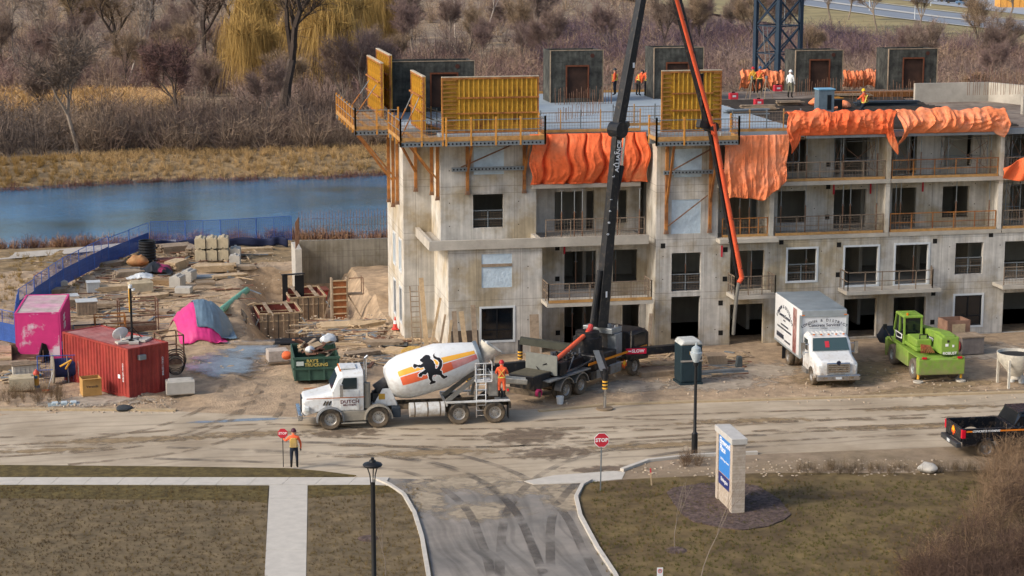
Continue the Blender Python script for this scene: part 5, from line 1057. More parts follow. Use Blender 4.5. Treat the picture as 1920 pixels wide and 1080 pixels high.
for sd in (-1,1):
    MB().box(-2.55,-1.9,sd*1.125-.008,sd*1.125+.008,1.62,2.2).build('side_window', WSCR, BT); MB().box(-.42,-.14,sd*.86-.16,sd*.86+.16,.98,1.2).build('headlight', mat('headlamp','#cfd3d0'), BT, bevel=.03)
    MB().box(-1.75,-1.65,sd*1.42-.1,sd*1.42+.1,1.45,2.1).tube((-1.7,sd*1.1,2.0),(-1.7,sd*1.4,2.0),.025).tube((-1.7,sd*1.1,1.55),(-1.7,sd*1.4,1.55),.025).build('mirror', CHROME, BT)
    MB().lathe([(.5,-.16),(.56,-.15),(.56,.15),(.5,.16)],12,Matrix.Translation((-1.05,sd*1.0,.48)) @ Matrix.Rotation(math.pi/2,4,'X'),R(0),R(180)).build('fender', WPAINT, BT, smooth=True)
bt(MB().box(-.18,.06,-1.15,1.15,.42,.72),'bumper',CHROME,bevel=.05); bt(MB().box(.06,.07,-.16,.16,.5,.62),'licence_plate',WHT)
for y in (-.7,.7): bt(MB().box(.055,.065,y-.1,y+.1,.52,.62),'fog_lamp',CHAS)
g = bt(MB().box(-.12,-.02,-.62,.62,.80,1.34),'grille',CHROME,bevel=.04)
for k in range(4): MB().box(-.022,-.012,-.52,.52,.86+.11*k,.915+.11*k).build('grille_slot', CHAS, g)
MB().lathe([(.001,.0),(.10,.0),(.12,-.02)],16,Matrix.Translation((-.01,0,1.34)) @ Matrix.Rotation(math.pi/2,4,'Y')).build('badge', NAVYL, g)
for k in range(5): bt(MB().box(-1.98,-1.9,-.8+.4*k-.05,-.8+.4*k+.05,2.42,2.47),'marker_light',AMB)
for k in range(9): bt(MB().box(-2.7,-2.05,-.9+.22*k-.03,-.9+.22*k+.03,2.44,2.475),'roof_rib',WPAINT)
BX = bt(MB().box(-8.0,-2.85,-1.24,1.24,1.0,3.55),'cargo_box',mat('box_white','#dcdedf',.4,var=.05,scale=1.),bevel=.03)
MB().box(-8.0,-2.9,-1.22,1.22,3.552,3.575).build('roof', mat('grey_roof','#6f7a80',.6,var=.12,scale=.8,c2='#8d979b'), BX); MB().prism([(-1.24,3.2),(1.24,3.2),(1.2,3.575),(-1.2,3.575)],'x',-2.85,-2.78).build('front_cap', mat('cap_alu','#a9b2b6',.4,.5,var=.08), BX, bevel=.03)
for sd in (-1,1): MB().box(-2.95,-2.77,sd*1.25-.05,sd*1.25+.05,1.0,3.3).build('corner_post', mat('cap_alu','#a9b2b6'), BX); MB().box(-2.78,-2.765,sd*1.15-.08,sd*1.15+.08,3.28,3.33).build('marker_light', AMB, BX)
MB().box(-8.0,-2.85,-1.26,-1.24,.95,1.05).box(-8.0,-2.85,1.24,1.26,.95,1.05).build('rub_rail', mat('cap_alu','#a9b2b6'), BX)
MB().box(-4.35,-3.65,-1.252,-1.242,1.05,3.45).build('side_door', mat('photo_door','#7d3b38',.6,var=.5,scale=2.5,c2='#c9b3a8',mixpos=.55), BX)
def arc_text(par, s, size, m, cx, cz, rad, mk, name='lettering'):
    n = len(s)
    for i, ch in enumerate(s):
        if ch == ' ': continue
        a = (i-(n-1)/2)*size*.78/rad; link(name, text_mesh(ch, size, m, bold=.004), par, **mk(cx+rad*math.sin(a), cz+rad*(math.cos(a)-1), a))
def mk_front(u, z, a): return dict(loc=(-2.765,u,z), rot=(Matrix.Rotation(-a,4,'X') @ frame_rot((0,1,0),(1,0,0)).to_matrix().to_4x4()).to_euler())
arc_text(BX, 'LONDON & DISTRICT', .20, NAVYL, 0, 3.02, 2.4, mk_front); letter(BX, 'Concrete Services', .23, NAVYL, (-2.765,0,2.76), (0,1,0), (1,0,0), .004); letter(BX, 'LIMITED', .10, NAVYL, (-2.765,0,2.59), (0,1,0), (1,0,0))
for y in (-.55,.55): MB().box(-2.768,-2.762,y-.25,y+.25,2.585,2.595).build('rule_line', NAVYL, BX)
def mk_side(u, z, a): return dict(loc=(u,-1.255,z), rot=(Matrix.Rotation(a,4,'Y') @ frame_rot((1,0,0),(0,-1,0)).to_matrix().to_4x4()).to_euler())
arc_text(BX, 'LONDON & DISTRICT', .27, NAVYL, -6.0, 3.1, 2.0, mk_side); letter(BX, 'Concrete Services', .30, NAVYL, (-6.0,-1.255,2.6), (1,0,0), (0,-1,0), .004); letter(BX, 'LIMITED', .12, NAVYL, (-6.0,-1.255,2.36), (1,0,0), (0,-1,0))
b = MB(); rr = random.Random(8)
for z, x0, x1, h in ((2.08,-6.7,-5.2,.05),(1.88,-7.4,-4.6,.05),(1.42,-7.5,-6.2,.13),(1.3,-5.9,-4.8,.05)):
    x = x0
    while x < x1: q = rr.uniform(.05,.13); b.box(x,x+q,-1.2535,-1.2505,z-h,z+h); x += q+.05
tag(b.build('small_print', NAVYL, BX), kind='stuff')
bt(MB().box(-8.05,-7.9,-1.1,1.1,.55,.75),'rear_bumper',CHAS)
for sd in (-1,1): bt(MB().box(-6.35,-6.32,sd*.95-.3,sd*.95+.3,.2,.9),'mud_flap',RUBB); bt(MB().box(-2.75,-1.9,sd*1.05-.12,sd*1.05+.12,.38,.62),'step',ALU)

# ---- lime green telehandler ----
LIME = mat('lime_paint','#83a534',.5,var=.1,scale=2.,c2='#74953a'); DUST = mat('dusty_tyre','#6b6156',.95,var=.2,scale=4.)
TH = thing('telehandler', 'lime green rotating telehandler with dark bucket in front of the building', 'telehandler', (41.35,96.7,0), R(86))     # local x forward, 0 between axles
def th(mb, n, m, **k): return mb.build(n, m, TH, **k)
for x in (-1.75,1.75):
    for sd in (-1,1):
        o = wheel(TH, x, sd*1.0, .56, .42, 1 if sd < 0 else -1, mat('rim_grey','#9aa09c',.5,.3,var=.15), .5); o.data.materials[0] = DUST
MB().tube((-1.75,-.9,.56),(-1.75,.9,.56),.12).tube((1.75,-.9,.56),(1.75,.9,.56),.12).build('axles', CHAS, TH)
b = MB(); b.prism([(-2.0,.95),(-2.45,.95),(-2.9,1.0),(-2.9,1.35),(2.6,1.35),(2.6,1.05),(2.35,1.05),(1.15,.95),(1.0,.5),(-1.0,.5),(-1.15,.95)],'y',-.62,.62); th(b,'chassis',LIME,bevel=.04)
for sd in (-1,1): th(MB().box(-1.02,1.02,min(sd*.63,sd*1.2),max(sd*.63,sd*1.2),.5,1.3),'side_tank',LIME,bevel=.05); th(MB().box(-2.9,2.6,min(sd*.63,sd*1.22),max(sd*.63,sd*1.22),1.305,1.38),'fender_deck',LIME,bevel=.02)
b = MB(); b.prism([(-2.9,.45),(-2.55,.45),(-2.45,1.3),(-2.95,1.3)],'y',-1.25,1.25); th(b,'rear_stabiliser_beam',LIME,bevel=.05)
for sd in (-1,1): th(MB().tube((-2.65,sd*1.15,.2),(-2.65,sd*1.15,.95),.07),'stabiliser_leg',STRP,smooth=True); th(MB().tube((-2.65,sd*1.15,.02),(-2.65,sd*1.15,.10),.26,n=16),'stabiliser_pad',CRE); th(MB().tube((2.75,sd*1.15,.3),(2.75,sd*1.15,1.1),.07),'stabiliser_leg',LIME,smooth=True)
th(MB().box(2.5,2.9,-1.2,1.2,.5,1.25),'front_stabiliser_beam',LIME,bevel=.04)
th(MB().lathe([(.85,1.36),(.85,1.5),(.2,1.5)],24),'slew_ring',CHAS)
th(MB().box(-1.9,1.9,-1.0,1.05,1.5,1.68),'turntable',LIME,bevel=.04)
# cab on the left side (local +y is the machine's left)
cabp = [(.05,1.5),(1.45,1.35),(1.75,2.0),(1.35,3.0),(.15,3.0)]
th(MB().prism([(.05,1.45),(1.5,1.4),(1.72,1.95),(.02,1.95)],'y',.12,1.1),'cab_base',LIME,bevel=.03); th(MB().prism([(.08,1.96),(1.68,1.96),(1.32,2.88),(.14,2.88)],'y',.17,1.05),'cab_glass',GLASS)
for y in (.12,1.06):
    for p, q in (((.05,1.95),(.12,2.95)),((1.72,1.95),(1.34,2.95)),((.85,1.95),(.8,2.95))): th(MB().bar((p[0],y+.02,p[1]),(q[0],y+.02,q[1]),.09),'cab_pillar',LIME)
b = MB(); b.bar((.05,.14,1.95),(.05,1.08,1.95),.07); th(b,'cab_crossbar',LIME); th(MB().bar((1.72,.14,1.95),(1.72,1.08,1.95),.07),'cab_crossbar',LIME)
th(MB().box(.02,1.42,.06,1.14,2.88,3.02),'cab_roof',LIME,bevel=.04)
for k in range(5): th(MB().box(.2+.22*k,.3+.22*k,.2,1.0,3.02,3.045),'roof_slat',LIME)
th(MB().tube((.15,.9,3.02),(.15,.9,3.14),.06),'beacon',AMB); MB().prism([(.25,1.5),(1.35,1.5),(1.5,2.05),(.2,2.05)],'y',1.108,1.12).build('cab_door', BLK, TH); MB().prism([(.3,1.72),(1.2,1.66),(1.42,1.98),(.25,1.98)],'y',1.12,1.126).build('door_badge', WHL, TH); MB().prism([(.42,1.76),(1.15,1.71),(1.3,1.93),(.38,1.93)],'y',1.126,1.13).build('door_badge', BLK, TH)
BM = th(MB().prism([(-2.75,1.45),(-2.75,2.5),(-1.9,2.55),(2.2,2.05),(2.2,1.6),(-1.2,1.55)],'y',-.75,-.1),'boom',LIME,bevel=.05); MB().box(2.0,3.6,-.65,-.2,1.35,1.85).build('boom_extension', LIME, BM, bevel=.02)
th(MB().prism([(-2.78,1.5),(-1.6,1.5),(-1.6,2.42),(-2.78,2.42)],'y',-.95,.05),'counterweight',LIME,bevel=.07)
th(MB().box(-1.7,-.2,.15,1.0,1.68,2.1),'engine_cover',LIME,bevel=.06)
for s_x, s_y, s_w, s_h, m_ in ((-.35,2.2,.12,.12,CHAS),(-.62,1.95,.1,.12,WHL),(-.28,2.0,.16,.14,WHL)): MB().box(-2.80,-2.785,s_x-s_w/2,s_x+s_w/2,s_y-s_h/2,s_y+s_h/2).build('decal', m_, TH)
letter(TH,'ROBUST',.2,WHL,(-2.795,-.45,1.56),(0,-1,0),(-1,0,0),.004)
MB().prism([(-1.55,1.75),(-.35,1.85),(-.1,2.12),(-.35,2.02),(-1.5,2.1)],'y',-.095,-.09).build('badge', BLK, TH); letter(TH,'ROTO',.22,WHL,(-.9,-.085,1.93),(-1,0,0),(0,1,0),.006)
for y in (-.95,.95): th(MB().box(-2.98,-2.9,y-.12,y+.12,1.32,1.42),'tail_light',REDL)
th(MB().box(-1.6,-1.56,.35,.4,1.7,2.35).box(-1.6,-1.56,.75,.8,1.7,2.35).box(-1.6,-1.56,.4,.75,2.3,2.35),'guard_frame',CHAS)
b = MB()
for k in range(8): b.path([(-1.9,.3+.07*k,1.7),(-2.1+.05*k,.4+.05*k,1.85),(-2.3,.2+.1*k,1.5)],.03,5)
tag(th(b,'hoses',mat('hose_mix','#8a6a2c',.7,var=.3,c2='#802018')), kind='stuff')
b = MB(); pr = [(3.6,.75),(4.3,.65),(4.9,.85),(4.95,1.0),(4.3,.85),(3.9,1.0),(3.75,1.7),(3.6,1.75)]; b.prism(pr,'y',-1.25,1.05); th(b,'bucket',mat('bucket_navy','#232c3c',.6,.2,var=.15),bevel=.02)
for y in (-1.25,1.02): th(MB().prism([(3.62,.76),(4.3,.68),(4.9,.9),(3.85,1.7),(3.62,1.72)],'y',y,y+.03),'bucket_side',mat('bucket_navy','#232c3c'))
th(MB().tube((1.2,1.3,1.4),(1.9,1.55,2.0),.03).box(1.85,1.95,1.45,1.65,1.9,2.2),'mirror',CHAS)

# ---- black pickup ----
PK = thing('pickup_truck', 'black pickup truck with orange side stripe parked at the road edge', 'pickup', (37.4,80.9,.03), R(-2.5))      # local x forward, 0 at the rear axle
PKB = mat('pickup_black','#14171d',.25,var=.04,spec=.5); 
def pk(mb, n, m, **k): return mb.build(n, m, PK, **k)
for x in (0,3.7):
    for sd in (-1,1): wheel(PK, x, sd*.86, .41, .28, 1 if sd < 0 else -1, mat('alloy','#a5a8aa',.3,.8,var=.1), .66)
b = MB()
for sd in (-1,1):
    arch = [(-1.15,.55),(-.55,.55)]+[(.52*math.cos(a),.42+.5*math.sin(a)) for a in [R(170-20*k) for k in range(9)]]+[(.6,.5),(1.25,.5),(1.25,1.36),(-1.15,1.36)]
    q = MB(); q.prism(arch,'y',sd*1.0-.06,sd*1.0+.06); pk(q,'bed_side',PKB,bevel=.02)
pk(MB().box(-1.1,1.2,-.94,.94,.72,.78),'bed_floor',RUBB); pk(MB().box(1.15,1.22,-.94,.94,.78,1.36),'bed_front',PKB); TG = pk(MB().box(-1.2,-1.1,-.92,.92,.72,1.36),'tailgate',PKB,bevel=.02)
q = [(-.02+u*.5, 1.06+v*.5) for u, v in leaf]; MB().prism(q,'x',-1.212,-1.2).build('leaf_emblem', LEAFM[0], TG); MB().prism([(-.02+u*.34,1.13+v*.34) for u, v in leaf],'x',-1.216,-1.2).build('leaf_emblem', LEAFM[1], TG)
for sd in (-1,1): pk(MB().box(-1.21,-1.02,sd*.99-.075,sd*.99+.075,.92,1.32),'tail_light',REDL,bevel=.02)
pk(MB().box(-1.42,-1.18,-.98,.98,.48,.72),'rear_bumper',mat('dark_chrome','#5a5e62',.3,.7,var=.1),bevel=.04); pk(MB().box(-1.43,-1.42,-.16,.16,.54,.68),'licence_plate',WHT)
b = MB(); loft(b, [sec(1.26,1.02,.5,1.38,1.0,.03), sec(1.9,1.02,.5,1.38,1.0,.03), sec(3.2,1.02,.55,1.38,.98,.03)]); pk(b,'cab_lower',PKB,bevel=.03)
b = MB(); loft(b, [sec(3.2,1.0,.95,1.36,.95), sec(4.4,1.0,.9,1.30,.9), sec(4.75,.92,.55,1.15,.85)]); pk(b,'hood',PKB,bevel=.05)
b = MB(); loft(b, [sec(1.3,.97,1.382,1.42,.9,.01), sec(1.55,.95,1.382,1.93,.78,.06), sec(2.6,.95,1.382,1.97,.78,.06), sec(3.45,.96,1.382,1.45,.85,.01)]); pk(b,'greenhouse',mat('pickup_glass','#11161c',.1,var=0,spec=.6))
b = MB(); loft(b, [sec(1.5,.80,1.935,1.98,.76,.02), sec(2.75,.80,1.96,2.0,.76,.02)]); pk(b,'roof',PKB,bevel=.02)
for x in (1.45,2.3): pk(MB().bar((x,-.965,1.38),(x+.15,-.83,1.95),.09,.05).bar((x,.965,1.38),(x+.15,.83,1.95),.09,.05),'pillar',PKB)
for sd in (-1,1):
    for x0, x1 in ((-1.0,-.72),(.55,3.1)): pk(MB().box(x0,x1,sd*1.066-.004,sd*1.066+.004,1.2,1.27),'orange_stripe',mat('pickup_stripe','#e07c1c',.5,var=0))
    pk(MB().tube((1.3,sd*1.02,.42),(3.1,sd*1.02,.42),.05),'side_step',RUBB); pk(MB().box(3.3,3.5,sd*1.15-.1,sd*1.15+.1,1.4,1.6),'mirror',PKB)
letter(PK,'CONCRETE FORMING',.13,WHL,(-.08,-1.07,1.235),(1,0,0),(0,-1,0),.003,shear=.3)

for m_, h_, a_ in ((WPAINT,1.5,.7),(LIME,1.5,.6),(PKB,.8,.3),(PB,1.4,.35),(CHAS,2.,.8),(ALU,1.5,.6),(MATS['box_white'],2.2,.3),(MATS['drum_white'],3.,.35),(CHROME,1.2,.5),(STEEL,1.2,.3),(TYRE,1.2,.4)): add_dirt(m_, h_, amt=a_)
# ======================= SITE CLUTTER AND STREET FURNITURE =======================
def gz(p): return hz(p.x, p.y)
def at(px_, py_, z=0.): p = G(px_, py_, z); return (p.x, p.y, z if z else max(0.,hz(p.x,p.y)))
LOCK = mat('block_concrete','#c0b191',.92,var=.14,scale=2.,c2='#ada18a',bump=.3,bscale=12.); LOCK2 = mat('block_grey','#b3aea4',.92,var=.12,scale=2.,bump=.3,bscale=12.)
def lock_block(label, loc, rz, L_=1.5, m=LOCK, group='concrete lock blocks'):
    h = .72; t = thing('concrete_block', label, 'concrete block', loc, rz, group)
    MB().prism([(-.37,.06),(-.31,0),(-.08,0),(0,.10),(.08,0),(.31,0),(.37,.06),(.37,h-.06),(.31,h),(-.31,h),(-.37,h-.06)],'x',-L_/2,L_/2).build('body', m, t)
    MB().prism([(-.14,h),(.14,h),(.07,h+.1),(-.07,h+.1)],'x',-L_/2+.12,L_/2-.12).build('key', m, t)
lock_block('long pale concrete block alone in the middle of the yard', at(264,550), R(12)); lock_block('grey concrete block by the pit edge, nearer of the pair', at(333,538), R(70), 1.2, LOCK2); lock_block('grey concrete block by the pit edge, farther of the pair', at(354,527), R(70), 1.2, LOCK2)
lock_block('old concrete block at the right end of the red container', at(338,740), R(5), 1.4, LOCK2); lock_block('tan concrete block beside the hydrant', at(41,731), R(4), 1.25)
p0 = at(397,487)
for k in range(3):
    lock_block(f'{ORD[k]} block from left in the lower row of the block stack', (p0[0]-.75+.80*k,p0[1],p0[2]), R(84), 1.4); lock_block(f'{ORD[k]} block from left in the upper row of the block stack', (p0[0]-.75+.80*k,p0[1]+.05,p0[2]+.83), R(84), 1.4)
lock_block('block at the right end of the block stack, top row missing', (p0[0]+1.68,p0[1]+.2,p0[2]), R(84), 1.4, LOCK2); lock_block('small dark block to the right of the block stack', at(441,497), R(80), .8, LOCK2)
# containers
def container(label, loc, rz, L_, m, roofm, rib=.28, name='shipping_container'):
    t = thing(name, label, 'container', loc, rz); W, Hc = 2.44, 2.59
    def corr(n, a, b_, fixed, axis, dep):
        pts = []; u = a
        step = (b_-a)/n
        for i in range(n): u0 = a+i*step; pts += [(u0,0),(u0+step*.3,0),(u0+step*.45,dep),(u0+step*.85,dep)]
        pts.append((b_,0)); return pts
    b_ = MB()
    for fx, sg in ((0,1),(W,-1)):
        q = corr(int(L_/rib),.1,L_-.1,fx,'y',.045)
        for (u0,d0),(u1,d1) in zip(q[:-1],q[1:]): b_.quad((fx+sg*(d0+.01),u0,.15),(fx+sg*(d1+.01),u1,.15),(fx+sg*(d1+.01),u1,Hc-.1),(fx+sg*(d0+.01),u0,Hc-.1))
    for fy, sg in ((0,1),(L_,-1)):
        q = corr(int(W/rib),.1,W-.1,fy,'x',.045)
        for (u0,d0),(u1,d1) in zip(q[:-1],q[1:]): b_.quad((u0,fy+sg*(d0+.01),.15),(u1,fy+sg*(d1+.01),.15),(u1,fy+sg*(d1+.01),Hc-.1),(u0,fy+sg*(d0+.01),Hc-.1))
    b_.build('corrugated_wall', m, t)
    r_ = MB(); q = corr(int(L_/.3),.1,L_-.1,0,'z',.03)
    for (u0,d0),(u1,d1) in zip(q[:-1],q[1:]): r_.quad((.08,u0,Hc-.03-d0),(W-.08,u0,Hc-.03-d0),(W-.08,u1,Hc-.03-d1),(.08,u1,Hc-.03-d1))
    r_.build('roof', roofm, t)
    for x in (0,W-.12):
        for y in (0,L_-.12): MB().box(x,x+.12,y,y+.12,0,Hc).build('corner_post', m, t)
    f = MB()
    for x in (0,W-.1):
        for z0, z1 in ((0,.15),(Hc-.1,Hc)): f.box(x,x+.1,.12,L_-.12,z0,z1)
    for y in (0,L_-.1):
        for z0, z1 in ((0,.15),(Hc-.1,Hc)): f.box(.12,W-.12,y,y+.1,z0,z1)
    f.build('rail', m, t); return t
RC = container('red corrugated shipping container with a camera mast on its roof', at(243,749), R(33.8), 6.0, mat('container_red','#a43a2a',.65,var=.16,scale=2.,c2='#8c2420',streak=.25), mat('container_roof_red','#a8504a',.7,var=.2,scale=1.5,c2='#c08a82'))
for k, (y, s_) in enumerate(((.55,'CRXU 257 8124 0'),)):
    o = link('lettering', text_mesh('CRXU 1257808', .15, WHL), RC, loc=(.0-.008,.5,1.3), rot=(Matrix.Rotation(R(90),4,'X') @ frame_rot((0,0,-1),(-1,0,0)).to_matrix().to_4x4()).to_euler() if False else frame_rot((0,0,-1),(-1,0,0)))
link('lettering', text_mesh('CRXU 1257808', .15, WHL), RC, loc=(2.05,-.01,1.4), rot=frame_rot((0,0,-1),(0,-1,0)))
MB().box(.55,.95,-.22,-.0,1.95,2.2).build('vent_hood', GALV, RC, bevel=.02); MB().box(-.012,-.006,.75,.95,.95,1.15).build('placard', WHL, RC)
q = RC.matrix_basis @ Vector((1.35,1.6,2.57)); t = thing('camera_mast', 'black camera mast on pale ballast slabs on the red container roof', 'mast', q, R(20))
for k, (x, y) in enumerate(((-.5,-.3),(.1,.35),(.55,-.25),(-.1,-.5))): MB().cbox((x,y,.06),(.9,.5,.1),k*.4).build('ballast_slab', LOCK2, t)
MB().tube((0,0,.1),(0,0,2.75),.06,n=10).build('pole', BLK, t); MB().box(-.1,-.065,-.03,.03,1.5,2.7).build('measuring_staff', STRP, t); MB().tube((0,0,2.75),(0,0,2.9),.10,n=12).build('camera', WHT, t, smooth=True); MB().tube((.12,-.1,2.62),(.12,-.1,2.72),.09,n=10).build('lamp', WHT, t, smooth=True)
for k in range(3): MB().bar((.5*math.cos(2.1*k),.5*math.sin(2.1*k),.12),(0,0,.75),.035).build('leg', BLK, t)
MB().lathe([(.02,.0),(.38,.12),(.42,.16)],16,Matrix.Translation((-.65,-.2,.4)) @ Matrix.Rotation(R(-60),4,'X')).tube((-.65,-.2,.1),(-.65,-.15,.42),.025).build('dish', WHT, t)
PC = container('magenta pink shipping container with peeling paint', at(31,677), R(-4), 5.4, mat('container_pink','#c81a72',.65,var=.1,scale=3.,c2='#d9a5bd',mixpos=.66,mixw=.03), mat('pink_roof','#a8a499',.85,var=.2,scale=1.5,c2='#c58aa6'))
for k, s_ in enumerate(('CRC','OTR')): link('lettering', text_mesh(s_, .5, WHL, bold=.01), PC, loc=(2.455,1.9+.1*k,1.95-.48*k), rot=frame_rot((0,1,0),(1,0,0)))
# green dumpster with debris
GRN = mat('dumpster_green','#2d4a3c',.65,var=.2,scale=2.,c2='#3d5a4c'); p = at(552,722); DP = thing('dumpster', 'dark green dumpster heaped with wooden debris behind the mixer truck', 'dumpster', p, R(-2)); W, L_, h = 2.35, 3.6, 1.3
for a in ((0,W,0,.06,.15,h),(0,W,L_-.06,L_,.15,h),(0,.06,.06,L_-.06,.15,h),(W-.06,W,.06,L_-.06,.15,h),(0,W,0,L_,.1,.15)): MB().box(*a).build('side_wall' if a[5] > .2 else 'floor', GRN, DP)
for z in (.75,h): MB().box(-.05,W+.05,-.07,.0,z-.08,z+.04).build('rim', GRN, DP)
for x in (.05,.78,1.55,2.25): MB().box(x-.05,x+.05,-.06,0,.1,h).build('stiffener', GRN, DP)
GOLD = mat('gold_lettering','#b9a552',.6,var=.1); letter(DP,"RAY'S",.24,GOLD,(.95,-.068,1.13),(1,0,0),(0,-1,0),.006); letter(DP,'TRUCKING',.24,GOLD,(1.15,-.068,.92),(1,0,0),(0,-1,0),.006); MB().box(.12,.5,-.066,-.06,.9,1.12).build('decal', mat('decal_white','#b8c2bb',.6,var=.15), DP)
rr = random.Random(12); woods = [OLDW, mat('brown_board','#7a5540',.85,var=.2), PLY, mat('rust_board','#5d4034',.9,var=.2)]
for k in range(22):
    ln = rr.uniform(.6,1.7); b_ = MB().cbox((0,0,0),(ln,rr.uniform(.1,.4),rr.uniform(.03,.1)),rr.uniform(0,3.1),rr.uniform(-.5,.5),rr.uniform(-.4,.4))
    q = DP.matrix_basis @ Vector((rr.uniform(.45,1.9),rr.uniform(.5,3.0),rr.uniform(1.15,1.55))); tag(b_.build('scrap_board', woods[k % 4], loc=q), 'broken scrap board in the heap inside the green dumpster', 'scrap wood', 'scrap boards in the dumpster')
def sack(label, loc, s, m, seed, cat='sack', name='debris_bag', sz=.7):
    b_ = MB(); rr = random.Random(seed); ph = rr.uniform(0,6); b_.lathe([(max(.01,s*math.sin(math.pi*j/8)), s*sz*(1-math.cos(math.pi*j/8))) for j in range(9)],14)
    b_.v = [(x*(1+.2*math.sin(3*math.atan2(y,x)+ph)+.1*nz1(x*4,y*4,z*4)), y*(1+.15*math.sin(2*math.atan2(y,x)+ph)), z*(1+.25*nz1(x*3+ph,y*3,2))) for x, y, z in b_.v]
    return tag(b_.build(name, m, smooth=True, loc=loc), label, cat)
BAGW = mat('white_bag','#cfd3d4',.6,var=.1,scale=3.,bump=.5,bscale=8.)
sack('white plastic bag at the back of the dumpster heap', DP.matrix_basis @ Vector((1.95,2.9,1.3)), .42, BAGW, 1); sack('white plastic bag in the middle of the dumpster heap', DP.matrix_basis @ Vector((.9,.9,1.35)), .25, BAGW, 2)
p = at(545,690); sack('orange sacks on a pallet left of the dumpster', (p[0]-.2,p[1],p[2]+.3), .3, mat('safety_orange','#e8621c',.7,var=.1), 3)
p = at(520,680); t = thing('block_pallet', 'shrink-wrapped block pallet left of the dumpster', 'pallet', p, R(5)); MB().box(-.55,.55,-.45,.45,.14,.75).build('blocks', mat('pallet_load','#b3a79a',.8,var=.2,scale=6.), t, bevel=.03)
for k in range(5): MB().box(-.6,.6,-.5+.21*k,-.36+.21*k,.09,.13).build('deck_board', OLDW, t)
for y in (-.45,0,.4): MB().box(-.6,.6,y,y+.08,0,.09).build('bearer', OLDW, t)
for k, yy in enumerate((640,643,646)): p = at(575,yy); tag(MB().tube((-1.8,0,0),(1.8,0,0),.12,n=12).build('black_pipe', RUBB, smooth=True, loc=(p[0],p[1],p[2]+.12+.0*k)), f'{ORD[k]} black plastic pipe from the back, behind the dumpster', 'pipe', 'black pipes behind the dumpster')
# corrugated culvert
p = at(277,494); b = MB(); n = 15
b.lathe([(.56+(.05 if (j//2) % 2 else 0), 1.5*j/(2*n)) for j in range(2*n+1)]+[(.5,1.5),(.5,.02)],28); tag(b.build('culvert_pipe', mat('culvert_black','#1a1b1e',.5,var=.15), smooth=True, loc=p), 'upright black corrugated culvert pipe near the blue fence', 'pipe')
# fence panels
BLUE = mat('fence_blue','#2a58a8',.6,var=.1); SCRIM = mat('blue_scrim','#2a549f',.85,var=.15,scale=2.,alpha=.78); SCRIM2 = mat('blue_scrim_thin','#3a6fb8',.85,var=.1,scale=2.,alpha=.22)
def fence_run(pts, hgt, wh, scr, n0=0):
    k = n0
    for a, c in zip(pts[:-1], pts[1:]):
        a = Vector(a); c = Vector(c); L_ = (c-a).length; n = max(1, round(L_/3.0))
        for i in range(n):
            p, q = a+(c-a)*i/n, a+(c-a)*(i+1)/n; d = q-p; ln = Vector((d.x,d.y,0)).length-.06; p.z = max(-.2,hz(p.x,p.y))
            t = thing('fence_panel', f'{NUM(k)} blue mesh fence panel counted from the {wh}', 'fence', p, math.atan2(d.y,d.x), 'blue construction fence panels'); k += 1
            f = MB(); f.tube((0,0,.05),(0,0,hgt),.025,n=6).tube((ln,0,.05),(ln,0,hgt),.025,n=6).tube((0,0,hgt),(ln,0,hgt),.022,n=6).tube((0,0,.12),(ln,0,.12),.022,n=6).tube((ln/2,0,.12),(ln/2,0,hgt),.018,n=6); f.build('frame', BLUE, t)
            MB().box(.03,ln-.03,-.004,.004,.14,hgt*(.62 if scr is SCRIM else .98)).build('scrim', scr, t)
            ms = MB(); nn = int(ln/.14)
            for j in range(1,nn): ms.bar((j*ln/nn,0,.12),(j*ln/nn,0,hgt),.008)
            for j in range(1,9): ms.bar((0,0,hgt*j/9),(ln,0,hgt*j/9),.008)
            ms.build('wire_mesh', BLUE, t)
            for x in (0,ln): MB().box(x-.1,x+.1,-.35,.35,0,.05).build('foot', CHAS, t)
    return k
def NUM(k): return ('first','second','third','fourth','fifth','sixth','seventh','eighth','ninth','tenth','eleventh','twelfth','thirteenth','fourteenth','fifteenth','sixteenth','seventeenth','eighteenth')[k]
fence_run([at(-60,625),at(30,645),at(37,596),at(120,538),at(205,494),at(280,464)], 1.9, 'left along the yard edge', SCRIM); fence_run([at(283,464),at(415,460),at(548,452)], 1.9, 'culvert pipe along the river side', SCRIM2)
b = MB(); pts = [at(283,470),at(345,466),at(420,464),at(500,462),at(540,462)]
tag(cloth('silt_fence', 'low dark navy silt fence along the back of the yard', 'silt fence', lambda u, v: (lambda a, c, f: (a[0]+(c[0]-a[0])*f, a[1]+(c[1]-a[1])*f-.08*math.sin(u*40), .02+.62*(1-v)+.08*math.sin(u*23)))(pts[min(3,int(u*4))], pts[min(3,int(u*4))+1], u*4-min(3,int(u*4))), 60, 3, mat('silt_navy','#182140',.8,var=.2), None), None)
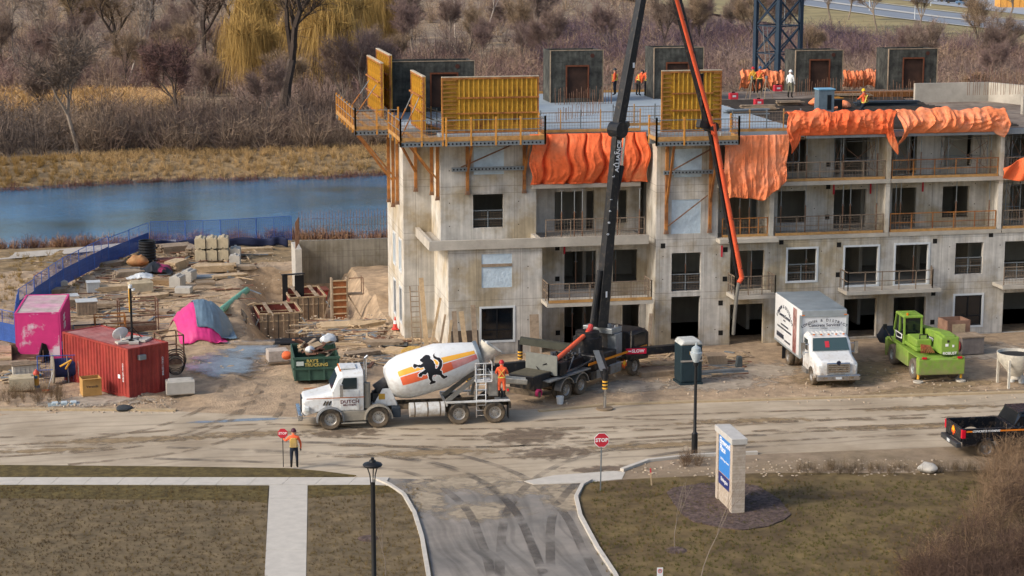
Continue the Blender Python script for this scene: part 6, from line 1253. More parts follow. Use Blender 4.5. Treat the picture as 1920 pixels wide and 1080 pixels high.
# lumber, stacks, crates
def stack(label, loc, rz, L_, w_, rows, cols, m, name='lumber_stack', cat='lumber', jit=.05, th=.09):
    t = thing(name, label, cat, loc, rz, 'lumber and board stacks on the site'); rr = random.Random(int(loc[0]*77+loc[1]*13)); me = [MB().cbox((0,0,0),(L_*f,w_/cols-.015,th-.01)).mesh('plank', m) for f in (1.,.93,.86)]
    for r_ in range(rows):
        for c_ in range(cols): link('plank', me[rr.randrange(3)], t, loc=(rr.uniform(-jit,jit)*L_,-w_/2+(c_+.5)*w_/cols,th*(r_+.5)), rot=(0,0,rr.uniform(-jit,jit)*.6))
    return t
PALE = mat('pale_lumber','#c2a987',.85,var=.18,scale=4.,c2='#ad9470')
for (x, y, rz, L_, w_, r_, c_, m, lab) in ((402,508,3,3.0,1.1,5,4,PALE,'large pale lumber stack in front of the block stack'),(330,505,60,1.9,1.0,7,3,PALE,'tilted stack of pale boards right of the dark tarp'),(400,521,2,2.6,1.0,2,5,GALV,'flat stack of frames in front of the pale lumber stack'),(330,472,15,2.4,1.6,6,4,OLDW,'untidy heap of weathered boards left of the block stack'),(360,478,80,1.8,.7,6,3,OLDW,'upright weathered board pile beside the block stack'),(320,492,5,2.0,1.2,3,4,mat('red_board','#8a4f3c',.9,var=.2),'low reddish board stack behind the tilted boards'),
    (95,552,20,2.0,.9,4,3,OLDW,'weathered board stack by the blue fence corner'),(120,575,10,2.4,1.2,5,3,OLDW,'dark board stack behind the pink container'),(15,695,4,2.6,1.0,4,4,OLDW,'board stack at the left picture edge behind the tan block'),(10,678,-3,3.2,.6,2,3,PALE,'long planks at the left picture edge under the rusty bucket'),(470,470,2,3.4,.6,2,2,PALE,'long pale planks lying by the silt fence'),(478,478,1,2.8,.5,1,3,PALE,'loose pale boards lying right of the block stack'),
    (760,664,-35,2.6,1.0,3,4,PALE,'fan of pale boards behind the mixer drum'),(720,650,-8,2.2,.8,3,3,OLDW,'boards with yellow end caps near the orange cone'),(1228,702,5,2.4,1.2,3,4,OLDW,'weathered planks left of the portable toilet'),(1345,700,6,3.2,.4,2,3,GALV,'grey pipes and boards right of the portable toilet'),(1340,682,2,1.2,1.0,6,3,OLDW,'stacked pallets boards behind the portable toilet'),(1265,684,3,3.0,.5,2,2,PALE,'long pale boards at the tower foot'),(640,612,3,3.0,1.6,2,5,PALE,'pale boards on the slab below the column form'),(770,668,60,1.2,.7,5,3,mat('yellow_lath','#c19a48',.85,var=.2),'bundle of yellow laths at the building corner')):
    stack(lab, at(x,y), R(rz), L_, w_, r_, c_, m)
for (x, y, rz, L_, w_, r_, c_, m, lab) in ((215,545,8,2.2,.9,4,3,PALE,'pale boards stacked left of the lone concrete block'),(190,575,-12,2.6,.7,3,3,OLDW,'weathered planks behind the camera mast'),(285,560,25,2.4,.8,3,3,PALE,'pale planks between the lone block and the spoil heap'),(240,520,15,1.8,.9,5,3,OLDW,'board stack just left of the dark tarp'),(305,535,-20,1.6,.8,4,3,mat('form_ply','#8a6f4e',.9,var=.2),'brown ply sheets near the pair of grey blocks'),(430,520,12,2.4,.8,2,3,PALE,'thin pale boards on the pit rim'),(455,505,-5,2.0,.9,3,3,OLDW,'weathered boards on the pit rim by the silt fence'),(210,500,35,1.8,.8,4,3,OLDW,'board stack beside the fence below the culvert pipe'),(150,620,5,2.6,.8,5,3,OLDW,'timber stack between the two containers'),(75,600,-8,2.0,.9,3,3,PALE,'pale timber stack by the fence bend'),(680,668,20,2.0,.8,3,3,OLDW,'board stack between dumpster and mixer drum'),(600,640,5,2.6,.9,2,4,mat('form_ply','#8a6f4e'),'brown ply sheets on the rim behind the dumpster'),(480,648,-10,2.8,.6,2,3,OLDW,'long planks on the front rim of the pit'),(1150,690,10,2.2,.8,2,3,OLDW,'planks lying under the pump truck cab'),(690,612,35,2.2,.8,3,3,PALE,'pale boards on the slope right of the column form')):
    stack(lab, at(x,y), R(rz), L_, w_, r_, c_, m, jit=.09)
def pallet(label, loc, rz, load=None):
    t = thing('pallet', label, 'pallet', loc, rz, 'wooden pallets in the yard')
    for k in range(6): MB().box(-.6,.6,-.5+.18*k,-.39+.18*k,.1,.13).build('deck_board', OLDW, t)
    for y in (-.5,-.05,.4): MB().box(-.6,.6,y,y+.09,0,.1).build('bearer', OLDW, t)
    if load: MB().box(-.5,.5,-.42,.42,.131,load).build('load', LOCK2, t, bevel=.03)
for x, y, rz, ld, lab in ((225,560,10,None,'empty pallet left of the lone concrete block'),(345,555,-15,.5,'pallet of grey blocks by the spoil heap'),(110,540,20,.45,'pallet of grey blocks by the blue fence'),(385,535,5,None,'empty pallet in front of the flat frames'),(300,590,-20,None,'empty pallet behind the camera mast, near the magenta tarp')): pallet(lab, at(x,y), R(rz), ld)
def crate(label, loc, rz, w_, d, h, m, lid):
    t = thing('crate', label, 'crate', loc, rz, 'site crates')
    for a in ((0,w_,0,.04,0,h),(0,w_,d-.04,d,0,h),(0,.04,.04,d-.04,0,h),(w_-.04,w_,.04,d-.04,0,h)): MB().box(*a).build('side', m, t)
    MB().box(-.05,w_+.05,-.05,d+.05,h,h+.05).build('lid', lid, t)
    for k in range(6): MB().box(w_*(k+.5)/6-.02,w_*(k+.5)/6+.02,-.02,0,0,h).build('slat', m, t)
GREYL = mat('grey_lid','#b9bcbb',.6,var=.1)
crate('small crate with pale lid in the yard by the fence', at(164,550), R(4), .8, .8, .65, GREYL, GREYL); crate('larger slatted crate with white lid behind the containers', at(145,592), R(5), 1.2, 1.0, .8, OLDW, GREYL); crate('white lidded box on timbers behind the pink container', at(108,573), R(8), 1.3, .9, .5, OLDW, GREYL); crate('rough grey crate at the left picture edge by the tan block', at(25,708), R(8), 1.4, .8, .5, LOCK2, CHAS)
def rack(label, loc, rz, w_, d, h, m):
    t = thing('steel_rack', label, 'rack', loc, rz, 'rusty steel racks behind the containers')
    for x in (0,w_):
        for y in (0,d): MB().bar((x,y,0),(x,y,h),.07).build('post', m, t)
    for z in (h,h*.55):
        for p, q in (((0,0),(w_,0)),((w_,0),(w_,d)),((w_,d),(0,d)),((0,d),(0,0))): MB().bar((*p,z),(*q,z),.06).build('rail', m, t)
    for k in range(5): MB().box(.1,w_-.1,.1+k*(d-.2)/5,.2+k*(d-.2)/5,.1,.4+.08*(k % 3)).build('bundle', OLDW if k % 2 else RUST, t)
rack('rusty rack frame left of the camera mast', at(180,640), R(4), 1.7, 1.0, 1.3, ORST); rack('tall rusty rack frame behind the camera mast', at(226,628), R(6), 2.2, 1.2, 1.9, RUST); rack('rusty rack frame at the right end of the red container', at(305,690), R(15), 1.2, 1.4, 1.7, RUST); rack('low rack of bars beside the pink container', at(140,650), R(3), 1.5, 1.6, .9, NAVY)
p = at(330,705); b = MB()
for k in range(5): M = Matrix.Translation((0,0,.15+.1*k)) @ Matrix.Rotation(R(70+6*k),4,'X'); b.lathe([(.42+.03*k,-.02),(.46+.03*k,0),(.42+.03*k,.02)],20,M)
tag(b.build('hose_coil', RUBB, smooth=True, loc=(p[0],p[1],p[2]+.35)), 'tangled coil of black hose at the end of the red container', 'hose')
# tarps over the spoil heap
PKT = mat('magenta_tarp','#d01c78',.5,var=.12,scale=2.,bump=.4,bscale=5.); BLT = mat('slate_tarp','#5f7688',.5,var=.12,scale=2.,bump=.4,bscale=5.)
h0 = G(375,606,.6)
def heap(x, y): r_ = math.hypot((x-h0.x)/1.9,(y-h0.y)/3.2); return 1.75*max(0,1-r_*r_)**.8
def tp(x0, x1, y0, y1, sk, lift, seed): return lambda u, v: (lambda x, y: (x, y, max(heap(x,y),hz(x,y) if False else 0)+lift+.10*crease(u,v,seed,5.)))(h0.x+x0+(x1-x0)*u+sk*v, h0.y+y0+(y1-y0)*v)
b = MB(); n = 24
for j in range(n+1):
    for i in range(n+1): x = h0.x-2+4*i/n; y = h0.y-3.3+6.6*j/n; b.v.append((x,y,heap(x,y)-.05))
b.f = [(j*(n+1)+i,j*(n+1)+i+1,(j+1)*(n+1)+i+1,(j+1)*(n+1)+i) for j in range(n) for i in range(n)]; b.m = [0]*len(b.f); tag(b.build('spoil_heap', gm[0], smooth=True), kind='structure')
cloth('magenta_tarp', 'magenta tarp spread down the near left side of the spoil heap', 'tarp', tp(-1.75,.9,2.2,-3.1,.55,.04,5), 40, 30, PKT, None); cloth('slate_tarp', 'slate blue tarp over the top right of the spoil heap', 'tarp', tp(-.5,1.75,3.0,-2.6,.25,.16,9), 40, 30, BLT, None)
p = at(293,512); cloth('dark_tarp', 'black and magenta crumpled tarp left of the tilted boards', 'tarp', lambda u, v: (p[0]-1.1+2.2*u, p[1]-1+2*v, p[2]+.05+.6*math.sin(math.pi*u)*math.sin(math.pi*v)+.2*crease(u,v,3,3.)), 24, 18, mat('dark_tarp','#22262c',.6,var=.15,c2='#b01c5c',scale=1.4,mixpos=.6,mixw=.03), None)
p2 = at(262,522); cloth('white_sheet', 'crumpled white sheet on the ground by the fence', 'sheet', lambda u, v: (p2[0]-.9+1.8*u, p2[1]-.6+1.4*v, p2[2]+.04+.25*math.sin(math.pi*u)*math.sin(math.pi*v)+.12*crease(u,v,8,4.)), 18, 14, BAGW, None)
sack('rust-stained pale round tank by the dark tarp', at(258,500), .7, mat('rusty_tank','#c39a62',.7,var=.3,scale=2.,c2='#a05a2a'), 9, 'tank', 'round_tank', .55)
# excavation: retaining wall, footings, column form
ZP = -1.85
zt = atY(640,447,134.2).z; x0 = atY(560,500,134.2).x; RW = thing('retaining_wall', 'stained concrete retaining wall behind the pit with rebar on top', 'wall', (x0,134.2,ZP-.1))
MB().box(0,9.5,0,.35,0,zt-ZP).build('wall_face', concrete('retaining_concrete','#8f897c','#7d7462'), RW); MB().box(-.45,-.01,-2.8,.35,0,zt-ZP-.1).build('return_wall', LOCK2, RW)
b = MB(); n = 44
for k in range(n): b.tube((.1+9.2*k/n,.17,zt-ZP),(.1+9.2*k/n,.17,zt-ZP+2.0+.1*math.sin(k*2.)),.018,n=4)
for z in (.5,1.0,1.5): b.tube((0,.17,zt-ZP+z),(9.4,.17,zt-ZP+z),.012,n=4)
tag(b.build('rebar_mat', RUST, RW), kind='stuff'); b = MB()
for k in range(10): b.tube((-.4+.05*k,-2.6+.28*k,zt-ZP-.1),(-.4+.05*k,-2.6+.28*k,zt-ZP+1.7),.022,n=4)
tag(b.build('rebar_mat', RUST, RW), kind='stuff')
REDP = mat('form_red','#7d3a30',.85,var=.2); FW = mat('form_wood','#9c8468',.9,var=.2,scale=3.,c2='#b39a7c'); DKF = mat('form_dark','#4d453d',.9,var=.2)
def footing(label, loc, rz, w_, d, h):
    t = thing('footing_form', label, 'formwork', loc, rz, 'timber footing forms in the pit')
    for nm, a in (('front',(0,w_,-.03,0)),('back',(0,w_,d,d+.03)),('left',(-.03,0,0,d)),('right',(w_,w_+.03,0,d))):
        o = MB().box(*a,0,h).build('form_board', FW if nm == 'front' else REDP, t)
        MB().box(a[0]-.04,a[1]+.04,a[2]-.05,a[3]+.05,h-.08,h).box(a[0]-.04,a[1]+.04,a[2]-.05,a[3]+.05,h-.55,h-.48).build('waler', PALE, o)
    n = max(3, int(w_/.3))
    for k in range(n): MB().box(w_*(k+.5)/n-.03,w_*(k+.5)/n+.03,-.11,-.05,0,h-.1).build('stud', DKF if k % 2 else FW, t)
    for x in (w_*.25,w_*.75): MB().box(x-.12,x+.12,-.1,d+.1,h+.0,h+.04).build('cross_board', OLDW, t)
    MB().bar((w_+.9,-.5,0),(w_,-.1,h*.8),.06).bar((-.9,-.4,0),(-.05,0,h*.8),.06).build('brace', GALV, t)
pz = lambda x, y: tuple(G(x,y,ZP))
footing('larger open timber footing form with red inside in the pit', pz(488,640), R(3), 2.6, 3.2, 1.75); footing('smaller timber footing form behind the large one in the pit', pz(545,606), R(3), 2.3, 3.6, 1.7)
t = thing('form_wall', 'leaning timber form wall left of the footing forms', 'formwork', pz(464,655), R(95))
for k in range(3): MB().box(0+k*1.1,1.05+k*1.1,0,.05,.1,2.1).build('form_board', DKF, t)
MB().bar((0,-.06,1.9),(3.3,-.06,1.9),.09).bar((0,-.06,1.0),(3.3,-.06,1.0),.09).build('waler', PALE, t); MB().bar((.2,1.5,0),(.2,.1,1.8),.07).bar((2.5,1.5,0),(2.5,.1,1.8),.07).build('brace', GALV, t)
t = thing('column_form', 'tall timber column form with side scaffold in the pit', 'formwork', pz(638,622), R(2))
MB().box(-.42,.42,-.02,.02,.2,3.3).build('form_face', mat('form_orange','#94592f',.85,var=.25,scale=3.), t)
for x in (-.47,.47): MB().box(x-.05,x+.05,-.1,.6,.1,3.4).build('side_board', OLDW, t)
for k in range(8): MB().box(-.42,.42,-.1,-.02,.3+.42*k,.38+.42*k).build('batten', PALE, t)
MB().box(.55,1.5,.0,.8,2.3,2.35).build('platform', OLDW, t); MB().bar((1.5,0,2.35),(1.5,0,3.4),.05).bar((.6,0,3.4),(1.5,0,3.4),.05).bar((1.5,.8,2.35),(1.5,.8,3.4),.05).build('guard_rail', RUST, t); MB().bar((.55,.1,2.3),(1.8,-.6,0),.07).bar((-.6,.1,2.2),(-1.3,-.3,0),.07).build('brace', OLDW, t)
t = thing('red_skip', 'red steel skip box standing in the pit', 'skip', pz(575,575), R(4)); MB().prism([(0,.2),(1.3,.2),(1.5,1.0),(-.2,1.0)],'y',0,1.2).build('body', mat('skip_red','#a02c24',.7,var=.2), t); MB().box(-.25,1.55,-.05,1.25,1.0,1.1).build('rim', mat('skip_rust','#6d3c30',.8,var=.2), t); MB().box(-.1,1.4,.1,1.1,0,.2).build('skid', RUST, t)
a = G(413,583,.5); c = G(463,544,.1); t = thing('drain_pipe', 'sea green drain pipe sloping into the pit', 'pipe', a, 0); MB().tube((0,0,0),c-a,.2,n=16).build('pipe', mat('seagreen','#5d9a84',.6,var=.12), t, smooth=True)
MB().tube((c-a)*.5,(c-a)*.53,.215,n=16).build('collar', mat('seagreen','#5d9a84'), t)
t = thing('drain_membrane', 'black drainage membrane strip hanging at the pit corner', 'membrane', tuple(G(530,560,-.5)), R(5)); MB().box(0,.35,0,.06,-1.2,1.6).build('strip', RUBB, t); MB().box(.9,1.5,.5,.56,-.6,1.4).build('strip', RUBB, t); MB().bar((.0,.05,1.55),(1.5,.5,1.5),.3,.06).build('strip', RUBB, t)
# leaning planks, ladder, cone, grates by the building corner
t = thing('wall_ladder', 'weathered ladder leaning on the building inner corner', 'ladder', at(782,652), 0); 
for x in (-.25,.25): MB().bar((x,0,0),(x,.9,3.3),.06).build('stile', OLDW, t)
for k in range(11): MB().bar((-.25,.27*k*.3+.05,.2+.28*k),(.25,.27*k*.3+.05,.2+.28*k),.04).build('rung', OLDW, t)
def lean(label, px_, py_, dx, dy, h, w_=.26, m=PALE):
    p = at(px_,py_); t = thing('leaning_plank', label, 'plank', p, 0, 'planks leaning on the building'); MB().bar((0,0,.02),(dx,dy,h),w_,.05).build('board', m, t)
lean('tall plank leaning beside the ladder', 800,655,-.15,.9,3.9); lean('slanted plank crossing to the left of the building corner', 805,668,.8,1.0,3.0,.14); lean('second slanted plank near the building corner', 838,672,.45,.6,2.6,.14); lean('dark slanted plank near the building corner', 822,670,.5,.6,2.2,.12,OLDW)
lean('first of three tall planks against the front wall', 858,679,-.12,.4,2.75,.26,OLDW); lean('second of three tall planks against the front wall, with a spliced middle', 876,679,-.25,.4,2.75,.26,PALE); lean('third of three tall planks against the front wall, next to the window', 893,679,-.1,.4,3.1,.26,OLDW)
lean('dark panel behind the three tall planks', 874,675,.0,.45,1.55,1.5,mat('dark_ply','#4a4038',.9,var=.2)); lean('narrow grey board against the front wall right of the window', 1004,676,.0,.4,2.5,.5,OLDW); lean('crossed weathered boards at the tower foot', 1213,668,.35,.5,2.3,.2,OLDW)
p = at(741,622); t = thing('traffic_cone', 'orange red traffic cone at the building corner', 'cone', p); MB().lathe([(.16,.04),(.03,.75),(.0,.76)],16).build('cone_body', mat('cone_red','#d93420',.5,var=.05), t, smooth=True); MB().box(-.2,.2,-.2,.2,0,.04).build('base', mat('cone_red','#d93420'), t); MB().lathe([(.108,.34),(.073,.54)],16).build('reflective_band', WHL, t)
p = at(716,655); t = thing('window_grate', 'black window frame lying on the ground behind the mixer', 'frame', p, R(-6)); MB().box(0,1.5,0,.06,0,.06).box(0,1.5,.94,1.0,0,.06).box(0,.06,.06,.94,0,.06).box(1.44,1.5,.06,.94,0,.06).box(.72,.78,.06,.94,0,.06).build('frame', BLK, t); MB().box(.06,1.44,.06,.94,.02,.03).build('pane', mat('grate_grey','#70797a',.4,var=.1), t)
p = at(742,674); t = thing('steel_ladder', 'grey steel ladder section lying behind the mixer drum', 'ladder', p, R(-14)); MB().box(-1.2,1.2,-.2,-.15,0,.08).box(-1.2,1.2,.15,.2,0,.08).build('stile', GALV, t)
for k in range(10): MB().box(-1.1+.24*k,-1.05+.24*k,-.15,.15,.02,.06).build('rung', GALV, t)
# front-left clutter
KR = mat('kraft_card','#b58a48',.85,var=.12,scale=2.); p = at(156,748); t = thing('cardboard_box', 'open brown cardboard box on a pallet by the red container', 'box', p, R(12))
for a in ((0,.95,0,.02,.12,1.0),(0,.95,.78,.8,.12,1.0),(0,.02,.02,.78,.12,1.0),(.93,.95,.02,.78,.12,1.0)): MB().box(*a).build('side', KR, t)
MB().box(-.03,.98,-.03,.83,0,.1).build('pallet', PALE, t); letter(t,'Veranda',.18,NAVYL,(.48,-.004,.6),(1,0,0),(0,-1,0)); letter(t,'Veranda',.16,NAVYL,(.954,.4,.62),(0,1,0),(1,0,0)); MB().box(0,.95,-.16,.0,1.0,1.012).build('flap', KR, t)
p = at(100,718); t = thing('cable_reel', 'dark blue cable reel with grey rims behind a small fence', 'cable reel', p, R(8))
for x in (0,1.25): MB().lathe([(.1,-.03),(.78,-.03),(.78,.03),(.1,.03)],24,Matrix.Translation((x,0,.78)) @ Matrix.Rotation(math.pi/2,4,'Y')).build('flange', GREYF, t)
MB().tube((.03,0,.78),(1.22,0,.78),.5,n=20).build('drum', mat('cable_navy','#1c2c58',.6,var=.2), t, smooth=True); MB().path([(.6,-.5,.8),(.9,-.7,1.3),(.3,-.7,1.0)],.05).build('yellow_end', STRP, t)
b0 = at(72,722); t = thing('fence_panel', 'short blue mesh panel propped in front of the cable reel', 'fence', b0, R(2)); MB().tube((0,0,0),(0,0,1.5),.025).tube((2.2,0,0),(2.2,0,1.45),.025).tube((0,0,1.5),(2.2,0,1.45),.02).tube((0,0,.75),(2.2,0,.72),.02).build('frame', BLUE, t); MB().tube((1.55,-.1,0),(1.5,-.1,1.45),.035).build('post', GALV, t)
ms = MB()
for k in range(16): ms.bar((2.2*k/16,0,.05),(2.2*k/16,0,1.48),.008)
ms.build('wire_mesh', BLUE, t)
p = at(69,727); t = thing('fire_hydrant', 'yellow fire hydrant with red bonnet and blue caps', 'hydrant', p, 0); MB().lathe([(.17,0),(.17,.06),(.13,.08),(.13,.62),(.17,.64),(.17,.7),(.02,.7)],16).build('barrel', mat('hydrant_yellow','#d2a52c',.5,var=.1), t, smooth=True); MB().lathe([(.16,.7),(.15,.82),(.08,.92),(.03,.98),(.0,.98)],16).build('bonnet', mat('hydrant_red','#b8402c',.5,var=.1), t, smooth=True); MB().tube((-.26,0,.66),(.26,0,.66),.07).tube((0,-.22,.6),(0,0,.6),.08).build('nozzle', mat('hydrant_blue','#1d6a8c',.5,var=.1), t); MB().tube((0,0,.0),(0,0,.14),.18,n=14).build('base_flange', mat('hydrant_blue','#1d6a8c'), t)
p = at(88,676); t = thing('blue_skip', 'tilted dark blue tipping bin behind the cable reel', 'skip', p, R(20)); MB().prism([(-.1,.35),(1.5,1.15),(1.8,.55),(.9,-.0),(.3,0)],'y',0,1.3).build('body', mat('bin_blue','#1b3070',.55,var=.12), t, bevel=.03); MB().cbox((.9,-.01,.75),(.25,.01,.4),0,R(-25)).build('decal', mat('decal_pale','#7f9cc4',.6,var=.1), t); MB().prism([(-.5,-.1),(.3,-.0),(.0,.9),(-.2,1.0)],'y',.0,1.3).build('mouth', BLK, t)
p = at(22,683); t = thing('loader_bucket', 'rusty brown loader bucket in front of the pink container', 'bucket', p, R(3)); MB().prism([(0,0),(.7,.0),(.9,.3),(.85,.9),(.75,.9),(.7,.35),(.1,.12)],'x',0,1.7).build('shell', mat('bucket_rust','#5a4032',.85,var=.25), t, bevel=.02)
for x in (0,1.66): MB().prism([(0,0),(.7,0),(.9,.3),(.85,.9),(.3,.5)],'x',x,x+.04).build('side_plate', mat('bucket_rust','#5a4032'), t)
for x in (.5,1.1): MB().prism([(.85,.8),(1.0,.8),(.9,1.15),(.75,1.15)],'x',x,x+.06).build('bracket', mat('bracket_rust','#6d4a2a',.85,var=.2), t)
p = at(90,765); t = thing('grey_form', 'grey metal tray with three pale pads lying at the road edge', 'tray', p, R(3)); MB().box(0,1.55,0,.7,.0,.1).build('tray', mat('tray_grey','#8d9899',.6,.2,var=.12), t, bevel=.02)
for k in range(3): MB().box(.2+.45*k,.5+.45*k,.2,.5,.101,.2).build('pad', mat('pad_pale','#b5c3c8',.6,var=.08), t, bevel=.02)
sack('small heap of dark grey gravel at the road edge', at(232,770), .42, mat('dark_gravel','#3f4347',.95,var=.3,scale=12.,bump=1.,bscale=30.), 4, 'gravel heap', 'gravel_heap', .3)
p = at(90,733); t = thing('orange_shovel', 'shovel with orange blade leaning by the hydrant', 'shovel', p); MB().tube((0,0,.1),(.28,.1,.95),.02).build('handle', GREYL, t); MB().box(-.3,.1,-.12,.12,.02,.06).build('blade', mat('safety_orange','#e8621c'), t)
# right-hand clutter
BRN = mat('brown_bin','#7d5a4a',.85,var=.2,scale=2.,c2='#94735e'); p = at(1800,668); t = thing('tool_skip', 'brown open timber skip with a lower grey box beside the green machine', 'skip', p, R(4)); 
for a in ((-.1,1.3,1.4,1.46,.0,1.7),(-.1,1.3,2.5,2.56,0,1.7),(-.1,-.04,1.46,2.5,0,1.7),(1.24,1.3,1.46,2.5,0,1.7)): MB().box(*a).build('side', BRN, t)
MB().box(.2,1.0,1.385,1.4,.9,1.5).build('patch_board', PLY, t)
for z in (.3,.75,1.2): MB().box(-.12,-.1,1.4,2.56,z,z+.05).build('slat', BRN, t)
MB().box(.1,1.45,0,1.2,.06,1.0).build('lower_box', mat('grey_brown','#7d736c',.85,var=.2), t, bevel=.02); MB().box(.05,1.5,-.05,1.25,1.0,1.06).build('lid', OLDW, t); MB().tube((.0,.3,.55),(.02,.3,.55),.3,n=14).build('red_disc', mat('disc_red','#8c2a2c',.7,var=.1), t)
p = at(1903,722); t = thing('concrete_bucket', 'pale steel concrete hopper bucket on legs at the right edge', 'hopper', p, 0); MB().lathe([(.25,.35),(.25,.5),(.95,1.35),(1.0,1.75),(.96,1.75),(.9,1.4),(.2,.55)],28).build('hopper', CRE, t, smooth=True); MB().lathe([(.001,1.6),(.93,1.6)],28).build('contents', mat('bucket_dark','#2c2b2a',.7,var=.2), t)
for k in range(4): a_ = R(45+90*k); MB().bar((.95*math.cos(a_),.95*math.sin(a_),0),(.95*math.cos(a_),.95*math.sin(a_),1.5),.11).build('leg', CRE, t)
def pail(label, loc, m, r_=.16): t = thing('pail', label, 'bucket', loc, 0, 'plastic pails'); MB().lathe([(r_*.8,0),(r_,.38),(r_*.93,.38),(r_*.75,.03)],16).build('body', m, t, smooth=True); MB().lathe([(r_*.84,.12),(r_*.93,.26)],16).build('label_band', mat('teal_label','#4d8a9a',.5,var=.1), t)
pail('white pail behind the pump truck rear wheels', at(1050,757), BAGW, .2); pail('white pail with teal band under the concrete hopper', at(1897,716), BAGW, .17); pail('plain white pail right of the teal banded one', at(1915,718), BAGW, .17)
p = at(1385,688); t = thing('black_drum_sack', 'dark grey ribbed roll standing in the gravel left of the box truck', 'roll', p); MB().prism([(-.2,0),(.2,0),(.16,.6),(-.1,.62)],'y',-.15,.15).build('roll', mat('roll_grey','#4b5254',.8,var=.2), t, bevel=.05)
p = at(1295,721); t = thing('portable_toilet', 'dark blue green portable toilet with white roof behind the street lamp', 'portable toilet', p, R(2)); TO = mat('toilet_teal','#22343b',.55,var=.12); MB().box(-.58,.58,-.1,1.05,.12,2.1).build('cabin', TO, t, bevel=.06); MB().prism([(-.62,2.1),(.62,2.1),(.45,2.35),(-.45,2.35)],'y',-.12,1.08).build('roof', mat('toilet_roof','#b9bcb8',.7,var=.15), t, bevel=.08); MB().box(-.62,.62,-.14,1.1,0,.12).build('base', TO, t); MB().box(-.42,.42,-.125,-.1,.2,1.95).build('door', TO, t, bevel=.02); MB().box(-.12,.06,-.13,-.125,1.62,1.8).build('sticker', STRP, t); MB().box(-.6,.6,-.16,-.1,1.24,1.32).build('strap', mat('strap_grey','#9a9288',.7,var=.1), t)
# street lamps, signs
LB = mat('lamp_black','#1b1c1e',.45,var=.08)
p = at(703,1200); t = thing('street_lamp', 'black street lamp with flat saucer head on the left lawn', 'street lamp', p); zt_ = atY(702,905,p[1]).z
MB().lathe([(.16,0),(.16,.5),(.09,.6),(.075,zt_)],16).build('post', LB, t, smooth=True)
for k in range(3): MB().path([(.07*math.cos(2.1*k+.5),.07*math.sin(2.1*k+.5),zt_-.1),(.1*math.cos(2.1*k+.5),.1*math.sin(2.1*k+.5),zt_+.25),(.22*math.cos(2.1*k+.5),.22*math.sin(2.1*k+.5),zt_+.58)],.022).build('arm', LB, t)
MB().lathe([(.001,.78),(.10,.78),(.12,.72),(.30,.66),(.33,.62),(.30,.57),(.001,.57)],24,Matrix.Translation((0,0,zt_))).build('head', LB, t, smooth=True); MB().tube((0,0,zt_+.78),(0,0,zt_+.86),.05).build('photocell', LB, t)
p = at(1302,853); t = thing('street_lamp', 'black street lamp with frosted acorn globe by the road', 'street lamp', p); MB().lathe([(.14,0),(.14,1.0),(.10,1.05),(.075,1.1),(.065,4.1),(.12,4.15),(.12,4.3)],16).build('post', LB, t, smooth=True)
MB().lathe([(.13,4.3),(.26,4.62),(.28,4.75),(.21,4.78)],18).build('globe', mat('frosted_globe','#aeb8bc',.25,var=.05), t, smooth=True); MB().lathe([(.23,4.78),(.20,4.95),(.06,5.05),(.03,5.2),(.0,5.2)],18).build('cap', mat('cap_glass','#9aa5a9',.3,var=.05), t, smooth=True)
SRED = mat('stop_red','#c4122e',.45,var=.03); p = at(1126,922); t = thing('stop_sign', 'red octagonal stop sign on a thin post at the driveway', 'sign', p, R(-3)); zc = atY(1131,825,p[1]).z
MB().bar((0,.03,0),(.03,.03,zc+.2),.05,.04).build('post', GALV, t); oc = [(.03+.335*math.cos(R(22.5+45*k)), zc+.335*math.sin(R(22.5+45*k))) for k in range(8)]; MB().prism(oc,'y',-.006,.004).build('plate', WHL, t); MB().prism([(.03+(x-.03)*.93,zc+(z-zc)*.93) for x, z in oc],'y',-.010,-.006).build('face', SRED, t); letter(t,'STOP',.215,WHL,(.03,-.012,zc-.005),(1,0,0),(0,-1,0),.008,spacing=1.02)
# monument sign
a, c = G(1341,936), G(1371,966); d = (c-a); d.z = 0; L_ = d.length; SG_ = thing('monument_sign', 'tall pale brick monument sign with blue panel reading Elmwood Place', 'sign', (c.x,c.y,.05), math.atan2(d.y,d.x)-math.pi)
zs = 3.15; BRK = mat('pale_brick','#c2b6a8',.9,var=.12,scale=8.,c2='#b5a592'); t_ = BRK.node_tree; bk = t_.nodes.new('ShaderNodeTexBrick'); tcb = t_.nodes.new('ShaderNodeTexCoord'); mpb = t_.nodes.new('ShaderNodeMapping'); mpb.inputs['Rotation'].default_value = (R(90),0,R(90)); t_.links.new(tcb.outputs['Object'], mpb.inputs[0]); t_.links.new(mpb.outputs[0], bk.inputs['Vector']); bk.inputs['Scale'].default_value = 4.2; bk.inputs['Color1'].default_value = (1,1,1,1); bk.inputs['Color2'].default_value = (.8,.78,.76,1); bk.inputs['Mortar'].default_value = (.55,.52,.5,1); bk.inputs['Mortar Size'].default_value = .018
mx_ = t_.nodes.new('ShaderNodeMix'); mx_.data_type = 'RGBA'; mx_.blend_type = 'MULTIPLY'; mx_.inputs[0].default_value = 1; b_s = t_.nodes['Principled BSDF'].inputs['Base Color'].links[0].from_socket; t_.links.new(b_s, mx_.inputs[6]); t_.links.new(bk.outputs[0], mx_.inputs[7]); t_.links.new(mx_.outputs[2], t_.nodes['Principled BSDF'].inputs['Base Color'])
MB().box(-.02,.32,-.55,.0,0,zs-.25).build('pillar', BRK, SG_); MB().box(L_-.3,L_+.02,-.5,.0,0,zs-.25).build('pillar', BRK, SG_); MB().box(.32,L_-.3,-.45,-.05,0,.75).build('base', BRK, SG_); MB().box(.32,L_-.3,-.40,-.08,.75,zs-.25).build('core', LOCK2, SG_)
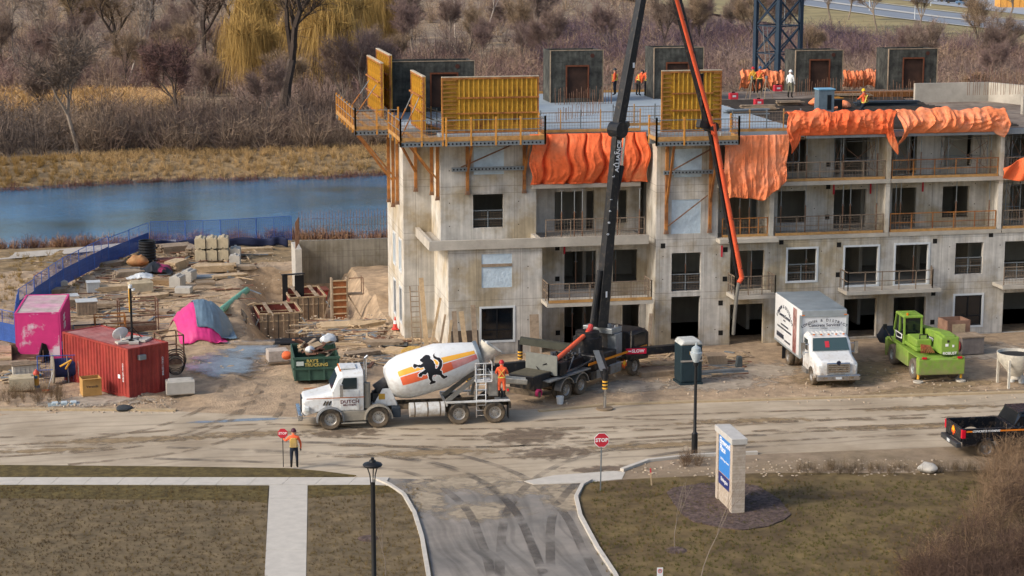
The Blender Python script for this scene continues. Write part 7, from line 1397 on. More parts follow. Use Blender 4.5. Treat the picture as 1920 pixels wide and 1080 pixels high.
MB().box(-.08,L_+.08,-.6,.06,zs-.25,zs).build('cap', mat('cap_stone','#b7b4ae',.8,var=.1), SG_, bevel=.02)
SB = mat('sign_blue','#1478c8',.4,var=.03); SN = mat('sign_navy','#1a2b6b',.4,var=.03)
yb = -.05 if True else 0
for ys, nr in ((-.405,-1),(-.06,1)):
    y0_, y1_ = (ys-.03, ys) if nr < 0 else (ys, ys+.03)
    MB().box(.34,L_-.32,y0_,y1_,1.3,zs-.3).build('blue_panel', SB, SG_); MB().box(.34,L_-.32,y0_,y1_,.78,1.28).build('navy_panel', SN, SG_); MB().box(.34,L_-.32,y0_,y1_,1.28,1.30).build('gold_line', STRP, SG_)
    yy = (y0_-.004 if nr < 0 else y1_+.004); xd = (1,0,0) if nr < 0 else (-1,0,0); mid_ = (.34+L_-.32)/2
    sc_ = (L_-.66)
    letter(SG_,'Elmwood',sc_*.235,WHL,(mid_,yy,zs-.52),xd,(0,nr,0),.006); letter(SG_,'Place',sc_*.235,WHL,(mid_+(.18*sc_)*(-1 if nr < 0 else 1),yy,zs-.82),xd,(0,nr,0),.006); letter(SG_,'2800 Morgan Avenue',sc_*.082,WHL,(mid_,yy,zs-1.25),xd,(0,nr,0)); letter(SG_,'Elmington',sc_*.15,WHL,(mid_,yy,1.05),xd,(0,nr,0))
p = at(1237,1098); t = thing('parking_sign', 'small white no parking sign at the bottom edge of the lawn', 'sign', p, R(-4)); zc = atY(1237,1073,p[1]).z; MB().bar((0,.02,0),(0,.02,zc+.1),.04).build('post', GALV, t); MB().box(-.11,.11,-.01,.0,zc-.22,zc+.18).build('plate', WHL, t); MB().lathe([(.055,.0),(.08,.0),(.08,.004),(.055,.004)],20,Matrix.Translation((0,-.011,zc+.05)) @ Matrix.Rotation(math.pi/2,4,'X')).build('ring', SRED, t); letter(t,'P',.1,LB,(0,-.012,zc+.05),(1,0,0),(0,-1,0),.003); MB().bar((-.05,-.0135,zc+.1),(.05,-.0135,zc),.015,.003).build('slash', SRED, t)
p = at(1222,912); t = thing('survey_stake', 'thin wooden stake with red top on the right lawn', 'stake', p); MB().bar((0,0,0),(-.05,0,.62),.045).build('shaft', PALE, t); MB().bar((-.05,0,.62),(-.065,0,.8),.048).build('painted_tip', SRED, t)
sack('grey white boulder at the lawn edge by the dry brush', at(1740,886), .42, LOCK2, 6, 'boulder', 'boulder', .5)
MB().box(.1,2.34,-.012,.004,.15,2.48).build('door_skin', mat('peeling_pink','#d01874',.6,var=.06,scale=2.,c2='#d8c2cc',mixpos=.57,mixw=.04), PC)
rr = random.Random(44)
def scatter_boards(name, n, boxes, m):
    b_ = MB()
    for k in range(n):
        l, r_, t_, bt_ = rr.choice(boxes); p = at(rr.uniform(l,r_),rr.uniform(t_,bt_)); b_.cbox((p[0],p[1],p[2]+.04),(rr.uniform(.5,2.2),rr.uniform(.06,.2),.05),rr.choice((rr.uniform(-.3,.3),rr.uniform(0,3.1))),rr.uniform(-.05,.05))
    tag(b_.build(name, m), kind='stuff')
YB_ = ((180,480,470,600),(200,340,480,560),(560,720,600,640),(60,330,490,600),(120,330,560,640),(300,480,470,500),(640,800,630,690),(1200,1400,660,705),(0,60,660,720))
scatter_boards('scrap_timber', 330, YB_, PALE); scatter_boards('scrap_timber', 300, YB_, OLDW); scatter_boards('scrap_steel', 120, YB_, GALV); scatter_boards('scrap_dark', 170, YB_, mat('brown_board','#7a5540'))
rr = random.Random(4); b = MB()
for k in range(2200):
    x, y = rr.choice(((rr.uniform(1000,1920),rr.uniform(690,760)),(rr.uniform(60,330),rr.uniform(745,775)),(rr.uniform(1180,1780),rr.uniform(862,896)),(rr.uniform(650,780),rr.uniform(630,690)),(rr.uniform(60,540),rr.uniform(480,640)),(rr.uniform(60,540),rr.uniform(480,700)),(rr.uniform(560,760),rr.uniform(590,690)))); p = at(x,y); s = rr.uniform(.03,.11); b.cbox((p[0],p[1],p[2]+s*.3),(s,s*rr.uniform(.6,1),s*.7),rr.uniform(0,3),rr.uniform(-.4,.4))
tag(b.build('rubble', mat('rubble_stone','#b5a48e',.95,var=.25,scale=6.)), kind='stuff')
# far road: light poles, cars, yellow shed corner
for k, (x, y) in enumerate(((1715,36),(1630,20),(1830,21),(1552,10),(1745,11))):
    p = G(x,y,1.); t = thing('light_pole', f'{("thin white light pole nearest the far road kerb","thin white light pole left on the far road","thin white light pole right of the parked far cars","thin white light pole furthest left on the far road","thin white light pole between the far road and car park")[k]}', 'light pole', p, 0, 'far road light poles'); MB().tube((0,0,0),(0,0,10),.11,.07,n=8).build('pole', WHT, t); MB().bar((0,0,9.9),(-1.6,.4,10.1),.12).build('arm', WHT, t); MB().cbox((-1.9,.5,10.1),(.7,.3,.12)).build('lamp_head', GALV, t)
def far_car(label, x, y, m):
    p = G(x,y,1.05); t = thing('parked_car', label, 'car', p, R(-18), 'cars in the far car park')
    b_ = MB(); loft(b_, [sec(-2.2,.85,.35,.95,.8), sec(-1.3,.9,.3,1.0,.85), sec(1.2,.9,.3,.95,.85), sec(2.2,.82,.35,.8,.75)]); b_.build('body', m, t); b_ = MB(); loft(b_, [sec(-1.6,.8,.96,1.0,.7,.02), sec(-1.0,.78,.96,1.45,.62,.05), sec(.4,.78,.96,1.45,.62,.05), sec(1.2,.8,.94,.98,.7,.02)]); b_.build('greenhouse', GLASS, t)
    for xx in (-1.35,1.35):
        for sd in (-1,1): MB().tube((xx,sd*.8,.32),(xx,sd*.9,.32),.32,n=12).build('wheel', TYRE, t)
far_car('dark car left in the far car park', 1788, 6, mat('car_dark','#2b3038',.3,var=0)); far_car('grey blue car in the far car park between two poles', 1808, 9, mat('car_blue','#5a7896',.3,var=0)); far_car('darker blue car at the right of the far car row', 1822, 11, mat('car_blue2','#31526e',.3,var=0)); far_car('black car partly cut by the top picture edge', 1775, 3, mat('car_black','#1c1e22',.3,var=0))
p = G(1905,14,1.0); t = thing('timber_shed', 'amber timber building corner at the top right edge', 'building', p, R(-15)); MB().box(-4,10,0,8,0,7).build('wall', mat('amber_wall','#d99a3c',.8,var=.15), t)
for k in range(9): MB().box(-4+1.6*k,-3.85+1.6*k,-.06,0,0,7).build('batten', mat('amber_dark','#b47a2a',.8,var=.1), t)
MB().box(-4.3,10.3,-.4,8.3,7,7.4).build('roof', GREYL, t)
p = G(1754,3,1.0); t = thing('yellow_box', 'small yellow box on posts in the far car park', 'box', p); MB().box(-.9,.9,-.5,.5,.8,2.4).build('body', mat('far_yellow','#e8b41c',.6,var=.05), t); MB().box(-.8,-.7,-.4,.4,0,.8).box(.7,.8,-.4,.4,0,.8).build('leg', GALV, t)
# ======================= PEOPLE =======================
ORJ = mat('hivis_orange','#ee5a1a',.8,var=.1,scale=6.); SKIN = mat('skin','#b98468',.6,var=.05); DENIM = mat('dark_denim','#232a38',.9,var=.15,scale=6.); BOOT = mat('boots','#1d1a18',.8,var=.1); LIMEV = mat('hivis_band','#e3d95a',.6,var=.05); SUITW = mat('white_suit','#d9dad8',.8,var=.06); GLOVE = mat('glove_grey','#55504a',.9,var=.1); BRNT = mat('work_trousers','#3a3430',.9,var=.15)
def person(label, loc, rz, hat, jacket=ORJ, trousers=DENIM, pose='stand', scale=1.0, vest=True, arms=None, extras=None):
    """one continuous skinned body; local +y is the way the person faces"""
    V, E_, Rd, Tg = [], [], [], []
    def v(p, r, tg, par=None):
        V.append(Vector(p)); Rd.append(r); Tg.append(tg)
        if par is not None: E_.append((par, len(V)-1))
        return len(V)-1
    lean = {'stand':0,'bend':.55,'kneel':.15,'walk':.05}[pose]; hipz = .95 if pose != 'kneel' else .55
    def up_(dz, dy=0, x=0): return (x, math.sin(lean)*dz+dy*math.cos(lean), hipz+math.cos(lean)*dz-dy*math.sin(lean))
    pel = v((0,0,hipz),(.16,.12),'t'); sp = v(up_(.22),(.155,.115),'j',pel); ch = v(up_(.42),(.185,.125),'j',sp); nk = v(up_(.56),(.065,.065),'j',ch); hd = v(up_(.66,.01),(.085,.095),'s',nk); tp = v(up_(.78,.01),(.075,.09),'s',hd); v(up_(.68,.11),(.018,.018),'s',hd)
    for e in (-1,1): v(up_(.69,0,e*.09),(.016,.02),'s',hd)
    for sd in (-1,1):
        aw = (arms or {}).get(sd); sh = v(up_(.48,0,sd*.19),(.075,.075),'j',ch)
        el, wr = aw if aw else (up_(.22,-.02,sd*.27), up_(-.02,.10,sd*.27))
        e_ = v(el,(.052,.052),'j',sh); w_ = v(wr,(.036,.036),'j',e_); d = (Vector(wr)-Vector(el)).normalized(); pm = v(Vector(wr)+d*.06,(.036,.022),'g',w_)
        sdv = d.cross(Vector((0,1,0.01))).normalized()
        for k, L_ in enumerate((.075,.09,.085,.065)):
            b0 = Vector(wr)+d*.10+sdv*(-.03+.02*k); f1 = v(b0,(.009,.009),'g',pm); f2 = v(b0+d*L_*.5+Vector((0,.008,0)),(.0085,.0085),'g',f1); v(b0+d*L_*.8+Vector((0,.03,0)),(.008,.008),'g',f2)
        th_ = v(Vector(wr)+d*.05+sdv*-.04*sd+Vector((0,.03,0)),(.010,.010),'g',pm); v(Vector(wr)+d*.09+sdv*-.05*sd+Vector((0,.05,0)),(.009,.009),'g',th_)
        hp = v((sd*.10,0,hipz-.06),(.10,.105),'t',pel)
        if pose == 'kneel': kn = v((sd*.13,.30,.32 if sd > 0 else .10),(.07,.07),'t',hp); an = v((sd*.13,.05 if sd > 0 else -.25,.10),(.05,.05),'t',kn)
        elif pose == 'walk': kn = v((sd*.10,.12*sd+.05,.50),(.068,.068),'t',hp); an = v((sd*.10,.22*sd-.04,.10),(.05,.05),'b',kn)
        else: kn = v((sd*.12,.03,.50),(.068,.068),'t',hp); an = v((sd*.13,-.01,.11),(.05,.052),'b',kn)
        v(V[an]+Vector((sd*.02,.16,-.055)),(.045,.035),'b',an)
    me = bpy.data.meshes.new('body'); me.from_pydata([tuple(p) for p in V], E_, []); o = bpy.data.objects.new('body', me); COL.objects.link(o)
    o.modifiers.new('skin','SKIN'); sk = me.skin_vertices[0].data
    for i, r_ in enumerate(Rd): sk[i].radius = r_; sk[i].use_root = (i == pel)
    s2 = o.modifiers.new('sub','SUBSURF'); s2.levels = s2.render_levels = 1
    bpy.context.view_layer.update(); m2 = bpy.data.meshes.new_from_object(o.evaluated_get(bpy.context.evaluated_depsgraph_get())); bpy.data.objects.remove(o); bpy.data.meshes.remove(me)
    ms = {'j':jacket,'t':trousers,'s':SKIN,'b':BOOT,'g':GLOVE}; keys = list(ms); m2.materials.clear()
    for k in keys: m2.materials.append(ms[k])
    pts = np.array([list(p) for p in V]+[list((V[a]+V[b])/2) for a, b in E_]); tg = Tg+[Tg[b] if Tg[b] != 's' or Tg[a] == 's' else 'j' for a, b in E_]
    for pl in m2.polygons: pl.material_index = keys.index(tg[int(np.argmin(((pts-np.array(pl.center))**2).sum(1)))]); pl.use_smooth = True
    t = thing('person', label, 'person', loc, rz); t.scale = (scale,)*3; link('body', m2, t)
    H_ = Vector(up_(.76,.01)); M = Matrix.Translation(H_) @ Matrix.Rotation(-lean,4,'X')
    MB().lathe([(.125,-.03),(.118,.03),(.09,.09),(.04,.125),(.0,.13)],18,M).add([tuple(M @ Vector(p)) for p in ((-.09,.09,-.03),(.09,.09,-.03),(.06,.17,-.045),(-.06,.17,-.045))],[(0,1,2,3)]).build('hard_hat', hat, t, smooth=True)
    if vest:
        Mt = Matrix.Translation((0,0,hipz)) @ Matrix.Rotation(-lean,4,'X'); b_ = MB()
        for a, c in (((-.15,-.135,.10),(.13,-.145,.48)),((.15,-.135,.10),(-.13,-.145,.48)),((-.11,.14,.06),(-.11,.135,.48)),((.11,.14,.06),(.11,.135,.48))): b_.bar(Mt @ Vector(a), Mt @ Vector(c), .05, .014)
        b_.lathe([(1,.05),(1,.10)],20,Mt @ Matrix.Diagonal((.182,.142,1,1))); b_.build('reflective_stripes', LIMEV, t)
    return t
HR = mat('hat_red','#b3202a',.4,var=0); HM = mat('hat_maroon','#4a2230',.5,var=0); HB = mat('hat_dark','#2a2d33',.4,var=0); HW = mat('hat_white','#dfe0de',.4,var=0); HY = mat('hat_yellow','#e6b71c',.4,var=0); HBL = mat('hat_blue','#2c5a86',.4,var=0)
p = at(552,880); t = person('flagger in orange jacket and dark trousers holding a stop paddle at the kerb', (p[0],p[1],.03), R(-8), HM, arms={-1:((-.36,.08,1.25),(-.46,.24,1.30)), 1:((.30,-.02,1.15),(.29,.08,.92))}, scale=1.0)
MB().prism([(-.15,0),(.15,0),(.17,.3),(.1,.42),(-.1,.42),(-.17,.3)],'y',-.28,-.13).build('backpack', mat('pack_yellow','#d9b24a',.8,var=.15,c2='#a88a5a'), t, loc=(0,0,1.02), bevel=.03)
p2 = t.matrix_basis @ Vector((-.50,.32,0)); tt = thing('stop_paddle', 'red stop paddle on a black pole held by the flagger', 'sign', (p2.x,p2.y,.03), R(-8)); MB().tube((0,0,0),(0,0,1.35),.018).build('pole', BLK, tt); MB().prism([(.23*math.cos(R(22.5+45*k)),1.52+.23*math.sin(R(22.5+45*k))) for k in range(8)],'y',-.01,.01).build('plate', SRED, tt); letter(tt,'STOP',.15,WHL,(0,-.012,1.52),(1,0,0),(0,-1,0),.004)
p = MX.matrix_basis @ Vector((8.25,-.85,1.2*.93)); MB().box(7.95,8.6,-1.18,-.5,1.13,1.197).build('rear_step', ALU, MX, world=False).scale = (1,1,.93)
person('worker in full orange hi-vis with red hat on the mixer rear step', (p.x,p.y,p.z+.012), R(-12), HR, trousers=ORJ, arms={-1:((-.28,.05,1.2),(-.22,.26,1.12)),1:((.28,.05,1.2),(.22,.26,1.12))}, scale=1.03)
Z_ = ZD+.005
for x, y, rz, hat, pose, lab, sc, jk, tr, arms in ((1153,179,60,HB,'stand','deck worker left of the boom stretching an arm to a rail',1.0,ORJ,DENIM,{1:((.45,.12,1.38),(.70,.2,1.40))}),(1196,180,-60,HB,'bend','deck worker bending over at left of the standing pair',1.0,ORJ,BRNT,None),(1213,180,-15,HB,'stand','deck worker standing with yellow cross on back between boom and yellow panel',1.02,ORJ,DENIM,None),(1256,176,20,HR,'stand','worker with red hat mostly hidden behind the narrow yellow panel',1.0,ORJ,DENIM,None),(1411,176,10,HR,'stand','left of two deck workers standing at the crane mast',1.0,mat('hivis_yellow','#e8a21e',.8,var=.1),BRNT,None),(1424,176,-10,HBL,'stand','right of two deck workers at the crane mast, yellow cross on back',1.02,ORJ,BRNT,{-1:((-.34,.1,1.2),(-.25,.3,1.15)),1:((.34,.1,1.2),(.25,.3,1.15))}),(1481,184,-50,HW,'stand','worker in a white coverall near the dark core form',1.02,SUITW,mat('camo_trousers','#6d6a58',.9,var=.2),None),(1621,212,30,HY,'kneel','kneeling worker with yellow hard hat behind the orange blanket',1.05,ORJ,DENIM,{-1:((-.3,.2,.85),(-.15,.4,.8)),1:((.3,.2,.85),(.15,.4,.8))})):
    zz = Z_ if x < 1380 else 12.06; p = G(x,y,zz); person(lab, (p.x,p.y,zz), R(rz), hat, jk, tr, pose, sc, jk is not SUITW, arms)
# ======================= TREES, BRUSH, GRASS =======================
def tint_mat(name, c, rough=.95):
    m = bpy.data.materials.new(name); m.use_nodes = True; t = m.node_tree; b = t.nodes['Principled BSDF']; b.inputs['Roughness'].default_value = rough; b.inputs['Specular IOR Level'].default_value = .1
    a = t.nodes.new('ShaderNodeAttribute'); a.attribute_name = 'tint'; mx = t.nodes.new('ShaderNodeMix'); mx.data_type = 'RGBA'; mx.blend_type = 'MULTIPLY'; mx.inputs[0].default_value = 1; mx.inputs[6].default_value = lin(c)+(1,); t.links.new(a.outputs['Color'], mx.inputs[7]); t.links.new(mx.outputs[2], b.inputs['Base Color']); return m
def strips(pts0, pts1, w0, w1, rng):
    """thin twig blades: one quad each, turned at random; arrays (n,3)"""
    d = pts1-pts0; r_ = rng.normal(size=d.shape); s = np.cross(d, r_); s /= (np.linalg.norm(s,axis=1,keepdims=True)+1e-9)
    return np.stack([pts0-s*w0[:,None]/2, pts0+s*w0[:,None]/2, pts1+s*w1[:,None]/2, pts1-s*w1[:,None]/2], 1)      # n,4,3
def bush_proto(rng, h, rad, nst, ntw, w, droop=0., tall=.5):
    q = []
    a = rng.uniform(0,2*np.pi,nst); rr = rad*np.sqrt(rng.uniform(.02,1,nst)); hh = h*(1-.55*(rr/rad)**2)*rng.uniform(.75,1.1,nst)
    base = np.stack([np.cos(a)*rr*.25, np.sin(a)*rr*.25, np.zeros(nst)],1); mid = np.stack([np.cos(a)*rr*.7, np.sin(a)*rr*.7, hh*tall],1); top = np.stack([np.cos(a)*rr, np.sin(a)*rr, hh],1)
    one = np.ones(nst); q += [strips(base,mid,one*w,one*w*.7,rng), strips(mid,top,one*w*.7,one*w*.25,rng)]
    f = rng.uniform(.15,1,(nst,ntw,1)); p0 = np.where(f < .5, base[:,None]+(mid-base)[:,None]*f*2, mid[:,None]+(top-mid)[:,None]*(f*2-1)).reshape(-1,3)
    L_ = rng.uniform(.12,.34,(len(p0),1))*h; d = rng.normal(size=p0.shape); d[:,2] = np.abs(d[:,2])*.8+.2-droop; out = p0*np.array([1,1,0]); out /= (np.linalg.norm(out,axis=1,keepdims=True)+1e-6); d += out*.6; d /= np.linalg.norm(d,axis=1,keepdims=True)
    n = len(p0); q.append(strips(p0,p0+d*L_,np.ones(n)*w*.55,np.ones(n)*w*.2,rng)); return np.concatenate(q)
def mesh_from_quads(name, Q, tint, m):
    n = len(Q); me = bpy.data.meshes.new(name); me.vertices.add(n*4); me.vertices.foreach_set('co', Q.reshape(-1).astype(np.float32)); me.loops.add(n*4); me.loops.foreach_set('vertex_index', np.arange(n*4,dtype=np.int32)); me.polygons.add(n); me.polygons.foreach_set('loop_start', np.arange(0,n*4,4,dtype=np.int32)); me.update(calc_edges=True); me.validate()
    at_ = me.color_attributes.new('tint','FLOAT_COLOR','POINT'); c = np.ones((n*4,4),np.float32); c[:,:3] = np.repeat(tint,4,axis=0); at_.data.foreach_set('color', c.reshape(-1)); me.materials.append(m); return me
def scatter(name, protos, pos, scl, rz, tint, m, kind='stuff'):
    """many plants of one kind as one mass"""
    Qs, T = [], []
    for i in range(len(pos)):
        q = protos[i % len(protos)]; c, s = math.cos(rz[i]), math.sin(rz[i]); Rm = np.array([[c,-s,0],[s,c,0],[0,0,1]])
        Qs.append((q*scl[i]) @ Rm.T+pos[i]); T.append(np.repeat(tint[i][None],len(q),0)*RNG.uniform(.72,1.2,(len(q),1)))
    o = link(name, mesh_from_quads(name, np.concatenate(Qs), np.concatenate(T), m)); return tag(o, kind=kind)
def view_x(y, l=-60, r=1980): return y*math.tan(YAW+math.atan((l-960)/FPX)), y*math.tan(YAW+math.atan((r-960)/FPX))
def field(n, y0, y1, l=-60, r=1980, jitter=None):
    y = RNG.uniform(y0,y1,n); out = []
    for yy in y: a, c = view_x(yy,l,r); out.append((RNG.uniform(a,c),yy))
    return np.array(out)
def put(name, protos, P, m, smin, smax, cols, zoff=-.1, excl=None):
    keep = [i for i in range(len(P)) if not (excl and excl(P[i]))]; P = P[keep]; n = len(P); pos = np.array([(x,y,hz(x,y)+zoff) for x, y in P]); cs = np.array([lin(c) for c in cols]); k = RNG.integers(0,len(cs),n)
    # colour drifts in patches rather than from plant to plant
    k = np.array([int((MN.noise(Vector((x*.03,y*.03,3)))*.5+.5)*len(cs)*1.3+RNG.uniform(-.5,.5)) % len(cs) for x, y in P])
    return scatter(name, protos, pos, RNG.uniform(smin,smax,n), RNG.uniform(0,6.28,n), cs[k]*RNG.uniform(.8,1.2,(n,1)), m)
WT = tint_mat('twig_bark','#ffffff')
P1 = [bush_proto(RNG,4.0,2.6,20,8,.075) for _ in range(6)]; P2 = [bush_proto(RNG,2.2,1.8,16,7,.06) for _ in range(5)]; P3 = [bush_proto(RNG,1.2,.6,14,3,.05,tall=.6) for _ in range(5)]
def on_road(p):
    # keep the far verge and road clear of brush
    d = Vector((p[0],p[1],4.-CAMH)); w_ = d.dot(_fw); x = 960+FPX*d.dot(_rt)/w_; y = 540-FPX*d.dot(_up)/w_
    return x > 1230 and y < 18+(x-1230)*.075
reedz = lambda p: (p[0] < 14 and 222 < p[1] < 268)
behind = lambda p: False
put('brush', P1, field(1150,204,232), WT, .7,1.25, ('#77695f','#857465','#6c6058','#8f7c6a','#766459'))
put('brush', P1, field(1500,232,330), WT, .7,1.3, ('#8a766c','#806a65','#98826e','#7d655f','#907c72'), excl=lambda p: reedz(p) and RNG.uniform() < .93 or on_road(p))
put('brush', P1, field(1100,300,400,1000,1980), WT, .8,1.25, ('#66555f','#705d63','#5e525f','#7d6768'), excl=on_road)
put('brush', P1, field(900,330,640), WT, .9,1.5, ('#85736a','#94806c','#7a6964','#a08a70'), excl=on_road)
put('reeds', P3, field(2600,222,268,-60,330), WT, 1.2,2.0, ('#c7a374','#b8935f','#d0ae80'), excl=lambda p: not reedz(p))
put('bank_grass', P3, np.array([(x, far_shore(x)+RNG.uniform(.3,17)) for x in RNG.uniform(-16,52,3600)]), WT, .35,.75, ('#a98a5c','#957848','#b89a6c','#8c7450'), zoff=-.05)
put('bank_shrubs', P3, np.array([(x, far_shore(x)+RNG.uniform(1.5,5.5)) for x in RNG.uniform(-16,40,1100)]), WT, .8,1.2, ('#6a4c46','#74544a','#5c4440'), zoff=-.05)
put('shore_reeds', P3, np.array([(x, near_shore(x)-RNG.uniform(1.,9)) for x in RNG.uniform(-14,24,1300)]), WT, .45,1.0, ('#8a6a60','#9c7a5c','#75584f'), zoff=-.05, excl=lambda p: p[0] > 16.5 and p[1] < 136)
put('rough_grass', P3, np.array([(RNG.uniform(-16,2),RNG.uniform(118,143)) for _ in range(900)]), WT, .2,.4, ('#a58c60','#907848'), zoff=-.03, excl=lambda p: p[0] > -6.0-(p[1]-118)*-.27)
# dry brush at the near right, weeds by the road
P4 = [bush_proto(RNG,1.5,.8,26,9,.016,tall=.55) for _ in range(5)]; P5 = [bush_proto(RNG,.9,.35,18,4,.012,tall=.6) for _ in range(4)]
def nearbrush(n):
    out = []
    while len(out) < n:
        x, y = RNG.uniform(1690,2080), RNG.uniform(855,1200)
        edge = 1835-.0*(y-860) if y < 920 else (1835+(y-920)*.1 if y < 985 else 1842-(y-985)*1.35)
        if x+RNG.uniform(-25,25) > edge-(40 if y < 905 else 0)*0: out.append(tuple(G(x,y))[:2])
    return np.array(out)
put('dry_brush', P4, nearbrush(430), WT, .65,1.15, ('#6b5648','#7a6452','#5c4a40','#866f58'), zoff=0)
put('dry_weeds', P5, np.array([tuple(G(RNG.uniform(1480,1900),RNG.uniform(878,893)))[:2] for _ in range(150)]), WT, .3,.7, ('#75634c','#5f5240'), zoff=.02)
put('dry_weeds', P5, np.array([tuple(G(RNG.uniform(0,120),RNG.uniform(733,762)))[:2] for _ in range(60)]), WT, .4,.9, ('#7d6a50','#6a5844'), zoff=.02)
TP = [bush_proto(RNG,.12,.07,7,1,.012,tall=.6) for _ in range(4)]
def lawn_pts(n, l, r, t, b_): return np.array([tuple(G(RNG.uniform(l,r),t+(b_-t)*RNG.uniform()**1.1))[:2] for _ in range(n)])
put('grass_tufts', TP, lawn_pts(3000,-20,498,914,1090), WT, .5,1.2, ('#6a573f','#5c4b35','#76643f'), zoff=.045); put('grass_tufts', TP, lawn_pts(1200,580,790,914,1090), WT, .5,1.2, ('#6a573f','#5c4b35','#76643f'), zoff=.045, excl=lambda p: False)
put('grass_tufts', TP, lawn_pts(3600,1110,1830,905,1090), WT, .6,1.4, ('#75603a','#65522f','#826d42','#5d5a30'), zoff=.04, excl=lambda p: p[0] < G(1160,1000).x-1.6)
# single trees
def tree_mesh(seed, h, lean=(0,0), spread=1., twigs=5, levels=4, r0=.22, weep=0., fork=.35, twl=1.2, tw=.05):
    rng = random.Random(seed); nr = np.random.default_rng(seed); wood = MB(); tw0, tw1 = [], []
    def grow(p, d, L_, r_, lv):
        n = 3 if lv < 2 else 2; q = p
        for i in range(n):
            d = (d+Vector((rng.uniform(-.2,.2),rng.uniform(-.2,.2),rng.uniform(-.06,.14)))).normalized(); e = q+d*L_/n; ra = r_*(1-.28*i/n); rb = r_*(1-.28*(i+1)/n)
            wood.tube(q,e,ra,rb,n=7 if lv == 0 else (5 if lv < 3 else 3),cap=False)
            if lv >= levels-2:
                for _ in range(twigs): f = rng.random(); a = q+(e-q)*f; dd = (d*.6+Vector((rng.gauss(0,.6),rng.gauss(0,.6),rng.gauss(.15,.45)))).normalized(); tw0.append(a); tw1.append(a+dd*rng.uniform(.4,1.)*twl)
            q = e
        if lv < levels:
            k = rng.choice((2,3,3)) if lv else rng.choice((3,4))
            for j in range(k):
                a = rng.uniform(0,6.28); sp_ = rng.uniform(.45,.85)*spread; nd = (d+Vector((math.cos(a)*sp_,math.sin(a)*sp_,rng.uniform(-.05,.3)))).normalized(); grow(q,nd,L_*rng.uniform(.62,.82),r_*rng.uniform(.5,.66),lv+1)
            if lv > 0: grow(p+(q-p)*.5,(d+Vector((rng.uniform(-1,1),rng.uniform(-1,1),.2))).normalized(),L_*.55,r_*.42,lv+1) if lv < levels else None
    grow(Vector((0,0,-.2)),Vector((lean[0],lean[1],1)).normalized(),h*fork,r0,0)
    a = np.array([list(x) for x in tw0]); c = np.array([list(x) for x in tw1]); n = len(a); Q = [strips(a,c,np.ones(n)*tw,np.ones(n)*tw*.4,nr)]
    f = nr.uniform(.3,1,(n,1)); a2 = a+(c-a)*f; dr = (c-a)/np.linalg.norm(c-a,axis=1,keepdims=True)+nr.normal(size=a.shape)*.6; dr /= np.linalg.norm(dr,axis=1,keepdims=True)
    if weep: dr = dr*.25+np.array([0,0,-1.]); Q.append(strips(a2,a2+dr*nr.uniform(.6,1,(n,1))*weep,np.ones(n)*.022,np.ones(n)*.010,nr)); a3 = c; Q.append(strips(a3,a3+(dr+nr.normal(size=a.shape)*.1)*nr.uniform(.5,1,(n,1))*weep,np.ones(n)*.022,np.ones(n)*.010,nr))
    else: Q.append(strips(a2,a2+dr*nr.uniform(.3,.7,(n,1))*twl,np.ones(n)*tw*.7,np.ones(n)*tw*.3,nr))
    return wood, np.concatenate(Q)
def tree(label, base, protos, k, scale, rz, bark, twig, name='bare_tree', group=None, cat='tree'):
    wood, Q = protos[k]; t = thing(name, label, cat, base, rz, group); t.scale = (scale,)*3
    key = (id(wood), bark.name)
    if key not in TREEM: TREEM[key] = wood.mesh('trunk', bark, True)
    link('trunk', TREEM[key], t); k2 = (id(Q.base if Q.base is not None else Q), twig)
    if k2 not in TREEM: TREEM[k2] = mesh_from_quads('crown', Q, np.ones((len(Q),3))*np.array(lin(twig))*RNG.uniform(.75,1.2,(len(Q),1)), WT)
    link('crown', TREEM[k2], t); return t
TREEM = {}
BARKD = mat('bark_dark','#4f443d',.95,var=.2,scale=4.); BARKG = mat('bark_grey','#8a7c6e',.95,var=.2,scale=4.); BARKP = mat('bark_pale','#b8aa9c',.9,var=.15,scale=4.)
TA = [tree_mesh(s, 10, spread=.9, twigs=4, r0=.2) for s in (1,2,3)]; TB = [tree_mesh(11,17,(-.12,0),1.0,4,4,.42,fork=.3,twl=1.6), tree_mesh(12,16,(.1,0),1.05,4,4,.36,fork=.26,twl=1.6)]; TWl = [tree_mesh(21,12,(.05,0),1.15,5,4,.3,weep=3.6,fork=.26,twl=1.8), tree_mesh(22,11,(-.05,0),1.2,5,4,.28,weep=3.2,fork=.24,twl=1.8)]; TS = [tree_mesh(31,9,(0,0),.35,3,3,.09,fork=.5,twl=.9), tree_mesh(32,9,(.05,0),.4,3,3,.08,fork=.5,twl=.9)]; TBu = [tree_mesh(41,6,(0,0),1.2,9,4,.12,fork=.16,twl=.8), tree_mesh(42,6,(0,0),1.25,9,4,.12,fork=.15,twl=.8)]
def gp(x, y): p = G(x,y); return (p.x,p.y,hz(p.x,p.y))
gb = 'bare trees beyond the river'
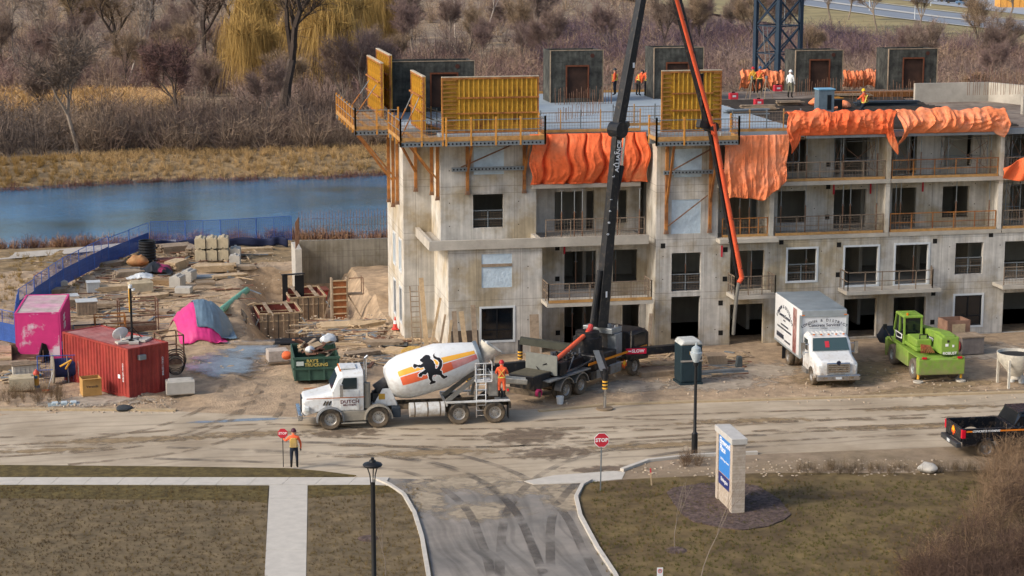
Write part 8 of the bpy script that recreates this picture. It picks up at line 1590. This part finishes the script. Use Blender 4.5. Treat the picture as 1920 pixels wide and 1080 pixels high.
for (x, y, pr, k, s, rz, bk, tw, nm, lab) in ((147,288,TA,0,.95,.3,BARKG,'#7d6e62','bare_tree','spreading bare tree at the edge of the brush, left of the reed bed'),(350,262,TA,1,.85,1.9,BARKD,'#6a524e','bare_tree','reddish bare tree in the middle of the riverside brush'),(528,245,TB,0,1.0,3.4,BARKD,'#6a5a4c','bare_tree','great dark bare tree with leaning trunk before the yellow willows'),
    (108,165,TS,0,1.5,0,BARKG,'#85766a','slender_tree','slender pale tree rising beside the dark brush belt at left'),(80,172,TS,1,1.2,1,BARKG,'#85766a','slender_tree','slender tree left of the tallest slender one'),(215,120,TB,1,.8,2.,BARKD,'#7d6a55','bare_tree','forked dark tree in the upper left with bushy tan top'),(298,100,TB,0,.72,.4,BARKD,'#86694a','bare_tree','thick dark tree with orange tinged crown, upper left'),(385,118,TB,1,.85,4.4,BARKD,'#75655a','bare_tree','big dark tree left of the yellow willows'),(442,92,TB,0,.8,5.1,BARKD,'#75655a','bare_tree','dark tree just left of the yellow willows'),
    (240,158,TS,0,1.25,2.,BARKP,'#9a8c80','birch_tree','white stemmed birch in the brush left of the reddish tree'),(262,158,TS,1,.9,3.,BARKP,'#9a8c80','birch_tree','short white stemmed birch beside the taller birch'),(150,108,TA,2,1.2,1.,BARKD,'#8d7a60','bare_tree','bare tree at the upper left above the dark brush belt'),(30,150,TS,0,1.3,4.,BARKG,'#85766a','slender_tree','slender tree at the far left edge'),(855,72,TS,1,1.5,0.,BARKP,'#a09488','birch_tree','pale birch behind the widest dark core form'),(905,80,TS,0,1.3,2.,BARKP,'#a09488','birch_tree','pale birch right of the widest dark core form'),
    (1560,62,TA,0,.9,1.,BARKG,'#7a6a5c','bare_tree','bare tree on the far slope right of the crane'),(1645,66,TA,1,.85,2.,BARKG,'#7a6a5c','bare_tree','bare tree on the far slope near the far road, middle one'),(1890,62,TA,2,1.0,3.,BARKG,'#75655c','bare_tree','bare tree at the right edge below the far road'),(1590,45,TA,1,.7,4.,BARKG,'#7a6a5c','bare_tree','small bare tree between the crane mast and far road'),(1480,95,TA,2,.9,2.,BARKG,'#75655c','bare_tree','bare tree directly behind the crane mast'),(1725,75,TA,0,.8,5.,BARKG,'#7a6a5c','bare_tree','bare tree below the nearest far light pole'),(780,120,TA,1,1.0,1.,BARKG,'#75655c','bare_tree','bare tree behind the tall yellow panels'),(1010,95,TA,2,1.0,0.,BARKG,'#80706a','bare_tree','bare tree behind the long yellow panel, left of the boom')):
    tree(lab, gp(x,y), pr, k, s*(1.65 if pr is TB else 1.3 if pr is TA else 1.25), rz, bk, tw, nm, gb)
rr = random.Random(21)
TF = [tree_mesh(61,12,(.05,0),.7,6,4,.16,fork=.34,twl=1.3,tw=.035), tree_mesh(62,12,(-.06,.02),.75,6,4,.15,fork=.3,twl=1.3,tw=.035), tree_mesh(63,11,(0,0),.6,6,4,.13,fork=.38,twl=1.2,tw=.035)]
spots = [(rr.uniform(-10,700),rr.uniform(95,255)) for _ in range(34)]+[(rr.uniform(700,1500),rr.uniform(70,140)) for _ in range(24)]+[(rr.uniform(1500,1930),rr.uniform(125,190)) for _ in range(8)]
for i, (x, y) in enumerate(sorted(spots)):
    if 1370 < x < 1500 and y > 130: continue
    side_ = 'left of the great dark tree' if x < 500 else 'between the great dark tree and the boom' if x < 1150 else 'right of the boom'
    tree(f'fine-twigged bare tree in the scrub {side_}', gp(x,y), TF, i % 3, rr.uniform(.55,1.05), rr.uniform(0,6.28), BARKG if i % 2 else BARKD, ('#8d7b6e','#7d6a62','#98836c','#85706a')[i % 4], 'scrub_tree', f'scrub trees {side_}')
gw = 'yellow willows beyond the river'
for (x, y, k, s, rz, lab) in ((605,190,0,1.15,0,'tall golden willow right of the great dark tree'),(468,190,1,1.05,2,'golden willow left of the great dark tree'),(650,150,1,1.3,4,'golden willow left of the tall yellow form panels'),(560,175,1,1.0,1,'golden willow directly behind the great dark tree'),(520,120,0,1.2,5,'pale golden willow high behind the great dark tree'),(700,115,0,1.1,2,'golden willow furthest right, behind the tall yellow panels'),(290,165,0,.55,3,'small tan willow in the brush at upper left')):
    tree(lab, gp(x,y), TWl, k, s*1.4, rz, mat('bark_willow','#6a5238',.95,var=.2), '#ab8d55' if s > .6 else '#8a7050', 'willow_tree', gw)
for (x, y, k, s, rz, tw, lab) in ((1825,188,0,1.25,0,'#a08468','round tan leaved bush tree behind the rightmost core form'),(1890,196,1,.95,2,'#96795f','smaller tan bush tree at the right edge behind the deck'),(1395,150,1,1.1,1,'#a08a70','tan bush tree left of the crane mast'),(1780,190,1,.8,4,'#9a7e64','low tan bush tree right beside the rightmost core form'),(330,225,0,.8,3,'#8a7040','olive bush in the brush left of the great dark tree')):
    tree(lab, gp(x,y), TBu, k, s, rz, BARKG, tw, 'bush_tree', 'tan bush trees')
# saplings and shrub on the lawn
SAP = [tree_mesh(51,2.6,(.02,0),.22,1,2,.018,fork=.5,twl=.25,tw=.008), tree_mesh(52,3.4,(.12,0),.22,1,2,.02,fork=.55,twl=.3,tw=.008)]
for i, (x, y, lab) in enumerate(((1266,1033,'thin bare sapling with mulch ring left of the mulch bed'),(1312,1085,'taller thin bare sapling at the bottom right of the driveway'),(722,1086,'thin bare sapling behind the saucer head street lamp'))):
    p = G(x,y); t = tree(lab, (p.x,p.y,.05), SAP, i % 2, 1, i, BARKG, '#857568', 'sapling', 'young lawn saplings'); t.children
    for ch in KIDS(t):
        if ch.name.startswith('crown'): ch.scale = (1,1,1)
for x, y in ((1268,1034),(690,1012)): p = G(x,y); b_ = MB(); b_.lathe([(.42,0),(.3,.06),(0,.08)],20); tag(b_.build('mulch_ring', MATS['mulch'], loc=(p.x,p.y,.045)), kind='structure')
put('lamp_shrub', P4, np.array([tuple(G(1296+RNG.uniform(-22,22),872+RNG.uniform(-6,6)))[:2] for _ in range(9)]), WT, .35,.6, ('#5f4d40','#75604a'), zoff=.03)
